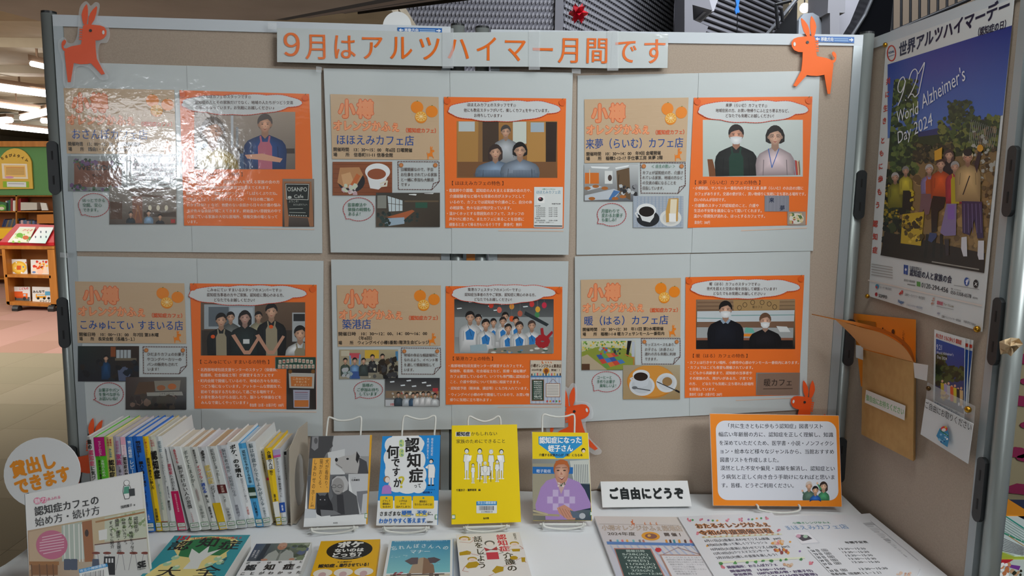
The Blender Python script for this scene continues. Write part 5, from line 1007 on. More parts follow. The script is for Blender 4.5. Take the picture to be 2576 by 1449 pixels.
c.T('0120-294-456', 508, 1034, 712, 1077, 38, '#1a1a24', .01); c.T('050-5358-6578', 730, 1084, 888, 1117, 27, '#1a1a24', .01); c.T('（通話有料）', 890, 1118, 945, 1130, 15, '#333')
c.poly([(474, 990), (502, 995), (502, 1030), (474, 1025)], '#5a9a4a'); c.T('認知症の電話相談', 376, 988, 462, 1003, 18, '#333'); c.line([(405, 1012), (462, 1022)], 6, '#777', dash=(6, 3)); c.T('携帯・スマホからは', 732, 1052, 810, 1068, 14, '#444')
for k in range(5): c.line([(132, 858+k*20), (290, 884+k*20)], 6, '#a8a4a0', dash=(9, 3))
c.ell(854, 992, 19, 32, '#2450a0', 18); c.T('f', 846, 1012, 864, 1016, 42, '#eef', .03); c.ell(924, 1008, 19, 32, '#121214', 18); c.T('X', 913, 1020, 935, 1025, 26, '#eee', .02)
c.line([(560, 835), (950, 900)], 9, '#a09a90', dash=(8, 3)); c.line([(760, 1020), (950, 1052)], 4, '#888', dash=(6, 3))
c.poly([(105, 975), (975, 1170), (970, 1180), (105, 985)], '#e4d8d0')
c.ell(175, 1028, 14, 18, '#3a8ab0', 12); c.ell(170, 1034, 8, 10, '#c84a4a', 8); c.T('エーザイ株式会社', 196, 1042, 284, 1060, 18, '#556', .01); c.ell(168, 1088, 10, 15, '#b82a34', 10); c.T('SOMPO', 186, 1108, 250, 1122, 24, '#333', .03)
c.blobs(6, 340, 1062, 365, 1084, 6, 10, ['#c83a34'], 2); c.T('日本イーライリリー株式会社', 384, 1098, 540, 1132, 22, '#333'); c.T('Nager', 332, 1150, 378, 1160, 24, '#3a6aa8', .03); c.T('エヌエイジャー株式会社', 398, 1174, 520, 1202, 16, '#4a6a98')
c.blobs(6, 585, 1115, 605, 1160, 6, 10, ['#b88a7a', '#c8a090'], 2); c.T('認知症', 628, 1162, 676, 1174, 28, '#c83a5a', .03); c.T('フォーラム.com', 680, 1172, 756, 1190, 20, '#7a6a3a', .02); c.line([(628, 1178), (756, 1204)], 4, '#999', dash=(6, 3))
c.T('国際アルツハイマー病協会', 665, 1264, 812, 1300, 18, '#333'); c.ell(642, 1232, 12, 8, '#aab', 8); c.T('後援/厚生労働省', 832, 1300, 924, 1332, 18, '#333'); c.flush()
pin(P, n, 2231, 113, 'brass pin at the top left corner of the photo poster'); pin(P, n, 2186, 745, 'brass pin at the bottom left corner of the photo poster'); pin(P, n, 2463, 828, 'brass pin at the bottom right corner of the photo poster', .0065)
# ---- envelope with orange flyers
c0_ = (2020, 760, 3.018)
def sp(x, y, off=0): return hit(2020+x/3.018, 760+y/3.018, PSP+PSN*off, PSN)
en = root('paper_envelope', sp(650, 1200, .02), 'brown kraft envelope pocket taped on the side board holding orange flyers', 'envelope')
MB().prism([sp(455, 360, .024), sp(840, 458, .03), sp(835, 1207, .02), sp(443, 1003, .014)], PSN*-.0015).build('front', M_kraft, en)
MB().prism([sp(462, 352, .004), sp(852, 450, .004), sp(850, 1195, .003), sp(452, 1000, .003)], PSN*-.001).build('back', M_kraft, en)
MB().prism([sp(840, 458, .03), sp(856, 452, .004), sp(850, 1195, .004), sp(835, 1207, .02)], PSN*-.001).build('side_fold', M_kraft, en)
c = Cv(PSP+PSN*.0265, PSN, en, M_prt, .0012).crop(*c0_); c.part('paper_label'); c.P = PSP+PSN*.027
c.poly([(482, 665), (783, 787), (775, 898), (473, 762)], '#d9d6d0'); c.T('御自由にお持ちください', 482, 745, 772, 862, 46, '#7fae7a', .03); c.flush()
for i, q in enumerate(([(400, 325), (455, 335), (455, 440), (402, 420)], [(838, 460), (948, 478), (938, 598), (848, 575)])):
    tag(MB().prism([sp(x, y, .031) for x, y in q], PSN*-.0006).build('white_tape', mat('white_tape', '#cfd2d2', .3)), 'white tape piece at the %s top corner of the kraft envelope' % ('left', 'right')[i], 'tape')
f = root('flyer', sp(620, 440, .012), 'bright orange flyer standing upright in the back of the kraft envelope', 'flyer', 'orange flyers')
MB().prism([sp(378, 85, .010), sp(855, 132, .010), sp(850, 700, .010), sp(440, 640, .010)], PSN*-.0008).build('sheet', mat('flyer_orange', '#f08a10', .6), f)
c = Cv(PSP+PSN*.011, PSN, f, M_prt, .0004).crop(*c0_); c.part('print'); c.poly([(415, 135), (552, 152), (555, 205), (430, 190)], '#b06a18'); c.V('こども食堂', 765, 215, 760, 330, 20, '#8a4a18', .02); c.ell(685, 225, 12, 20, '#5a3214', 8); c.line([(605, 195), (608, 230)], 7, '#5a3214'); c.line([(585, 215), (625, 212)], 6, '#5a3214'); c.flush()
def drape(name, pts, m, lb, col2=None):
    """front flyers curling out to the left; rows from top edge to bottom"""
    rt = root('flyer', pts[-1][0], lb, 'flyer', 'orange flyers'); N = len(pts); M = len(pts[0]); rows = [catmull(r, 6) for r in pts]; colz = [catmull([rows[i][j] for i in range(N)], 6) for j in range(len(rows[0]))]
    vs = []; fs = []; H = len(colz[0])
    for cl in colz: vs += cl
    for i in range(len(colz)-1):
        for j in range(H-1): k = i*H+j; fs.append((k, k+H, k+H+1, k+1))
    k0 = len(vs); vs += [v-PSN*.0012 for v in vs[:k0]]; fs += [tuple(i+k0 for i in f[::-1]) for f in fs[:]]
    obj('sheet', vs, fs, m, rt, smooth=True); return rt
mo = mat('flyer_dull_orange', '#d8883a', .65)
d2 = drape('f', [[sp(30, 82, .13), sp(240, 124, .10), sp(430, 158, .07), sp(650, 225, .05), sp(800, 330, .036), sp(846, 450, .026)], [sp(28, 86, .13), sp(250, 137, .098), sp(440, 186, .068), sp(640, 245, .048), sp(780, 345, .034), sp(842, 455, .0245)]], mo, 'dull orange flyer seen edge on, curling forward out of the kraft envelope')
d3 = drape('f', [[sp(245, 133, .11), sp(430, 190, .09), sp(600, 238, .07), sp(760, 335, .045), sp(841, 455, .029)], [sp(300, 185, .10), sp(445, 240, .08), sp(590, 300, .06), sp(730, 375, .04), sp(839, 457, .0285)], [sp(380, 265, .07), sp(465, 315, .055), sp(585, 355, .042), sp(712, 405, .034), sp(837, 458, .028)], [sp(455, 352, .026), sp(545, 376, .0265), sp(650, 402, .0268), sp(742, 432, .027), sp(835, 459, .0275)]], mat('flyer_pale_orange', '#d99a5a', .65), 'pale orange printed flyer drooping over the front of the kraft envelope')
c = Cv(PSP+PSN*.115, PSN, d3, M_prt, .0); c.crop(*c0_)
c.part('print'); 
def dp(x, y, o): 
    k = len(c.v); return sp(x, y, o)
c.flush()
# ---- leaflet pocket
pk = root('leaflet_pocket', sp(1100, 1180, .012), 'clear pocket with white paper front pinned on the side board', 'leaflet holder')
MB().prism([sp(945, 610, .016), sp(1305, 790, .016), sp(1295, 930, .016), sp(932, 735, .016)], PSN*-.0008).build('clear_sleeve', M_clear, pk)
MB().prism([sp(932, 733, .022), sp(1292, 925, .022), sp(1252, 1228, .014), sp(892, 1003, .014)], PSN*-.001).build('paper_front', M_paper, pk)
c = Cv(PSP+PSN*.0225, PSN, pk, M_prt, .0008).crop(*c0_); c.part('lettering'); c.T('ご自由にお取りください', 925, 800, 1282, 985, 56, '#1c1c1c', .004)
c.poly([(1015, 1015), (1040, 960), (1085, 940), (1108, 990), (1112, 1040), (1100, 1102), (1050, 1068)], '#3a8ab8'); c.blobs(16, 1030, 1000, 1100, 1070, 6, 11, ['#8ac4e0', '#1c5a90', '#fff'], 5); c.ell(1075, 962, 26, 20, '#d83a34', 14); c.ell(1072, 970, 16, 13, '#f0e8e0', 12); c.ell(1086, 950, 8, 9, '#e0b83a', 8); c.line([(1045, 975), (1105, 1015)], 7, '#2a7a4a'); c.flush()
def leaflet(q, o, lb, full, gi):
    rt = root('leaflet', sp(*q[3], o), lb, 'leaflet', 'world day leaflets'); MB().prism([sp(x, y, o) for x, y in q], PSN*-.0008).build('sheet', M_card, rt)
    c = Cv(PSP+PSN*o, PSN, rt, M_cov, .0006).crop(*c0_)
    c.part('picture', 0, [(1012, 278), (1228, 352), (1222, 850), (1003, 745)] if full else None)
    if full:
        c.grad([(1012, 278), (1228, 352), (1222, 850), (1003, 745)], ['#2c54a4', '#1c449c', '#3a3a44', '#2e2c2c']); c.blobs(70, 1015, 400, 1080, 620, 16, 34, ['#2c3a20', '#46562c', '#1c2818'], 3); c.blobs(70, 1070, 500, 1225, 600, 14, 28, ['#2c3a20', '#4c5a2c', '#26301c'], 4)
        for i in range(7): c.ell(1060+i*24, 600+i*9+(i % 2)*14, 9, 11, '#d8a88c', 8); c.poly([(1048+i*24, 612+i*9), (1074+i*24, 618+i*9), (1072+i*24, 720+i*12), (1050+i*24, 715+i*12)], ['#c8b030', '#a89ac0', '#b8b8b8', '#d8541c', '#d0c030', '#1c1a1e', '#cfae78'][i])
        c.blobs(12, 1055, 680, 1105, 740, 9, 16, ['#c8a828', '#8a7018'], 5); c.ell(1186, 775, 8, 14, '#e4e4ea', 8); c.ell(1214, 795, 7, 14, '#e4e4ea', 8)
        c.part('lettering', 8); c.T('共に生き ともに歩もう 認知症', 1010, 268, 1205, 325, 34, '#c8402c', .03); c.T('9.21', 1016, 358, 1062, 365, 40, '#dfe6f4', -.004); c.T("World Alzheimer's", 1016, 392, 1146, 410, 22, '#dfe6f4'); c.T('Day 2024', 1020, 425, 1096, 442, 22, '#dfe6f4'); c.T('世界アルツハイマーデー', 998, 782, 1192, 872, 30, '#1c2c6c', .03)
    else:
        x0, y0 = q[1]; x1, y1 = q[2]; c.poly([(x0-30, y0+75), (x0-4, y0+82), (x1-8, y1-60), (x1-30, y1-66)], '#2c54a4'); c.poly([(x0-28, y0+30), (x0-6, y0+34), (x0-6, y0+60), (x0-28, y0+56)], '#c8402c')
    c.flush()
leaflet([(1040, 225), (1292, 290), (1252, 800), (1040, 700)], .007, 'leaflet at the back of the clear pocket, its right edge showing', 0, 0)
leaflet([(1020, 215), (1262, 282), (1240, 850), (1020, 740)], .010, 'leaflet second from the front in the clear pocket', 0, 1)
leaflet([(997, 207), (1230, 280), (1222, 888), (988, 775)], .0135, 'front leaflet with blue sky group photo in the clear pocket', 1, 2)
pin(PSP+PSN*.017, PSN, 2020+967/3.018, 760+655/3.018, 'dark brass pin left of the front leaflet', .005, mat('dark_brass', '#5a3f1c', .4, .7)); pin(PSP+PSN*.019, PSN, 2020+1268/3.018, 760+815/3.018, 'gold pin right of the front leaflet', .0065)
# crumpled cloth strip clipped on the post
r3 = random.Random(9); ck = root('folded_paper_knot', sp(1570, 400, .03), 'crumpled beige paper knot stuck on the right hand post', 'paper knot')
rim = [(1490, 300), (1530, 285), (1580, 270), (1640, 275), (1672, 320), (1640, 345), (1600, 385), (1580, 412), (1550, 390), (1500, 398), (1493, 350)]
ctr = sp(1575, 335, .055); mb = MB(); rv = [sp(x, y, .018+.014*(i % 2)) for i, (x, y) in enumerate(rim)]; mid = [sp(1575+(x-1575)*.5, 335+(y-335)*.5, .05-.02*(i % 2)) for i, (x, y) in enumerate(rim)]
N = len(rim); mb.add(rv+mid+[ctr, sp(1575, 335, .012)], [(i, (i+1) % N, N+(i+1) % N, N+i) for i in range(N)]+[(N+i, N+(i+1) % N, 2*N) for i in range(N)]+[((i+1) % N, i, 2*N+1) for i in range(N)])
mb.build('knot', mat('beige_paper', '#c9b18c', .8), ck)
# ---------------------------------------------------------------- right of the side board
def far(x, y, Y): return aty(x, y, Y)
struct(pxbox('wall_alcove', 2470, -200, 2800, 660, 3.2, .05, mat('pale_green_wall', '#9aa8a2', .8)))
pf = root('patterned_cloth', far(2570, 1250, 1.9), 'beige cloth with magenta leaf shapes hanging right of the end post', 'cloth')
pxbox('fabric', 2530, 640, 2760, 1262, 1.9, .02, mat('cloth_beige', '#8d8366', .9), pf)
for i, (x, y) in enumerate(((2560, 680), (2585, 760), (2572, 905), (2600, 960), (2560, 1010), (2600, 1070), (2555, 1140), (2590, 1152), (2560, 1232), (2620, 820))):
    pts = [(x+34*math.cos(a*.5236), y+15*math.sin(a*.5236)*(1 if math.cos(a*.5236) > 0 else .7)) for a in range(12)]
    if i % 2 == 0 or True: MB().prism([far(u, v, 1.896) for u, v in pts], (0, .003, 0)).build('leaf_print', mat('cloth_magenta', '#7c1440', .8), pf)
sbt = root('leaflet_table', atz(2600, 1400, .68), 'low side table with coloured leaflets right of the end post', 'table')
a_ = [(.95, 1.95), (1.75, 2.45), (2.1, 1.5), (1.2, .9)]
MB().prism([Vector((1.22, 1.86, .70)), Vector((2.3, 1.86, .70)), Vector((2.3, .9, .70)), Vector((1.02, .9, .70))], (0, 0, -.03)).build('tabletop', mat('navy_cloth', '#1c2a48', .8), sbt)
for x, y in ((1.2, 1.0), (2.2, 1.0), (2.2, 1.78), (1.32, 1.78)): MB().box((x, y, .335), (.04, .04, .67)).build('leg', M_dark, sbt)
def lay(name, q, z, col, lb, fn=None, grp='leaflets on the side table', cat='leaflet', crop=(2200, 1150, 4.846), th=.003):
    pts = [atz(crop[0]+x/crop[2], crop[1]+y/crop[2], z) for x, y in q]
    rt = root(name, pts[0]-Vector((0, 0, th)), lb, cat, grp); MB().prism(pts, (0, 0, -th)).build('sheet', mat('c_'+col[1:], col, .6), rt)
    if fn: c = Cv((0, 0, z), (0, 0, 1), rt, M_prt, .0003).crop(*crop); c.part('print', 0, q if len(q) == 4 else None); fn(c); c.flush()
def lf1(c):
    c.poly([(1585, 705), (1822, 860), (1822, 880), (1585, 722)], '#2a9a8a')
    for k in range(6): c.line([(1580, 740+k*32), (1822, 890+k*32)], 9, '#9ab8b4', dash=(10, 4))
    c.line([(1570, 920), (1822, 1085)], 5, '#e0a02a'); c.line([(1580, 930), (1822, 1040)], 16, '#3a9a7a', dash=(60, 20))
    for k in range(8): c.line([(1555, 985+k*22), (1822, 1105+k*14)], 6, '#8a8a90', dash=(12, 4))
def lf2(c): c.poly([(1520, 1240), (1710, 1240), (1600, 1310), (1520, 1300)], '#c01c34'); c.poly([(1590, 1300), (1780, 1330), (1760, 1380), (1600, 1330)], '#7a3a9a'); c.blobs(14, 1530, 1300, 1640, 1440, 20, 40, ['#d8946a', '#c87a4a', '#fff'], 3); c.blobs(10, 1660, 1390, 1810, 1445, 18, 34, ['#3a4a20', '#c8a07a', '#2a2a1c'], 4)
lay('flyer', [(1580, 480), (1900, 680), (1860, 705), (1500, 705)], .712, '#d88a1a', 'orange flyer at the back of the side table right of the post', None)
lay('leaflet', [(1575, 680), (1660, 676), (1900, 800), (1900, 1195), (1705, 1195), (1500, 1120)], .709, '#cfdedd', 'pale green lettered leaflet on the side table at the right edge', lf1)
lay('leaflet', [(1480, 1110), (1705, 1190), (1900, 1200), (1900, 1232), (1480, 1232)], .706, '#a8b83a', 'lime green leaflet strip under the pale green one', None)
lay('leaflet', [(1480, 1232), (1900, 1222), (1900, 1500), (1480, 1500)], .703, '#c8d4d0', 'leaflet with red and purple shapes in the bottom right corner', lf2)
# ---------------------------------------------------------------- table with white cloth
ZTB = .712
tb_ = root('display_table', (-.08, 1.55, 0), 'long display table hidden under the white cloth in front of the boards', 'table')
MB().box((-.08, 1.545, ZTB-.03), (1.78, .6, .03)).build('tabletop', M_wood, tb_)
for x in (-.93, .77):
    for y in (1.28, 1.81): MB().box((x, y, .34), (.04, .04, .68)).build('leg', M_alu, tb_)
X0, X1, Y0, Y1 = -1.0, .84, 1.235, 1.85; N1, N2 = 92, 42; vs = []; fs = []
def hz(x, y):
    w = .0022*math.sin(9*x+3*y)*math.sin(17*y+2*x)+.0012*math.sin(31*x-12*y)
    for xx in (-.55, -.02, .32): w += .0030*math.exp(-((x-xx-.1*math.sin(6*y))/.008)**2)
    for yy in (1.40, 1.62): w += .002*math.exp(-((y-yy-.03*math.sin(5*x))/.007)**2)
    return w
for i in range(N1+1):
    for j in range(N2+1):
        x = X0+(X1-X0)*i/N1; y = Y0+(Y1-Y0)*j/N2; vs.append(Vector((x, y, ZTB-.004+hz(x, y))))
for i in range(N1):
    for j in range(N2): k = i*(N2+1)+j; fs.append((k, k+N2+1, k+N2+2, k+1))
def skirt(idx, nx, ny):
    prev = idx
    for s in range(1, 6):
        k = len(vs); cur = []
        for t, i0 in enumerate(idx):
            p = vs[i0]; wv = (.012*math.sin(t*.55)+.006*math.sin(t*1.3))*s/5+.012+.004*s; vs.append(Vector((p.x+nx*wv, p.y+ny*wv, p.z-.12*s if s < 5 else .06))); cur.append(k+t)
        for t in range(len(idx)-1): fs.append((prev[t], prev[t+1], cur[t+1], cur[t]))
        prev = cur
skirt([j for j in range(N2, -1, -1)], -1, 0); skirt([i*(N2+1) for i in range(N1+1)], 0, -1)
tag(obj('tablecloth', vs, fs, M_cloth, None, smooth=True), 'white cloth with soft creases draped over the display table', 'tablecloth')
# ---------------------------------------------------------------- upright row of books
Z0 = ZTB
def RB(x, y): return (210+x/4.2625, 1020+y/4.2625)
GRN = '#3f8a4a'
def rowbook(tl, tr, br, bl, dep, spine_c, lb, txt, label=1, boards=None, bands=(), inset=.0025, page=None, Y=None):
    """zoom coords of the spine corners; txt list of (text, u, v0, v1, w, col, b)"""
    bL = RB(*bl); bR = RB(*br); B = atz((bL[0]+bR[0])/2, (bL[1]+bR[1])/2, Z0+.001); Yb_ = Y or B.y
    def sp_(x, y): return aty(*RB(x, y), Yb_)
    q = [sp_(*tl), sp_(*tr), sp_(*br), sp_(*bl)]
    dz = Z0+.001-min(q[2].z, q[3].z)
    for v in q: v.z += dz
    for v in q:
        if v.x < 99: pass
    rt = root('book', (q[2]+q[3])/2, lb, 'book', 'books in the upright row')
    hx = (q[1]-q[0]); th = hx.length; ex = hx.normalized(); up = ((q[0]-q[3])).normalized(); D = Vector((0, dep, 0))
    mspine = mat('spine_'+spine_c[1:], spine_c, .4); bc = boards or spine_c; mb_ = mat('spine_'+bc[1:], bc, .4)
    a, b_, c_, d_ = q
    t = .0012
    # spine slightly rounded
    mid1 = (a+b_)/2-Vector((0, .0018, 0)); mid2 = (c_+d_)/2-Vector((0, .0018, 0))
    MB().add([a, mid1, b_, c_, mid2, d_]+[p+Vector((0, .003, 0)) for p in (a, mid1, b_, c_, mid2, d_)], [(0, 5, 4, 1), (1, 4, 3, 2), (0, 1, 7, 6), (1, 2, 8, 7), (2, 3, 9, 8), (5, 0, 6, 11), (4, 5, 11, 10), (3, 4, 10, 9), (6, 7, 10, 11), (7, 8, 9, 10)]).build('spine', mspine, rt)
    for p0, p1, s in ((a, d_, 1), (b_, c_, -1)): MB().prism([p0+Vector((0, .003, 0)), p0+ex*t*s+Vector((0, .003, 0)), p1+ex*t*s+Vector((0, .003, 0)), p1+Vector((0, .003, 0))], D).build('cover_board', mb_, rt)
    mp = mat('pages_'+page[1:], page, .85) if page else M_page
    MB().prism([a+ex*t*1.05-up*inset+Vector((0, .0031, 0)), b_-ex*t*1.05-up*inset+Vector((0, .0031, 0)), c_-ex*t*1.05+up*inset+Vector((0, .0031, 0)), d_+ex*t*1.05+up*inset+Vector((0, .0031, 0))], D-Vector((0, inset*1.5+.0035, 0))).build('page_block', mp, rt)
    c = Cv((0, Yb_-.0022, 0), (0, -1, 0), rt, M_cov, .0002); c.crop(210, 1020-dz*F/1.7, 4.2625)
    c.uv = ([tl, tr, br, bl], 10, 100)
    c.part('spine_print')
    for v0, v1, cc in bands: c.poly([(.2, v0), (9.8, v0), (9.8, v1), (.2, v1)], cc)
    c.lay = 2
    for tt, u, v0, v1, w, col, b in txt: c.V(tt, u, v0, u, v1, w, col, b)
    if label:
        c.part('call_label', 3); c.poly([(.9, 91), (9.6, 91), (9.6, 96), (.9, 96)], GRN); c.poly([(1.3, 91.5), (9.2, 91.5), (9.2, 95.5), (1.3, 95.5)], '#e4e6e0'); c.T('493.7', 2.2, 94.6, 8, 94.6, 2.0, '#555', .01)
        c.poly([(1.5, 96.6), (9.2, 96.6), (9.2, 99.2), (1.5, 99.2)], '#c8ccc4')
    c.flush(); return rt
K = '#22201f'
rowbook((35, 335), (103, 335), (200, 1355), (134, 1358), .150, '#dcdcda', 'white spined book at the left end of the upright row', [('親の', 3.5, 3, 13.5, 6.5, K, .03), ('認知症', 4.6, 14, 31, 7.5, '#e0557a', .03), ('に気づいたら', 5, 31, 60, 6.5, K, .02)], bands=[(92, 99, '#c8ccc8')], page='#dcdcd8')
rowbook((106, 345), (224, 340), (322, 1352), (206, 1356), .152, '#63c832', 'lime green spined book with a magenta ribbon', [('やさしくわかる！', 5, 4, 21, 3, '#f4d0e0', .02), ('女性のための', 6.4, 24, 42, 3.2, '#eafbe0', .02), ('更年期の健康', 3.3, 24, 46, 2, K, .02)], bands=[(0, 20, '#d01a84')], page='#e4e4e2')
rowbook((228, 340), (313, 338), (400, 1350), (325, 1352), .152, '#e8d690', 'cream yellow spined book with a blue dotted subtitle', [('家族の', 6.8, 2, 10, 2.8, '#c83a4a', .02), ('ための', 3.6, 2, 10, 2.8, '#c83a4a', .02), ('みんなの', 5.4, 12, 22, 3.6, '#2a8ab0', .03), ('認知症', 5.6, 24, 43, 7.6, K, .03), ('が', 7, 44, 50, 4, '#c83a4a', .02)], page='#e6e0cc')
rowbook((316, 335), (391, 338), (482, 1350), (408, 1352), .152, '#b9b4c4', 'lilac grey spined book with pink title lettering', [('認知症の', 5, 4, 17, 5, '#c45a8a', .01), ('家族', 5.6, 18, 30, 8, '#c83a7a', .02), ('と暮らす', 5.8, 31, 45, 4.4, K, .01)], page='#e0d6c4')
rowbook((393, 340), (446, 340), (546, 1350), (486, 1352), .150, '#ded6dc', 'thin white and pink spined book left of the narrow blue one', [('認知症の親と', 5.6, 21, 46, 7, K, .03), ('はじめての', 5, 9, 19, 4, '#d06a8a', .01)], bands=[(0, 8, '#f0b0c4'), (8.2, 19, '#f4dce4')], page='#ccd8e4')
rowbook((449, 340), (523, 338), (618, 1350), (549, 1352), .152, '#3178c8', 'narrow blue spined book with white circles lettering', [('第二の認知症', 4.8, 4, 22, 5.6, '#e6f0fa', .03), ('レビー小体', 5.6, 24, 50, 7, '#d4e6fa', .03)], page='#dfe2e8')
rowbook((526, 335), (624, 335), (766, 1352), (680, 1356), .152, '#1f6ed0', 'wide blue spined book with boxed white and yellow titles', [('親が認知症！？', 5, 4.6, 22, 5.4, K, .03), ('離れて暮らす親の', 5.2, 26, 53, 5, K, .03), ('介護・見守り・お金のこと', 5, 56, 78, 2.6, '#1f3e78', .02), ('工藤広伸', 5, 82, 88, 2.6, '#fff', .01)], bands=[], page='#dfe2e8')
rowbook((627, 335), (690, 335), (842, 1345), (782, 1348), .150, '#f2c80e', 'bright yellow spined book right of the wide blue one', [('いい親じゃなくていい！', 5, 2, 21, 4, '#b8282c', .02), ('認知症が進まない話し方', 5, 22.5, 56, 5.6, K, .025), ('吉田勝明', 5, 76, 90, 4.8, K, .02)], page='#e2e6ea')
rowbook((693, 335), (764, 335), (920, 1343), (846, 1346), .150, '#cfd0bf', 'pale sage spined book with a huge black title', [('これで', 6.4, 3, 11, 3, '#c84a4a', .02), ('わかる', 3.6, 3, 11, 3, '#c84a4a', .02), ('認知症', 5, 15, 45, 9, K, .045), ('正しく知ることが大切', 5.5, 50, 78, 3, '#4aa08a', .01)], bands=[(90.2, 91.2, '#a83a24')], page='#dcdcd0')
rowbook((767, 335), (840, 332), (1003, 1340), (926, 1346), .152, '#e2e4e2', 'white spined book last of the tall ones with grey title', [('認知症', 4.6, 5, 17, 5, '#4a7a8a', .01), ('になってもだいじょうぶ！', 5, 18, 52, 4, '#55686a', .01), ('繁田雅弘', 6.6, 53, 66, 2.4, '#556', .01), ('勝田和子', 5, 68, 79, 3.6, K, .02)], page='#ded6bc')
rowbook((850, 452), (915, 446), (1108, 1338), (1012, 1342), .128, '#e0e2e2', 'white spined book wrapped in a pink lower band', [('医師がすすめる', 4, 2, 18, 2.6, '#445', .01), ('認知症', 5, 20, 33, 5.4, '#d0305a', .02), ('への切り札', 5, 33, 52, 4.6, K, .01), ('認知症の本当の理由', 5, 56, 78, 2.4, '#f8d8e0', .01)], bands=[(53, 100, '#d81860')], page='#dcd6c8')
rowbook((918, 450), (1032, 446), (1258, 1342), (1152, 1352), .128, '#e6e8e6', 'widest white spined book of the shorter ones, small red subtitle', [('長生きでも', 4, 3, 20, 2.8, '#c82a3c', .02), ('脳が老けない人の習慣', 5.2, 22, 74, 4.6, K, .01), ('ときめき出版', 5, 78, 90, 1.8, '#c88', .01)], page='#e0dac8')
rowbook((1036, 455), (1130, 446), (1362, 1330), (1270, 1340), .128, '#dddfd8', 'off white spined book with a brushy grey title', [('ボケてたまるか！', 4.6, 4, 49, 5.2, '#4a5a54', .01), ('62歳記者認知症早期治療実体験ルポ', 5.6, 50, 66, 3, '#8a5a5a', .01), ('山本朋史', 5.5, 70, 86, 4.4, '#55605c', .0)], page='#d8c8b0')
rowbook((1136, 452), (1214, 448), (1448, 1330), (1374, 1338), .128, '#e0e2de', 'white spined book with red イライラ and blue 消える', [('認知症の人の', 4.6, 3, 20, 3.4, K, .02), ('イライラ', 5, 22, 39, 5.4, '#d03a4a', .02), ('が', 5, 39.5, 43, 3, K, .01), ('消える', 5, 43.5, 56, 6.4, '#1f54b8', .035), ('接し方', 5.4, 58, 68, 4.4, K, .02), ('植賀寿夫', 5.4, 72, 86, 3.6, K, .02)], page='#d6b896')
rowbook((1217, 450), (1313, 448), (1542, 1328), (1458, 1336), .128, '#dcdee0', 'white spined book with yellow title and yellow lower band', [('食事を', 5, 4, 14, 3.6, K, .02), ('変えれば、', 3.4, 6, 20, 3, K, .02), ('認知症', 5.4, 22, 45, 6.6, '#ecd27a', .03), ('は必ず', 6.4, 46, 56, 3.4, K, .01), ('よくなる！', 4, 48, 64, 3, K, .01)], bands=[(68, 100, '#eec41c')], page='#e2e4ea')
rowbook((1317, 445), (1419, 440), (1642, 1322), (1552, 1330), .128, '#dfe2e0', 'white spined book with a brown oval and handwritten title', [('認知症がとまった！？', 4.8, 3, 44, 4.4, '#3c4644', .0), ('実体験', 5.4, 47.5, 56, 3.6, '#f0d8c8', .01), ('ルポ', 5, 59, 68, 3, '#3c4644', 0), ('山本朋史', 5.4, 74, 89, 4.4, '#445', .0)], bands=[(46.6, 57, '#6a2a2c')], page='#d0b48e')
rowbook((1422, 436), (1533, 430), (1752, 1312), (1648, 1322), .128, '#c9cdd2', 'pale grey spined book with a thin red line of text', [('脳科学者の母が、認知症になる', 6, 4, 62, 4, '#3c444c', .0), ('記憶を失うとその人はその人でなくなるのか', 2.8, 5, 52, 2, '#c84a5a', .0), ('恩蔵絢子', 5, 72, 87, 3.8, '#556', .0)], page='#dccdc4')
rowbook((1541, 402), (1650, 390), (1845, 1300), (1758, 1308), .130, '#e8eaea', 'white spined book with the bold black title ボケ、のち晴れ', [('ボケ、のち晴れ', 4.4, 3, 42, 6, '#141414', .035), ('認知症の人とうまいこと暮らすコツ', 6, 43, 72, 3, '#445', .0), ('川畑智', 5, 76, 86, 2.6, '#c84a3a', .01)], page='#e2dcc8')
rowbook((1655, 412), (1736, 405), (1928, 1298), (1852, 1302), .130, '#4aa4d8', 'sky blue spined book with a dark green bottle', [('認知症を予防する食事', 5.2, 8, 48, 4.8, '#123', .02), ('川口美喜子', 5, 70, 88, 4, '#123', .02)], bands=[(6, 50, '#8cc8e8'), (56, 66, '#24402c'), (53, 56, '#24402c'), (59, 63, '#c8d8d0')], page='#c8dce8')
rowbook((1740, 402), (1838, 392), (2012, 1290), (1932, 1308), .135, '#dde2e4', 'white spined book with long grey title 脳は何歳', [('脳は何歳からでもよみがえる', 4.6, 2, 76, 4.8, '#47606a', .01), ('中冨浩之', 5, 78, 90, 3.6, '#47606a', .0)], page='#dcdcd4')
rowbook((1852, 455), (1930, 442), (2066, 1240), (2006, 1248), .118, '#e2e2de', 'shorter white spined book with a small pink square', [('ゆかいな認知症', 4.6, 5, 34, 5, K, .03), ('奥野修司', 5, 52, 64, 3.4, K, .01)], bands=[(42, 45.5, '#e84a8a')], page='#e2dcca')
rowbook((1936, 468), (2018, 452), (2122, 1278), (2070, 1286), .118, '#f0c818', 'slim yellow and white spined book near the metal bookend', [('介護の人は', 5.4, 4, 28, 5, K, .03), ('知り', 5, 29, 36, 4.6, K, .02), ('清水', 5, 60, 70, 4, K, .02)], bands=[(15, 28, '#e6e6e0'), (70, 90, '#e6e6e0')], page='#dccfa8')
rowbook((2026, 478), (2108, 462), (2180, 1276), (2124, 1282), .118, '#d2d6da', 'slim pale grey spined book with a blue patch low down', [('アルツハイマーは脳の糖尿病だった', 5, 12, 64, 3.6, K, .01), ('新書', 5, 74, 82, 3.4, '#dfe6f4', .02)], bands=[(1, 8, '#b8a8d0'), (8, 11, '#d05a9a'), (71, 84, '#1c50a8')], page='#e0d4b8')
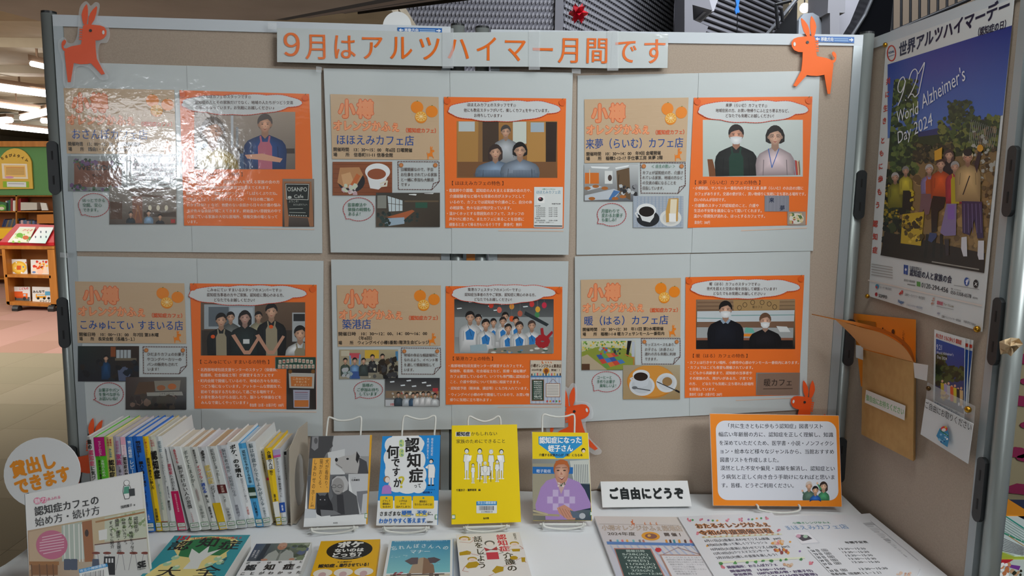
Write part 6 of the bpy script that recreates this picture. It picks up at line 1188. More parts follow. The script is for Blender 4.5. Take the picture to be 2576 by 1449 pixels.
rowbook((2114, 495), (2176, 488), (2216, 1222), (2186, 1228), .118, '#e4e6e6', 'thin white spined book touching the metal bookend', [('認知症の新しい常識', 4.6, 8, 42, 5, K, .02), ('緑慎也', 4.6, 80, 90, 3.6, K, .01)], bands=[(1, 6, '#1c1c1e')], page='#e4cfa8')
# metal bookend
B0 = atz(*RB(2222, 1286), Z0+.001); Yk = B0.y
be = root('metal_bookend', B0, 'beige metal bookend with an oval hole closing the right end of the book row', 'bookend')
f0 = aty(*RB(2232, 478), Yk); xk = f0.x+.004; b0 = Vector((B0.x, Yk, Z0+.001)); dpt = .105; xo = Vector((.012, dpt, 0))
pl = [b0, b0+xo, b0+xo+Vector((-.0, 0, .165)), b0+xo*.9+Vector((0, 0, .178)), Vector((b0.x-.0, Yk+.01, f0.z+.012)), Vector((b0.x, Yk, f0.z))]
# plate with oval hole: ring of quads between outline and ellipse
def P2(u, v): return b0+xo*u+Vector((0, 0, v))
out = []; inn = []
HT = f0.z-Z0
for i in range(24):
    a = 6.2832*i/24; ca, sa = math.cos(a), math.sin(a); inn.append((.5+.28*ca, .085+.062*sa))
    k = min(.5/max(abs(ca), 1e-6), .5/max(abs(sa), 1e-6)); u = .5+ca*k; v = .5+sa*k; out.append((u, v*(HT+(.03 if u > .5 else .03*u*2))))
mb = MB(); dx = Vector((.0018, 0, 0)); vs2 = [P2(*p) for p in out]+[P2(*p) for p in inn]; 
mb.add(vs2+[p+dx for p in vs2], [((i+1) % 24, i, 24+i, 24+(i+1) % 24) for i in range(24)]+[(48+i, 48+(i+1) % 24, 72+(i+1) % 24, 72+i) for i in range(24)]+[(i, (i+1) % 24, 48+(i+1) % 24, 48+i) for i in range(24)]+[(24+(i+1) % 24, 24+i, 72+i, 72+(i+1) % 24) for i in range(24)])
mbe = mat('beige_enamel', '#b8afa0', .4)
mb.build('plate', mbe, be); MB().box((b0.x-.035, Yk+.06, Z0+.0008), (.09, .1, .0012)).build('foot', mbe, be)
c = Cv(b0+Vector((.0022, 0, 0)), Vector((xo.y, -xo.x, 0)).normalized()*1, be, M_prt, .0004)
# ---------------------------------------------------------------- face-out books on wire stands
def face_book(crop, q, H, th, lb, lift, fn, spine=None, edge='#e8e8e4', sidec=None, sw=0.):
    def pxy(p): return (crop[0]+p[0]/crop[2], crop[1]+p[1]/crop[2])
    bl, br = pxy(q[3]), pxy(q[2]); Pb = (atz(*bl, Z0+lift)+atz(*br, Z0+lift))/2
    tx, ty = ((pxy(q[0])[i]+pxy(q[1])[i])/2 for i in (0, 1)); d = ray(tx, ty); o = CAM-Pb
    a_ = d.dot(d); b_ = 2*d.dot(o); c_ = o.dot(o)-H*H; disc = b_*b_-4*a_*c_; t = (-b_+math.sqrt(max(disc, 0)))/(2*a_); Pt = CAM+d*t
    e = (atz(*br, Z0+lift)-atz(*bl, Z0+lift)); e.z = 0; e.normalize(); n_ = e.cross(Pt-Pb).normalized(); n_ = n_ if n_.y < 0 else -n_
    g = [hit(*pxy(p), Pb, n_) for p in q]
    rt = root('display_book', Pb, lb, 'book', 'books standing on wire stands')
    MB().prism([p for p in g], -n_*.0012).build('front_cover', mat('cov_'+edge[1:], edge, .4), rt)
    ins = [g[0].lerp(g[2], .012), g[1].lerp(g[3], .012), g[2].lerp(g[0], .012), g[3].lerp(g[1], .012)]
    MB().prism([p-n_*.0012 for p in ins], -n_*(th-.0024)).build('page_block', M_pagew, rt)
    MB().prism([p-n_*(th-.0012) for p in g], -n_*.0012).build('back_cover', mat('cov_'+edge[1:], edge, .4), rt)
    s0, s1 = (g[1], g[2]) if spine != 'L' else (g[0], g[3])
    MB().prism([s0, s1, s1-n_*th, s0-n_*th], (g[1]-g[0]).normalized()*(.001 if spine != 'L' else -.001)).build('spine', mat('cov_'+(sidec or edge)[1:], sidec or edge, .4), rt)
    c = Cv(Pb, n_, rt, M_cov, .0003).crop(*crop); c.part('cover_print', 0, q); fn(c); c.flush()
    return g, n_, Pb, e, th
def wire_stand(g, n_, Pb, e, th, lb, top, w0=.2, w1=.8):
    """top: zoom-free px points of the wire arch"""
    a = hit(*top[0], Pb-n_*(th+.004), n_); b = hit(*top[-1], Pb-n_*(th+.004), n_); pts = [hit(*p, Pb-n_*(th+.004), n_) for p in top]
    rt = root('wire_stand', Vector((Pb.x, Pb.y, Z0)), lb, 'book stand', 'white wire book stands')
    up = (pts[0]-Vector((pts[0].x, pts[0].y, 0))); down = (g[0]-g[3]).normalized()
    def foot(p): t = (p.z-(Z0+.006))/down.z; return p-down*t
    fa, fb = foot(pts[0]), foot(pts[-1])
    MB().tube([fa]+catmull(pts, 5)+[fb], .0022, 8).build('back_arch', M_wire, rt, True)
    fx = Pb+n_*.012; l = Vector((Pb.x, Pb.y, Z0+.005))-e*.045+Vector((0, -.018, 0)); r = l+e*.09
    MB().tube(catmull([fa, Vector((fa.x, Pb.y+.01, Z0+.004)), l, l+Vector((0, -.006, .012)), l+Vector((.006, -.007, .004)), (l+r)/2+Vector((0, -.004, -.0025)), r+Vector((-.006, -.007, .004)), r+Vector((0, -.006, .012)), r, Vector((fb.x, Pb.y+.01, Z0+.004)), fb], 5), .0022, 8).build('base_wire', M_wire, rt, True)
    l2 = Vector((Pb.x, Pb.y-.012, Z0+.009)); MB().tube([l2-e*.052, l2-e*.05, l2+e*.05, l2+e*.052], .003, 8).build('ledge', M_wire, rt, True)
    MB().tube([fa, fa+Vector((0, .07, -.001)), fb+Vector((0, .07, -.001)), fb], .0022, 8).build('rear_foot', M_wire, rt, True)
def ca(c):
    c.poly([(100, 330), (860, 320), (800, 1340), (100, 1345)], '#e4e6e6'); c.poly([(180, 340), (445, 335), (400, 590), (160, 600)], '#9a9c9e')
    c.grad([(183, 340), (845, 326), (822, 755), (150, 770)], ['#777', '#a0a2a4', '#999', '#555']); c.poly([(440, 335), (845, 328), (825, 560), (400, 560)], '#b6b8ba'); c.poly([(370, 520), (560, 480), (560, 760), (400, 765)], '#d0d2d2')
    c.poly([(183, 342), (435, 337), (420, 410), (428, 450), (395, 480), (390, 505), (355, 530), (330, 580), (160, 585)], '#4a4a4c'); c.poly([(200, 345), (270, 342), (265, 470), (225, 500), (190, 470)], '#8a8a8c'); c.ell(240, 390, 20, 34, '#5c5c5e')
    c.poly([(452, 590), (560, 555), (640, 548), (690, 505), (720, 560), (790, 620), (822, 720), (820, 752), (560, 745), (520, 700), (460, 660)], '#b4b2b0'); c.poly([(690, 505), (725, 560), (700, 640), (680, 600)], '#2a2a2c'); c.poly([(715, 570), (800, 620), (822, 752), (700, 752), (720, 650)], '#4c4c50'); c.ell(467, 600, 16, 22, '#1c1c1e'); c.ell(590, 590, 15, 11, '#1a1a1c'); c.line([(462, 645), (530, 690)], 5, '#555')
    c.poly([(145, 770), (600, 760), (600, 1000), (145, 1240)], '#6a6c70'); c.poly([(600, 765), (820, 755), (815, 1200), (700, 1210)], '#c6c8ca'); c.rect(146, 780, 240, 1180, '#5c6068')
    c.poly([(395, 860), (430, 785), (530, 768), (600, 830), (605, 940), (690, 1000), (720, 1200), (400, 1225), (380, 1100), (430, 1000)], '#58595c'); c.poly([(420, 820), (470, 780), (560, 780), (600, 850), (590, 930), (540, 960), (410, 890)], '#bcbcbc'); c.ell(485, 890, 68, 92, '#9c9a98', 20)
    for x in (440, 505): c.line([(x+26*math.cos(a*.785), 892+17*math.sin(a*.785)) for a in range(8)], 4, '#2c2c2e', close=True)
    c.line([(455, 945), (500, 950)], 6, '#4a4a4a'); c.poly([(470, 990), (540, 980), (560, 1200), (480, 1210)], '#3a3a3e'); c.poly([(690, 950), (810, 940), (815, 1190), (740, 1200), (700, 1050)], '#7e8086'); c.poly([(760, 980), (812, 970), (812, 1190), (740, 1195)], '#c4c6c8')
    c.poly([(250, 960), (285, 1000), (340, 1000), (372, 955), (385, 1020), (420, 1090), (435, 1180), (300, 1225), (250, 1200), (245, 1080)], '#26262a'); c.ell(312, 1050, 62, 58, '#2c2c30', 18); c.ell(290, 1040, 8, 6, '#b8b8b8', 8); c.ell(338, 1042, 8, 6, '#b8b8b8', 8); c.poly([(290, 1150), (440, 1160), (520, 1200), (300, 1225)], '#77797c')
    c.poly([(118, 1140), (240, 1150), (245, 1240), (108, 1245)], '#c8ccd0')
    c.poly([(205, 583), (405, 578), (385, 960), (240, 965), (232, 1142), (158, 1140)], '#eeb04a')
    c.lay += 1; c.V('犬が看取り、', 365, 590, 352, 945, 40, K, .0); c.V('猫がおくる、', 302, 588, 280, 940, 40, K, .0); c.V('しあわせのホーム', 238, 590, 196, 1125, 40, K, .0)
    c.T('石黒謙吾', 632, 834, 726, 832, 20, K, .03); c.T('文・写真', 640, 806, 680, 804, 9, K); c.T('光文社', 430, 1306, 482, 1304, 16, '#444', .02)
    c.poly([(838, 326), (856, 326), (806, 1310), (795, 1310)], '#e8a81c'); c.poly([(780, 1190), (812, 1190), (808, 1245), (778, 1245)], GRN); c.poly([(785, 1197), (812, 1197), (808, 1238), (783, 1238)], '#e4e6e0')
CR7 = (740, 1020, 4.39)
A_ = face_book(CR7, [(183, 340), (853, 325), (802, 1312), (103, 1342)], .188, .016, 'black and white photo book with a dog, an old woman and a cat', .010, ca, sidec='#e8b020')
wire_stand(*A_, 'white wire stand behind the black and white dog book', [(740+355/4.39, 1020+330/4.39), (740+375/4.39, 1020+150/4.39), (740+402/4.39, 1020+132/4.39), (740+480/4.39, 1020+162/4.39), (740+570/4.39, 1020+165/4.39), (740+650/4.39, 1020+150/4.39), (740+715/4.39, 1020+126/4.39), (740+742/4.39, 1020+150/4.39), (740+733/4.39, 1020+325/4.39)])
def cbk2(c):
    c.poly([(900, 325), (1625, 320), (1590, 1340), (900, 1345)], '#1e90dc')
    for x, y, a, b in ((1205, 640, 200, 310), (1250, 420, 190, 95), (1080, 440, 80, 90), (1060, 580, 72, 100), (1060, 740, 60, 90), (1130, 880, 90, 80), (1250, 900, 120, 75), (1370, 880, 90, 90), (1400, 760, 62, 90), (1400, 600, 50, 90), (1370, 430, 60, 90), (1140, 370, 70, 50), (1320, 365, 70, 50)): c.ell(x, y, a, b, '#eef0f0', 22)
    c.rect(1205, 330, 1345, 360, '#eef0f0')
    c.poly([(910, 1050), (1590, 1050), (1585, 1345), (900, 1345)], '#e8eaea')
    for x0, x1, t in ((948, 1092, ('どうして', '認知症に', 'なるの?')), (1108, 1298, ('いずれは', 'すべて', '忘れてしまう?')), (1310, 1545, ('認知症に', 'ならないためには?'))):
        c.rr(x0, 1000, x1, 1140, 16, '#f4cc10'); c.ell((x0+x1)/2, 1022, 11, 11, '#4a9a8a', 10)
        for i, s in enumerate(t): w = min(len(s)*22, (x1-x0)-24); c.T(s, (x0+x1-w)/2, 1066+i*32+(6 if len(t) == 2 else 0), (x0+x1+w)/2, 1066+i*32+(6 if len(t) == 2 else 0), 24, K, .03)
    for y in (405, 430, 505, 540): c.ell(1186, y, 28, 30, '#c8dc8a', 14)
    c.lay += 1
    for ch_, x, y in (('そ', 1180, 410), ('も', 1182, 450), ('そ', 1192, 520), ('も', 1194, 560)): c.T(ch_, x-16, y, x+16, y, 28, '#2a8a9a', .03)
    for i, ch_ in enumerate('認知症'): c.T(ch_, 1222+i*22, 515+i*168, 1385+i*20, 512+i*168, 156, K, .03)
    c.T('って', 1320, 912, 1405, 908, 50, K, .02); c.T('何', 1020, 585, 1160, 582, 140, K, .03); c.T('で', 1068, 680, 1170, 678, 98, K, .03); c.T('す', 1080, 782, 1172, 780, 96, K, .03); c.T('か', 1094, 905, 1186, 903, 102, K, .03); c.T('？', 1150, 922, 1290, 918, 150, '#d8c83a', .03)
    c.V('現役の認知症', 1526, 358, 1520, 555, 26, '#e8f4fc', .01); c.V('専門医が答える', 1480, 358, 1474, 590, 26, '#e8f4fc', .01)
    c.T('朝田隆', 1422, 972, 1500, 970, 22, '#0c3c78', .04); c.T('著', 1508, 968, 1522, 968, 14, '#0c3c78', .02); c.T('メモリークリニックお茶の水理事長・院長', 1422, 938, 1556, 934, 12, '#0c4c88', .01)
    # doctor
    c.ell(1515, 612, 24, 24, '#1c1a1c', 14); c.ell(1512, 620, 18, 20, '#f0e0d4', 14); c.poly([(1490, 650), (1540, 650), (1560, 700), (1552, 800), (1478, 800), (1482, 700), (1450, 690), (1452, 678)], '#f4f4f2'); c.line([(1482, 660), (1478, 800), (1552, 800), (1556, 690)], 3, '#333'); c.poly([(1484, 800), (1508, 800), (1504, 875), (1486, 875)], '#e8e8e8'); c.poly([(1520, 800), (1540, 800), (1540, 875), (1520, 875)], '#e8e8e8'); c.ell(1490, 880, 18, 8, '#111', 8); c.ell(1532, 880, 18, 8, '#111', 8)
    c.ell(1022, 815, 36, 36, '#a07a58', 16); c.ell(1030, 822, 26, 32, '#f4e4da', 14); c.poly([(975, 900), (1000, 880), (1050, 880), (1072, 910), (1075, 975), (965, 978)], '#b884d0'); c.ell(1056, 865, 10, 16, '#f4e4da', 8)
    c.lay = 60; c.rect(1186, 1192, 1292, 1222, '#f0d858'); c.rect(1345, 1190, 1470, 1220, '#f0d858'); c.lay = 62
    c.T('さまざまな', 942, 1220, 1180, 1216, 50, K, .02); c.T('疑問、不安', 1188, 1214, 1466, 1210, 54, '#1a6ec4', .03); c.T('に、', 1474, 1212, 1560, 1212, 44, K, .02); c.T('わかりやすく答えます', 936, 1302, 1456, 1294, 56, '#1a6ec4', .03); c.T('。', 1446, 1296, 1474, 1296, 40, '#1a6ec4', .03)
    c.T('Gakken', 1466, 1292, 1534, 1290, 18, K, .04); c.poly([(1556, 1205), (1592, 1205), (1590, 1255), (1556, 1255)], GRN); c.poly([(1562, 1211), (1590, 1211), (1588, 1249), (1562, 1249)], '#e4e6e0')
B_k = face_book(CR7, [(975, 340), (1610, 328), (1580, 1320), (905, 1326)], .188, .012, 'blue covered book with a white cloud and large black title', .010, cbk2, sidec='#1a84cc')
wire_stand(*B_k, 'white wire stand behind the blue cloud book', [(740+x/4.39, 1020+y/4.39) for x, y in ((1190, 330), (1205, 150), (1235, 114), (1290, 130), (1380, 152), (1470, 142), (1535, 114), (1562, 145), (1548, 325))])
def cbk3(c):
    c.poly([(95, 400), (715, 395), (750, 1320), (95, 1340)], '#f6d60c'); c.rect(135, 470, 272, 512, '#f2f2f0')
    c.T('認知症', 140, 508, 268, 508, 38, K, .045); c.T('かもしれない', 276, 505, 525, 503, 36, K, .012); c.T('家族のためにできること', 138, 578, 602, 574, 38, K, .012)
    Wt = '#f2f2ee'
    def man(x, y, s, coat=0, skirt=0, h=1.0, hair='#161414'):
        c.poly([(x-.9*s, y+1.1*s), (x+.9*s, y+1.1*s), (x+1.2*s, y+3.6*s), (x+.8*s, y+3.7*s), (x+.75*s, y+(6.6 if coat else 4.4)*s), (x-.75*s, y+(6.6 if coat else 4.4)*s), (x-.8*s, y+3.7*s), (x-1.2*s, y+3.6*s)], '#2a2824'); c.poly([(x-.8*s, y+1.2*s), (x+.8*s, y+1.2*s), (x+1.08*s, y+3.5*s), (x+.7*s, y+3.6*s), (x+.65*s, y+(6.5 if coat else 4.3)*s), (x-.65*s, y+(6.5 if coat else 4.3)*s), (x-.7*s, y+3.6*s), (x-1.08*s, y+3.5*s)], Wt)
        y1 = y+(6.5 if coat else 4.3)*s; y2 = y+9.2*s*h
        for k in (-1, 1): c.poly([(x+k*.1*s, y1), (x+k*.7*s, y1), (x+k*.62*s, y2), (x+k*.15*s, y2)], '#2a2824'); c.poly([(x+k*.15*s, y1), (x+k*.64*s, y1), (x+k*.55*s, y2), (x+k*.2*s, y2)], Wt); c.ell(x+k*.5*s, y2+.1*s, .5*s, .22*s, Wt if k > 0 else Wt, 8)
        c.ell(x, y-.05*s, .78*s, .85*s, hair, 14); c.ell(x, y+.15*s, .6*s, .72*s, Wt, 14); c.line([(x-.2*s, y+.45*s), (x+.2*s, y+.45*s)], .09*s, '#333'); c.line([(x-.35*s, y+.05*s), (x-.15*s, y+.05*s)], .1*s, '#333'); c.line([(x+.15*s, y+.05*s), (x+.35*s, y+.05*s)], .1*s, '#333')
    man(238, 648, 28, 1); man(360, 648, 28); man(466, 655, 27, 1, hair='#c8c8c0'); man(562, 655, 27, 1); c.poly([(245, 692), (285, 690), (276, 738), (238, 738)], '#fff'); c.poly([(522, 690), (560, 688), (568, 735), (530, 740)], '#fff')
    c.rect(366, 790, 458, 880, '#2a2824'); c.rect(370, 794, 454, 876, Wt); c.line([(368, 850), (360, 935)], 5, '#2a2824'); c.line([(458, 850), (464, 935)], 5, '#2a2824'); man(410, 762, 20, 0, 0, .98, '#d0d0c8'); man(297, 780, 18, 1); man(522, 748, 20)
    c.T('千葉京子・瀧野朋実', 138, 1026, 330, 1022, 22, K, .02); c.T('編', 346, 1022, 368, 1022, 20, K, .02)
    c.rr(328, 1116, 520, 1230, 8, '#e6e8e6'); c.poly([(328, 1120), (520, 1118), (520, 1154), (328, 1156)], '#2a8ac8'); c.T('市立小樽図書館', 338, 1146, 512, 1144, 24, '#d8ecf8', .02)
    r = random.Random(4); x = 354
    while x < 494: w = r.choice([2, 3, 5]); c.poly([(x, 1162), (x+w, 1162), (x+w, 1202), (x, 1202)], '#222', 0); x += w+r.choice([2, 3, 4])
    c.T('111903213', 372, 1224, 478, 1223, 15, '#222', .02); c.T('弘文堂', 392, 1286, 446, 1284, 18, K, .03); c.poly([(98, 1243), (132, 1243), (132, 1284), (98, 1284)], GRN); c.poly([(98, 1249), (127, 1249), (127, 1278), (98, 1278)], '#e4e6e0')
CR8 = (1110, 960, 3.7146)
C_k = face_book(CR8, [(103, 410), (708, 400), (745, 1312), (100, 1335)], .210, .018, 'bright yellow book with white line drawn family on the cover', .012, cbk3, spine='L', edge='#f0d00c')
wire_stand(*C_k, 'white wire stand behind the yellow family book', [(1110+x/3.7146, 960+y/3.7146) for x, y in ((250, 410), (252, 350), (270, 324), (330, 352), (405, 372), (480, 352), (530, 322), (552, 345), (556, 408))])
def cbk4(c):
    c.poly([(845, 465), (1375, 465), (1410, 1305), (850, 1305)], '#f4d40e'); c.poly([(908, 512), (1312, 512), (1318, 585), (1245, 640), (1140, 715), (1075, 716), (985, 640), (910, 585)], '#2a94d0')
    c.grad([(852, 722), (1380, 722), (1404, 1298), (856, 1298)], ['#8a8a84', '#9aa8a8', '#3a4a58', '#77756c']); c.poly([(854, 765), (1060, 765), (1060, 1190), (856, 1190)], '#a09a84'); c.poly([(1200, 740), (1380, 730), (1388, 950), (1240, 950)], '#c8ccc4')
    for k in range(8): c.line([(1245+k*17, 775), (1250+k*17, 945)], 5, '#6a7478')
    c.poly([(854, 795), (1232, 800), (1230, 862), (854, 860)], '#1f6ab0'); c.poly([(1230, 950), (1390, 960), (1398, 1200), (1240, 1200)], '#26384a')
    c.poly([(880, 1150), (930, 990), (985, 925), (1080, 895), (1190, 900), (1290, 940), (1340, 1010), (1398, 1140), (1395, 1180), (1230, 1215), (1215, 1290), (975, 1292), (970, 1225), (885, 1200)], '#a888c0')
    for i in range(5):
        for j in range(3):
            if (i+j) % 2: c.poly([(990+i*52, 1010+j*64), (1042+i*52, 1010+j*64), (1042+i*52, 1074+j*64), (990+i*52, 1074+j*64)], '#c4b0d4')
    c.poly([(1065, 905), (1120, 1050), (1185, 905), (1150, 890)], '#c4a4a0'); c.blobs(12, 1080, 910, 1165, 980, 7, 13, ['#a83a34', '#3a5a3c', '#e0d8d0'], 3)
    c.ell(1124, 815, 76, 88, '#a45a2c', 22, c2='#d08a50'); c.ell(1124, 852, 66, 98, '#b87f66', 22, c2='#dcb096'); c.poly([(1056, 800), (1070, 742), (1130, 728), (1180, 745), (1192, 800), (1150, 772), (1095, 775)], '#b8622e')
    for x in (1092, 1152): c.ell(x, 830, 14, 6, '#3a2420', 10); c.line([(x-22, 806), (x+20, 802)], 6, '#7a5444')
    c.poly([(1088, 890), (1125, 900), (1158, 888), (1128, 922)], '#8a3a34'); c.poly([(1096, 893), (1125, 900), (1150, 892), (1126, 908)], '#e8dcd4'); c.poly([(1118, 840), (1136, 868), (1112, 872)], '#b87a64')
    c.poly([(1080, 1180), (1150, 1150), (1215, 1190), (1262, 1240), (1250, 1290), (1180, 1290), (1100, 1230)], '#c89078')
    for k in range(4): c.line([(1105+k*26, 1180+k*6), (1150+k*28, 1270)], 4, '#9a6450')
    c.poly([(1200, 1200), (1340, 1240), (1330, 1280), (1230, 1272)], '#5a6a7c'); c.ell(1318, 1255, 30, 28, '#b8bcc0', 12); c.line([(856, 1240), (1100, 1250)], 20, '#a89c7c'); c.line([(856, 1205), (990, 1240)], 18, '#b8ac8c')
    c.lay += 1; c.T('認知症になった', 916, 578, 1312, 576, 60, '#f4f6f6', .035); c.T('蛭子さん', 998, 655, 1232, 652, 62, '#f4f6f6', .035); c.T('介護する家族の心が（楽）になる本', 912, 698, 1322, 700, 26, K, .02); c.ell(1328, 642, 20, 22, '#222', 12); c.ell(1330, 650, 15, 15, '#f0d8b8', 10); c.T('蛭子能収', 888, 850, 1025, 852, 32, '#e8f0f8', .01)
    c.poly([(1388, 1215), (1408, 1215), (1410, 1252), (1388, 1252)], GRN); c.poly([(1393, 1220), (1408, 1220), (1410, 1247), (1393, 1247)], '#e4e6e0')
D_k = face_book(CR8, [(850, 470), (1370, 478), (1408, 1300), (858, 1300)], .185, .014, 'yellow topped book with a smiling man in a purple sweater', .012, cbk4)
wire_stand(*D_k, 'white wire stand behind the purple sweater book', [(1110+x/3.7146, 960+y/3.7146) for x, y in ((945, 475), (945, 340), (965, 306), (1020, 320), (1100, 330), (1180, 320), (1225, 306), (1246, 330), (1244, 475))])
# ---------------------------------------------------------------- round card and leaning white book
P, n = aty(100, 1250, 1.47), Vector((0.05, -1, .12)).normalized()
CZ4 = (0, 1000, 3.227)
rc = root('loan_card', atz(100, 1290, Z0)*1 if False else Vector((P.x, P.y, Z0)), 'round white card reading 貸出しできます behind the leaning white book', 'card')
def hz4(x, y): return hit(x/3.227, 1000+y/3.227, P, n)
pts = [(340+312*math.cos(a*.1745)*math.cos(-.25)-285*math.sin(a*.1745)*math.sin(-.25), 612+312*math.cos(a*.1745)*math.sin(-.25)+285*math.sin(a*.1745)*math.cos(-.25)) for a in range(36)]
MB().prism([hz4(*p) for p in pts], -n*.003).build('card', M_card, rc); MB().prism([hz4(330, 800), hz4(420, 800), hz4(430, 1180), hz4(320, 1180)], -n*.02).build('easel_foot', M_card, rc)
GRES[0] = 4; c = Cv(P, n, rc, M_prt, .0006).crop(*CZ4); c.part('lettering')
for t, a in (('貸出し', (105, 655, 470, 560)), ('できます', (140, 795, 590, 665))): c.T(t, *a, 130, '#f0962a', .05); 
c.flush(); GRES[0] = 2
# front book: plane leaning back, cut by the picture bottom
P = atz(150, 1500, Z0+.004); Pt_h = .21
q = [(203, 785), (1135, 612), (1225, 1560), (250, 1680)]
n = Vector((.16, -1, .22)).normalized()
P = aty(140, 1400, 1.33)
def h5(x, y, o=0): return hit(x/3.227, 1000+y/3.227, P, n)-n*o
g = [h5(*p) for p in q]
# lengthen the lower edge down to the table
dn1 = (g[3]-g[0]).normalized(); dn2 = (g[2]-g[1]).normalized()
g[3] = g[0]+dn1*((g[0].z-Z0-.004)/-dn1.z); g[2] = g[1]+dn2*((g[1].z-Z0-.004)/-dn2.z)
wb_ = root('leaning_book', (g[2]+g[3])/2, 'large white book about starting a cafe leaning at the front left', 'book')
MB().prism(g, -n*.0012).build('front_cover', M_card, wb_); MB().prism([p-n*.0012 for p in (g[0].lerp(g[2], .01), g[1].lerp(g[3], .01), g[2].lerp(g[0], .01), g[3].lerp(g[1], .01))], -n*.014).build('page_block', M_pagew, wb_); MB().prism([p-n*.0155 for p in g], -n*.0012).build('back_cover', M_card, wb_)
MB().prism([g[0], g[3], g[3]-n*.0167, g[0]-n*.0167], (g[0]-g[1]).normalized()*.001).build('spine', mat('cov_3a4a4a', '#3a4a4a', .4), wb_)
MB().prism([h5(500, 760, .0168), h5(700, 730, .0168), h5(720, 900, .0168)+Vector((0, .10, -.05)), h5(560, 920, .0168)+Vector((0, .10, -.05))], (0, 0, -.001)).build('easel_strut', M_wire, wb_) if False else None
c = Cv(P, n, wb_, M_cov, .0004).crop(*CZ4); qq = [(203, 785), (1135, 612), (1232, 1600), (250, 1720)]; c.part('cover_print', 0, qq)
c.poly(qq, '#e8e8e6'); ph = [(232, 1092), (1172, 912), (1225, 1560), (250, 1680)]
c.clip = ph; c.grad([(225, 1080), (1180, 900), (1230, 1560), (245, 1680)], ['#b89878', '#c8c4a0', '#c8c8c4', '#a07850'])
c.poly([(235, 1092), (500, 1040), (510, 1300), (240, 1400)], '#c8ac8c'); c.poly([(500, 1040), (680, 1000), (690, 1310), (505, 1330)], '#b4c0b4')
for x in (520, 560, 600, 640, 665): c.line([(x, 1030), (x+8, 1330)], 10, '#e4e4dc')
c.poly([(665, 1000), (745, 985), (765, 1330), (690, 1335)], '#a0663c'); c.ell(705, 1100, 16, 30, '#3a2418', 10); c.poly([(750, 985), (850, 965), (850, 1180), (760, 1190)], '#c8b490'); c.poly([(850, 960), (1172, 905), (1190, 1130), (850, 1170)], '#c8ceb8'); c.blobs(40, 900, 920, 1180, 1120, 10, 22, ['#a8b890', '#d8dcc8', '#8aa070'], 8)
c.line([(780, 1010), (1172, 930)], 14, '#a87848'); c.line([(770, 1195), (1190, 1140)], 7, '#5a2c28'); c.poly([(800, 1080), (870, 1065), (870, 1150), (805, 1160)], '#e6e6e2'); c.poly([(770, 1200), (1195, 1145), (1215, 1450), (780, 1450)], '#d0d0cc')
for x in (780, 870, 980, 1085, 1180): c.ell(x, 1262, 34, 11, '#7a3424', 12); c.line([(x-14, 1270), (x-40, 1400)], 4, '#88888a'); c.line([(x+14, 1270), (x+34, 1400)], 4, '#88888a')
c.rect(240, 1330, 480, 1360, '#a06a34'); c.rect(260, 1360, 470, 1440, '#8a5a2c')
for x in (255, 320, 380, 430): c.line([(x, 1355), (x+6, 1449)], 9, '#6a4420')
for x in (520, 575, 750): c.rr(x, 1310, x+55, 1400, 8, '#4a5468')
c.rect(845, 1290, 935, 1440, '#1c1c20')
for k in range(3): c.rect(858+k*24, 1305, 872+k*24, 1340, '#d8d8d8')
c.poly([(640, 1395), (870, 1345), (878, 1370), (645, 1425)], '#3a9ad8'); c.T('市立小樽図書館', 650, 1420, 862, 1368, 22, '#d8ecf8', .02); c.poly([(645, 1426), (876, 1372), (890, 1470), (655, 1500)], '#e8e8e4')
for k in range(14): c.line([(672+k*13, 1432-k*2.6), (674+k*13, 1475)], 3+k % 3, '#222', step=0)
c.lay += 1; c.ell(422, 1195, 128, 118, '#c86a8a', 26); c.lay += 1
for k in range(7): c.line([(345-(k > 1)*20+(k > 5)*30, 1135+k*22), (500+(k > 1)*20-(k > 5)*20, 1105+k*22)], 7, '#eac4d0', dash=(11, 4))
c.clip = None; c.part('lettering', 40)
c.ell(305, 838, 30, 28, '#e07a9a', 16); c.ell(356, 832, 28, 26, '#e07a9a', 16); c.lay += 1; c.T('魅力', 282, 862, 384, 846, 40, '#f4e4ea', .02); c.T('あふれる', 388, 838, 496, 818, 26, '#e07a9a', .02)
c.T('認知症カフェの', 286, 962, 812, 862, 74, K, .02); c.T('始め方・続け方', 290, 1050, 820, 945, 74, K, .01); c.T('浅岡雅子', 982, 902, 1078, 882, 24, '#333', .02); c.T('著', 1085, 880, 1102, 877, 15, '#333')
c.ell(1030, 692, 24, 24, '#333', 14); c.ell(1030, 692, 21, 21, '#f0f0ee', 14); c.poly([(1005, 715), (1055, 710), (1072, 760), (1050, 822), (1015, 825), (998, 765)], '#333'); c.poly([(1009, 718), (1052, 714), (1067, 760), (1047, 818), (1018, 820), (1002, 765)], '#f0f0ee'); c.poly([(1010, 725), (1050, 718), (1054, 775), (1004, 782)], '#4a9a80'); c.poly([(1046, 742), (1094, 736), (1098, 795), (1052, 800)], '#2c3234')
c.V('認知症が', 1102, 965, 1112, 1095, 38, '#111', .01); c.V('人と人、地域をつなぐ、', 1052, 968, 1082, 1285, 34, '#111', .01); c.V('心地よいカフェ。', 1002, 975, 1022, 1205, 34, '#111', .01); c.V('開設・運営・支援の', 950, 985, 972, 1258, 36, '#111', .01); c.V('すべてをご紹介', 900, 1000, 915, 1225, 32, '#111', .01)
c.T('SE', 1122, 1382, 1188, 1368, 48, '#111', .06); c.T('SHOEISHA', 1125, 1400, 1185, 1388, 10, '#333', .01); c.flush()
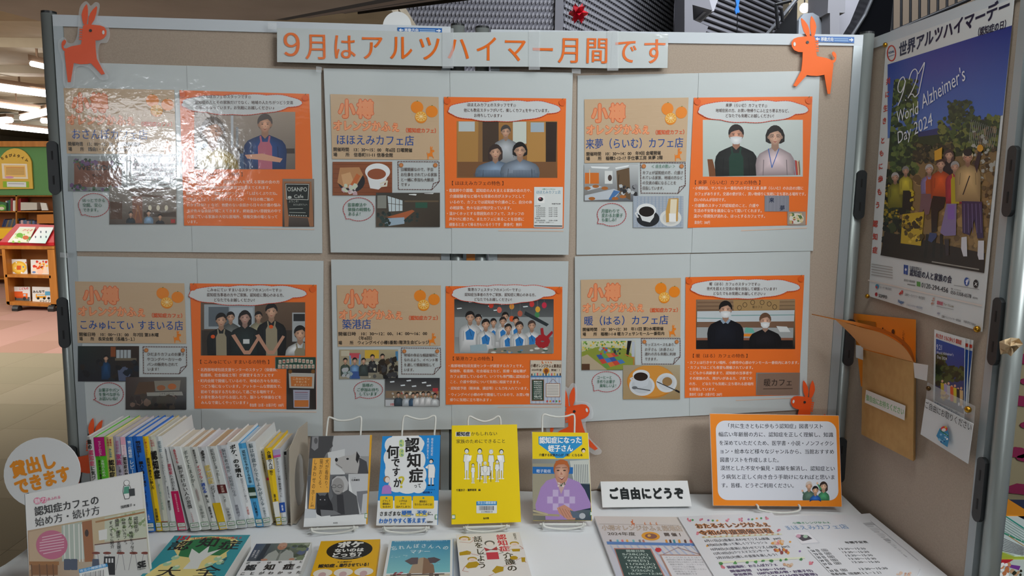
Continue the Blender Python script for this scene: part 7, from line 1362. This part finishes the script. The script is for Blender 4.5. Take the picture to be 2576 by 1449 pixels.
# ---------------------------------------------------------------- books lying on the cloth
def flat_book(crop, TL, TR, W_, H_, th, lb, fn, edge='#e8e8e4', sidec=None, swap=0):
    z = Z0+th+.002; a = atz(crop[0]+TL[0]/crop[2], crop[1]+TL[1]/crop[2], z); b = atz(crop[0]+TR[0]/crop[2], crop[1]+TR[1]/crop[2], z)
    e = (b-a).normalized(); w = (b-a).length; f = Vector((e.y, -e.x, 0)); h = w*H_/W_; g = [a, b, b+f*h, a+f*h]
    rt = root('lying_book', Vector(((a.x+g[2].x)/2, (a.y+g[2].y)/2, Z0+.001)), lb, 'book', 'books lying on the tablecloth')
    MB().prism(g, (0, 0, -.001)).build('front_cover', mat('cov_'+edge[1:], edge, .4), rt)
    ins = [g[0].lerp(g[2], .01), g[1].lerp(g[3], .01), g[2].lerp(g[0], .01), g[3].lerp(g[1], .01)]
    MB().prism([p-Vector((0, 0, .001)) for p in ins], (0, 0, -th+.002)).build('page_block', M_pagew, rt); MB().prism([p-Vector((0, 0, th-.001)) for p in g], (0, 0, -.001)).build('back_cover', mat('cov_'+edge[1:], edge, .4), rt)
    MB().prism([g[1], g[2], g[2]-Vector((0, 0, th)), g[1]-Vector((0, 0, th))], e*.001).build('spine', mat('cov_'+(sidec or edge)[1:], sidec or edge, .4), rt)
    c = Cv((0, 0, z), (0, 0, 1), rt, M_cov, .0003); c.crop(*crop)
    c.w = lambda x, y: a+e*(x/100*w)+f*(y/100*w)   # cover coordinates: 100 wide
    c.wc = c.w; c.cr = lambda x, y: (x, y); c.part('cover_print', 0, [(0, 0), (100, 0), (100, 100*H_/W_), (0, 100*H_/W_)]); fn(c, 100*H_/W_); c.flush()
    # spine lettering canvas
    return rt, g, e, f, w
def fb1(c, h):
    c.rect(0, 0, 100, h, '#2c9aa6'); c.poly([(22, 7), (50, 3), (78, 6), (90, 18), (84, 50), (88, 62), (70, 90), (96, 120), (96, h), (4, h), (5, 105), (12, 80), (28, 62), (14, 40), (14, 20)], '#ead98a')
    c.poly([(26, 14), (50, 5), (78, 14), (86, 40), (78, 58), (55, 56), (40, 62), (26, 58), (22, 36)], '#1f7a44'); c.poly([(40, 60), (46, 72), (44, 92), (62, 92), (60, 72), (64, 60), (74, 40), (60, 50), (56, 30), (50, 52), (36, 38)], '#e0e4e0')
    for x, y in ((20, 78), (34, 88), (72, 82), (84, 76), (24, 62), (78, 66)): c.ell(x, y, 5, 6, '#a8d0a8', 10); c.ell(x, y-4, 2.4, 2.6, '#dfe4c8', 8)
    c.T('151', 5, 13, 24, 13, 12, '#d0202c', .05); c.T('人の名医・介護プロが教える', 26, 12, 92, 12, 7, '#c8302c', .02)
    for ch_, x, y in (('認', 4, 42), ('知', 38, 34), ('症', 68, 42)): c.T(ch_, x, y, x+28, y, 26, '#141414', .02)
    c.T('大', 14, 112, 44, 112, 26, '#141414', .01); c.T('全', 60, 112, 92, 112, 28, '#141414', .01); c.V('文響社編', 88, 62, 88, 82, 4, '#333')
CR6 = (340, 1320, 4.025)
flat_book(CR6, (400, 112), (1165, 104), 148, 210, .03, 'thick teal book lying flat with a green tree shaped map', fb1, edge='#2c9aa6', sidec='#e4e4e0')
rt, g, e, f, w = _l = flat_book(CR6, (1205, 190), (1785, 178), 128, 188, .02, 'white book lying flat with a photo of an elderly man in a pale jacket', lambda c, h: (c.rect(0, 0, 100, h, '#e6e8e8'), c.grad([(4, 2), (99, 2), (97, 66), (4, 66)], ['#3a4a6c', '#8a9a78', '#3a3a40', '#4a4e54']), c.blobs(24, 60, 4, 96, 60, 4, 9, ['#7a8a6a', '#a8b0a0', '#4a5848', '#5c6a8a'], 3), c.poly([(22, 3), (30, 3), (28, 64), (18, 64)], '#28303c'), c.poly([(28, 66), (34, 40), (44, 27), (62, 26), (76, 38), (82, 66)], '#a8aea8'), c.poly([(44, 27), (54, 45), (62, 27)], '#55605c'), c.poly([(52, 30), (55, 30), (56, 66), (52, 66)], '#7a807a'), c.ell(52, 14, 8, 13, '#c08a70', 18), c.ell(52, 8, 7.6, 8, '#c49a84', 16), c.ell(49, 15, 1.2, .8, '#2a1a16', 6), c.ell(55, 15, 1.2, .8, '#2a1a16', 6), c.line([(48, 21), (56, 21)], 1, '#8a4a3c'), c.ell(32, 62, 6, 4, '#c08a70', 10), c.ell(78, 62, 5, 4, '#c08a70', 10), c.V('長谷川和夫', 15, 26, 15, 56, 4, '#e8e8e8', .01), c.V('猪熊律子', 9, 26, 9, 52, 4, '#e8e8e8', .01), setattr(c, 'lay', 60), [c.T(ch_, 5+i*17.5, 77, 12+i*17.5, 77, 7, '#111', .02) for i, ch_ in enumerate('ボクはやっと')], [c.T(ch_, 8+i*31, 99, 26+i*31, 99, 19, '#111', .03) for i, ch_ in enumerate('認知症')], c.T('の', 92, 96, 99, 96, 8, '#111', .02), [c.T(ch_, 5+i*15, 114, 14+i*15, 114, 9, '#111', .02) for i, ch_ in enumerate('ことがわかった')]), edge='#e6e8e8', sidec='#dcdedc')
def fb3(c, h):
    c.rect(0, 0, 100, h, '#eab30c'); c.ell(52, 36, 38, 34, '#14140f', 36); c.lay += 1
    c.T('ボケ', 30, 27, 74, 27, 22, '#ecece6', .06); c.T('ないのは', 27, 43, 76, 43, 13, '#ecece6', .05); c.T('どっち？', 24, 60, 80, 60, 15, '#ecece6', .05); c.line([(30, 62.5), (74, 62.5)], 1.4, '#b8b8b0', dash=(2, .8)); c.line([(44, 66), (60, 66)], 1.4, '#b8b8b0', dash=(2, .8))
    c.T('その選択が', 36, 80, 60, 80, 5, '#332', .02); c.T('認知症', 8, 94, 34, 94, 11, K, .05); c.T('を', 35, 94, 40, 94, 5, K, .02); c.T('進行させている！', 41, 94, 92, 94, 11, K, .05)
    for x in (18, 50, 82): c.ell(x, 112, 15, 13, '#e8e2d4', 20); c.ell(x, 118, 6, 9, '#caa', 12)
flat_book(CR6, (1882, 168), (2478, 148), 128, 188, .018, 'golden yellow book lying flat with a black oval title', fb3, edge='#eab30c', sidec='#dca80c')
def fb4(c, h):
    c.rect(0, 0, 100, h, '#e4e8e8'); c.grad([(4, 4), (96, 4), (96, h-10), (4, h-10)], ['#3a94bc', '#2c84b0', '#78c4cc', '#8accce']); c.rect(4, 112, 96, 122, '#6ac4c0'); c.rect(4, 122, 96, h-6, '#cfc6b0'); c.T('認知症とはじめて向き合うご家族への大切なこと', 8, 8, 92, 8, 4, '#bfe4ec', .01)
    for i, ch_ in enumerate('忘れんぼさんへの'): x = 6+i*11; c.T(ch_, x, 36-abs(3.5-i)*-2.2-8, x+9, 36-abs(3.5-i)*-2.2-8+(i-3.5)*.6, 14, '#e8f4f4', .015)
    c.T('マナー', 34, 47, 66, 47, 12, '#e8f4f4', .015); c.blobs(10, 8, 52, 30, 58, 1, 3, ['#a8d0d8'], 2, .5)
    c.poly([(36, 108), (40, 84), (50, 62), (56, 60), (64, 66), (72, 86), (74, 108)], '#b09a80'); c.poly([(56, 60), (64, 66), (72, 86), (74, 108), (56, 110)], '#8a6a50'); c.poly([(28, 70), (38, 60), (48, 60), (48, 80), (38, 82)], '#5c5054'); c.poly([(62, 62), (72, 60), (82, 68), (74, 78), (66, 78)], '#55484c')
    c.rect(10, 110, 88, 113, '#5a4a40'); c.rect(14, 113, 18, 124, '#5a4a40'); c.rect(74, 113, 80, 126, '#4a3c34'); c.rect(34, 108, 40, 124, '#6a5a50'); c.rect(66, 108, 72, 124, '#6a5a50'); c.blobs(8, 14, 104, 26, 110, 2, 4, ['#b84a5a', '#d89aa0', '#8a3a44'], 3, .6)
    c.T('マルセラ・・・', 66, 82, 92, 82, 3, '#a8dce4')
flat_book((940, 1320, 4.44), (178, 172), (885, 158), 150, 175, .012, 'pale blue book lying flat with an elephant on a bench', fb4, edge='#dfe6e8', sidec='#2c74b0')
def fb5(c, h):
    c.rect(0, 0, 100, h, '#e8e6e4'); G = '#b89412'; S = '#c88a80'
    c.V('認知症', 70, 5, 71, 63, 16, '#d01a48', .03); c.V('介護の', 74, 66, 76, 124, 16, K, .02); c.V('話をしよう', 33, 8, 33, 112, 14, K, .02); c.V('岩佐まり', 92, 3, 92, 26, 5, K, .02)
    def gal(x, y, s, body=1):
        c.ell(x, y, 1.2*s, 1.1*s, G, 14); c.ell(x, y+.4*s, .95*s, .85*s, '#eed8d0', 14); c.line([(x-.3*s, y+.7*s), (x+.3*s, y+.7*s)], .15*s, S)
        if body: c.poly([(x-1.2*s, y+1.4*s), (x+1.2*s, y+1.4*s), (x+1.1*s, y+3*s), (x-1.1*s, y+3*s)], '#ece4e0'); c.poly([(x-1.1*s, y+3*s), (x+1.1*s, y+3*s), (x+.9*s, y+4.4*s), (x-.9*s, y+4.4*s)], G); c.line([(x-1.2*s, y+1.5*s), (x-2*s, y+3*s), (x-1*s, y+3.2*s)], .2*s, S); c.line([(x+1.2*s, y+1.5*s), (x+2*s, y+3*s), (x+1*s, y+3.2*s)], .2*s, S)
    gal(12, 14, 7, 0); c.line([(4, 26), (20, 30), (26, 22)], 1, S); c.blobs(5, 16, 8, 26, 20, 1, 3, [G, S], 2); gal(88, 38, 6); c.poly([(2, 60), (14, 55), (20, 60), (18, 68), (2, 70)], G); c.line([(14, 62), (30, 72)], 1.2, S)
    gal(20, 82, 6, 0); c.poly([(8, 104), (14, 92), (26, 90), (30, 98), (24, 108), (12, 110)], G); c.line([(8, 104), (4, 116), (12, 120)], 1, S); c.poly([(46, 120), (54, 106), (64, 110), (62, 122), (50, 128)], G); c.line([(64, 108), (76, 104)], 1, S); c.line([(48, 128), (36, 138)], 1, S); c.ell(82, 84, 6, 6, G, 12); c.line([(84, 92), (94, 84), (98, 100)], 1, S); c.poly([(93, 84), (99, 84), (97, 98), (92, 98)], G)
    c.ell(50, 34, 8, 9, '#555', 16); c.ell(50, 37, 6, 8, '#eee6e0', 14); c.poly([(40, 47), (50, 56), (60, 46), (60, 58), (50, 54), (42, 60)], '#b01c3c'); c.poly([(42, 64), (60, 64), (60, 86), (42, 86)], '#c81c4a'); c.line([(40, 52), (32, 66), (42, 70)], 1, '#555'); c.line([(60, 52), (68, 66), (60, 70)], 1, '#555')
flat_book((940, 1320, 4.44), (922, 112), (1622, 85), 148, 210, .011, 'white book lying flat with mustard and pink line figures', fb5, edge='#e6e4e2')
# ---------------------------------------------------------------- tent card
CT = (1480, 1180, 5.3875)
def ct_(x, y): return (CT[0]+x/CT[2], CT[1]+y/CT[2])
b1 = atz(*ct_(192, 520), Z0+.002); b2 = atz(*ct_(1402, 505), Z0+.002); Hh = .062; t1 = None
d = ray(*ct_(165, 170)); best = min((i*.001 for i in range(1000, 2600)), key=lambda t: abs((CAM+d*t-b1).length-.069)+(0 if (CAM+d*t).y > b1.y else 9)); t1 = CAM+d*best
ee = (b2-b1).normalized(); Lw = (b2-b1).length; t2 = t1+ee*Lw
tc = root('tent_card', (b1+b2)/2, 'folded white tent card with bold black ご自由にどうぞ', 'sign'); nn = ee.cross(t1-b1).normalized(); nn = nn if nn.y < 0 else -nn
MB().prism([t1, t2, b2, b1], -nn*.0008).build('front_face', M_card, tc); bk_ = Vector((0, 2*(t1.y-b1.y)+.004, 0)); MB().prism([t1, t2, b2+bk_, b1+bk_], (0, .0008, 0)).build('back_face', M_card, tc)
c = Cv(t1, nn, tc, M_prt, .0006).crop(*CT); c.part('lettering')
for i, ch_ in enumerate('ご自由にどうぞ'): x = 282+i*148.5; c.T(ch_, x, 408-i*.6, x+140, 408-i*.6, 150, '#161c1e', .055)
c.flush()
# ---------------------------------------------------------------- orange framed notice
CS = (1770, 1000, 4.527)
def cs_(x, y): return (CS[0]+x/CS[2], CS[1]+y/CS[2])
bl = atz(*cs_(108, 1232), Z0+.012); br = atz(*cs_(1572, 1245), Z0+.012); Pb = (bl+br)/2; e = (br-bl).normalized(); n = Vector((e.y, -e.x, 0)).normalized(); n = (n+Vector((0, 0, .22))).normalized(); 
sg = root('framed_notice', Vector((Pb.x, Pb.y, Z0)), 'orange bordered notice board with a long black text on a wire stand', 'sign')
g = [hit(*cs_(x, y), Pb, n) for x, y in ((68, 182), (1540, 205), (1576, 1245), (108, 1232))]
MB().prism(g, -n*.004).build('board', mat('foam_board', '#e0d4cc', .7), sg); MB().prism([p.lerp((g[0]+g[2])/2, .006)+n*.0006 for p in g], -n*.0006).build('orange_sheet', mat('sign_orange', '#f28a10', .5), sg)
c = Cv(Pb+n*.0008, n, sg, M_prt, .0002).crop(*CS); c.part('white_sheet')
fr_ = [(135, 262), (1508, 272), (1538, 1172), (165, 1168)]; c.uv = (fr_, 100, 66); c.rr(0, 0, 100, 66, 8, '#dfe2ea', 8); c.uv = None
c.part('lettering', 2)
for t, x0, x1, y, dy in (('「共に生きともに歩もう認知症」図書リスト', 245, 1365, 350, 4), ('幅広い年齢層の方に、認知症を正しく理解し、知識', 168, 1478, 445, 6), ('を深めていただくため、医学書・小説・ノンフィクシ', 175, 1484, 543, 6), ('ョン・絵本など様々なジャンルから、当館おすすめ', 180, 1490, 638, 6), ('図書リストを作成しました。', 185, 890, 735, 4), ('漠然とした不安や偏見・誤解を解消し、認知症とい', 190, 1498, 830, 6), ('う病気と正しく向き合う手助けになればと思いま', 195, 1500, 928, 6), ('す。皆様、どうぞご利用ください。', 200, 1060, 1026, 4)): c.T(t, x0, y, x1, y+dy, 54, '#1a1e2a', .012)
c.part('illustration', 2)
c.fig(1200, 1005, 40, '#5a7868', 1170, hair='#d8c8bc', skin='#e8b898', w=1.8); c.fig(1365, 1010, 42, '#4a9a6a', 1172, hair='#3a2a24', skin='#eec0a0', long=1, w=1.6); c.fig(1272, 1055, 38, '#2a6ac0', 1172, hair='#1e1a1a', skin='#eab894', w=1.7)
c.poly([(1180, 1085), (1130, 1100), (1115, 1050), (1125, 1050), (1145, 1082), (1180, 1066)], '#5a7868'); c.ell(1125, 1062, 12, 14, '#e8b898', 8); c.poly([(1330, 1060), (1290, 985), (1302, 980), (1345, 1040)], '#4a9a6a'); c.ell(1294, 976, 12, 14, '#eec0a0', 8); c.flush()
ws = root('wire_stand', Vector((Pb.x, Pb.y, Z0)), 'low white wire stand holding the orange bordered notice', 'book stand', 'white wire book stands')
o = Vector((Pb.x, Pb.y, Z0+.0035)); 
MB().tube(catmull([o+e*-.05+Vector((0, .05, 0)), o+e*-.05+Vector((0, -.006, .013)), o+e*-.044+Vector((0, -.012, .004)), o+Vector((0, -.017, 0)), o+e*.044+Vector((0, -.012, .002)), o+e*.05+Vector((0, -.006, .013)), o+e*.05+Vector((0, .05, 0))], 6), .0024, 8).build('base_wire', M_wire, ws, True)
bt_ = Pb-n*.008; MB().tube([o+e*-.05+Vector((0, .05, 0)), o+e*-.045+Vector((0, .056, .11)), o+e*.045+Vector((0, .056, .11)), o+e*.05+Vector((0, .05, 0))], .0024, 8).build('back_arch', M_wire, ws, True)
# ---------------------------------------------------------------- leaflets on the cloth at the right
def stack(q, z, lb, fn, crop, th=.004, clip=1, col='#dcdee2'):
    def pz(x, y): return atz(crop[0]+x/crop[2], crop[1]+y/crop[2], z)
    pts = [pz(*p) for p in q]; rt = root('leaflet_stack', pts[0]-Vector((0, 0, th)), lb, 'leaflets', 'printed leaflets on the cloth')
    MB().prism(pts, (0, 0, -th)).build('sheets', mat('paper_'+col[1:], col, .5, coat=.15), rt)
    c = Cv((0, 0, z), (0, 0, 1), rt, M_cov, .0003).crop(*crop); c.part('print', 0, q if clip else None); fn(c); c.flush()
def ls1(c):
    qf = [(78, 640), (1215, 650), (2000, 1700), (470, 1700)]
    c.grad(qf, ['#d8d0cc', '#dcd4cc', '#c8ccdc', '#c0c8dc'])
    c.donk(595, 715, .15, '#d8703a')
    for x, k in ((765, .08), (840, .08), (920, .08)): c.donk(x, 735, k, '#d8804a')
    c.line([(150, 745), (1230, 765)], 5, '#b0a49c'); c.T('小樽オレンジかふぇ築港店', 190, 832, 1290, 845, 72, '#7a6050', .03); c.lay += 1; c.T('小樽オレンジかふぇ築港店', 190, 832, 1290, 845, 72, '#dccbb8', -.004)
    c.T('2024年度', 265, 900, 645, 905, 46, '#6a625c', .02); c.T('開 催 ！', 1035, 912, 1310, 915, 46, '#4a3c34', .03); c.ell(845, 912, 125, 58, '#e6a02e', 30, .08); c.ell(850, 912, 82, 36, '#8a5a50', 24, .08); c.ell(825, 905, 24, 18, '#e6b050', 12)
    for i, (x, k) in enumerate(((300, '#7a6068'), (395, '#6ab4c4'), (460, '#d87a84'), (525, '#e0a850'), (610, '#7ab8bc'), (695, '#7a7e84'), (745, '#b87a70'), (1055, '#d8903a'), (1108, '#5a3c34'), (1160, '#3a8a9c'), (1230, '#d8963a'), (1310, '#5a4038'), (1385, '#d8646a'))): c.poly([(x-16, 962), (x+10, 958), (x+26, 1004), (x-4, 1004)], k)
    c.poly([(245, 985), (1420, 1010), (1445, 1046), (258, 1024)], '#5a84c0')
    for k in range(14): c.poly([(290+k*90, 1035), (312+k*90, 1035), (560+k*110, 1449), (530+k*110, 1449)], '#b0bcd8')
    c.poly([(345, 1075), (850, 1080), (1110, 1600), (520, 1600)], '#b87a70'); c.poly([(362, 1088), (838, 1092), (1090, 1600), (535, 1600)], '#2e4a48')
    for i, t in enumerate(('開催日時', '5/28(火)', '7/23(火)', '9/8(日)', '11/26(火)', '12/24(火)', '2/25(火)', '10:30～12:30')):
        y = 1130+i*44; x = 515+i*14-(60 if i and i < 6 else 0)+(-10 if i == 7 else 0); w = (255, 360, 375, 300, 420, 420, 300, 470)[i]; x = (515, 460, 478, 530, 495, 510, 590, 535)[i]; c.T(t, x, y, x+w, y+2, 34, '#b4c4bc', .02)
    c.line([(1015, 1160), (1212, 1068), (1530, 1165)], 6, '#a07068'); c.poly([(960, 1160), (1560, 1168), (1900, 1600), (1180, 1600)], '#b08a7c'); c.poly([(990, 1176), (1545, 1182), (1880, 1600), (1210, 1600)], '#dcdce0'); c.ell(948, 1100, 44, 30, '#c8343c', 16); c.line([(920, 1070), (926, 1090)], 9, '#c8343c')
    for i, t in enumerate(('オレンジかふぇとは？', '認知症に関する相談や交流の', '認知症予防など目的とした憩いの場', '運動や制作、コンサートなど', 'プログラムの開催', '開店中はいつでもお越しください', '何度もしており', '参加費無料です')): c.T(t, 1040+i*22, 1212+i*32, 1540+i*14-(150 if i in (4, 6, 7) else 0), 1214+i*32, 22, '#8a8a90', .01)
stack([(78, 640), (1215, 650), (1850, 1560), (420, 1560)], Z0+.006, 'leaflets with green blackboard dates in a clear sleeve beside the tent card', ls1, CT, .006)
CL = (1700, 1280, 4.293)
def ls2(c):
    cf = ['#d87a8a', '#e08a9a', '#c8707e']
    for x, y, s in ((145, 122, 26), (270, 120, 26), (560, 125, 24), (705, 118, 28), (980, 98, 28), (238, 268, 24), (1108, 236, 24), (510, 632, 30), (1460, 585, 30)): c.blobs(5, x-s*.6, y-s*.5, x+s*.6, y+s*.5, s*.4, s*.6, cf, int(x))
    for x, y, k in ((182, 122, '#4a9a5a'), (352, 124, '#8a6aa8'), (400, 128, '#4a9a5a'), (448, 128, '#e0a040'), (786, 115, '#8a6aa8'), (826, 115, '#4a9a5a'), (875, 105, '#e8a060'), (922, 103, '#4a9a5a'), (1340, 460, '#8a6aa8'), (340, 402, '#e0a040'), (1235, 358, '#e0a040')): c.ell(x, y, 13, 11, k, 8)
    for t, x0, y0, x1, y1 in (('おたるオレンジかふぇ', 230, 214, 1035, 192), ('令和6年度開催日程', 268, 288, 1062, 262)): c.T(t, x0, y0, x1, y1, 52, '#f0a05a', .08); c.lay += 1; c.T(t, x0, y0, x1, y1, 50, '#4a3a34', .03)
    c.poly([(280, 300), (1140, 268), (1150, 282), (290, 318)], '#d8dcc0')
    for k in range(14): c.ell(300+k*62, 307-k*2.4, 14, 7, '#c89a6a', 8)
    for i, (t, x1) in enumerate((('6月11日(火)音楽にあわせてリズム体操　part1', 1150), ('8月8日(水)歌って楽しくリフレッシュ', 1000), ('10月8日(火)音楽に合わせてリズム体操　part2', 1240), ('12月10日(火)クリスマスコンサート', 1025), ('2月25日(火)癒しの音楽を楽しもう！', 1135))): c.T(t, 318+i*32, 362+i*46, x1, 332+i*44, 29, '#44464e', .01)
    c.blobs(14, 1020, 350, 1180, 385, 14, 26, ['#e8a0a0', '#d89a4a', '#c87a6a', '#e0c0a0'], 6); c.blobs(10, 1060, 440, 1240, 480, 14, 26, ['#d8903a', '#a84a34', '#8a3a3c'], 7)
    c.poly([(460, 572), (1390, 520), (1396, 540), (470, 592)], '#dfe4c8')
    for i, x in enumerate((490, 640, 765, 860, 945, 1030, 1130, 1195, 1350)): c.blobs(4, x-12, 582-i*5, x+12, 598-i*6, 12, 20 if i in (0, 5, 8) else 13, ['#4a9a4a', '#3a8040'], i)
    c.T('開催場所：おさんぽカフェ', 566, 648, 1110, 616, 30, '#5a4a72', .02); c.T('開催時間　13:00～15:00', 596, 690, 1196, 660, 28, '#5a4a72', .02); c.T('参加費用　100円(お飲み物・お菓子付)', 634, 728, 1490, 682, 29, '#5a4a72', .02); c.T('申込み　0134-33-4115(担当菅原)', 660, 765, 1540, 720, 29, '#5a4a72', .02); c.blobs(8, 1170, 600, 1260, 630, 12, 22, ['#d8c0a8', '#c8a080'], 9)
stack([(22, 85), (1040, 40), (1720, 830), (520, 900)], Z0+.010, 'leaflets with pink flowers and a brown outlined title, middle stack', ls2, CL, .006)
def ls3(c):
    c.T('小樽オレンジかふぇ', 1270, 165, 1680, 158, 22, '#5aa07a', .02); c.T('ほほえみカフェ店', 1180, 232, 1885, 215, 50, '#7a9cc4', .01); c.poly([(1290, 275), (1440, 255), (1560, 370), (1365, 385)], '#d0d2d8'); c.poly([(1280, 270), (1430, 252), (1540, 362), (1355, 378)], '#e6e6ea'); c.poly([(1295, 300), (1320, 280), (1420, 285), (1475, 325), (1400, 345), (1370, 350)], '#4a444c'); c.ell(1325, 295, 26, 20, '#d0a0b4', 12); c.ell(1400, 300, 26, 18, '#a8c4ac', 12); c.T('年間予定表', 1840, 378, 2085, 370, 24, '#333', .02)
    c.T('年', 1432, 432, 1462, 430, 22, '#444', .02)
    for i, d in enumerate(('26', '23', '25', '29', '27')): c.T(d+' 日（日）', 1475+i*32, 468+i*36, 1680+i*36, 458+i*35, 28, '#3c3e44', .02); c.T('13:30～15:30', 1765+i*36, 446+i*36, 2062+i*38, 442+i*36, 26, '#3c3e44', .0)
    c.T('年', 1635, 648, 1670, 645, 22, '#444', .02); c.T('23 日（日）', 1675, 685, 1890, 672, 28, '#3c3e44', .02); c.T('13:30～15:30', 1985, 665, 2300, 655, 28, '#3c3e44', 0); c.T('信香会館（信香町１１－１１）', 1690, 720, 2255, 700, 26, '#3c3e44', .01); c.blobs(8, 2380, 690, 2540, 725, 12, 24, ['#e0c4b0', '#c8a090'], 3); c.line([(1430, 450), (1660, 690)], 3, '#888')
stack([(1030, 85), (1900, 62), (2640, 640), (2560, 830), (1700, 860)], Z0+.008, 'leaflets with a pale blue cafe title, second stack from the right', ls3, CL, .006, 0)
def ls4(c):
    for i in range(9): x, y = 1965+i*62, 160+i*58; c.poly([(x, y), (x+150-i*4, y-14), (x+190-i*4, y+14), (x+30, y+30)], '#b4b6ba' if i % 3 == 0 else '#ccced2'); c.line([(x+20, y+40), (x+170, y+30)], 8, '#bcbec2', dash=(9, 3))
    c.line([(2100, 130), (2620, 560)], 3, '#b8bac0')
stack([(1850, 68), (2095, 48), (2980, 760), (2640, 800)], Z0+.004, 'grey printed leaflets half covered at the right edge of the cloth', ls4, CL, .004)
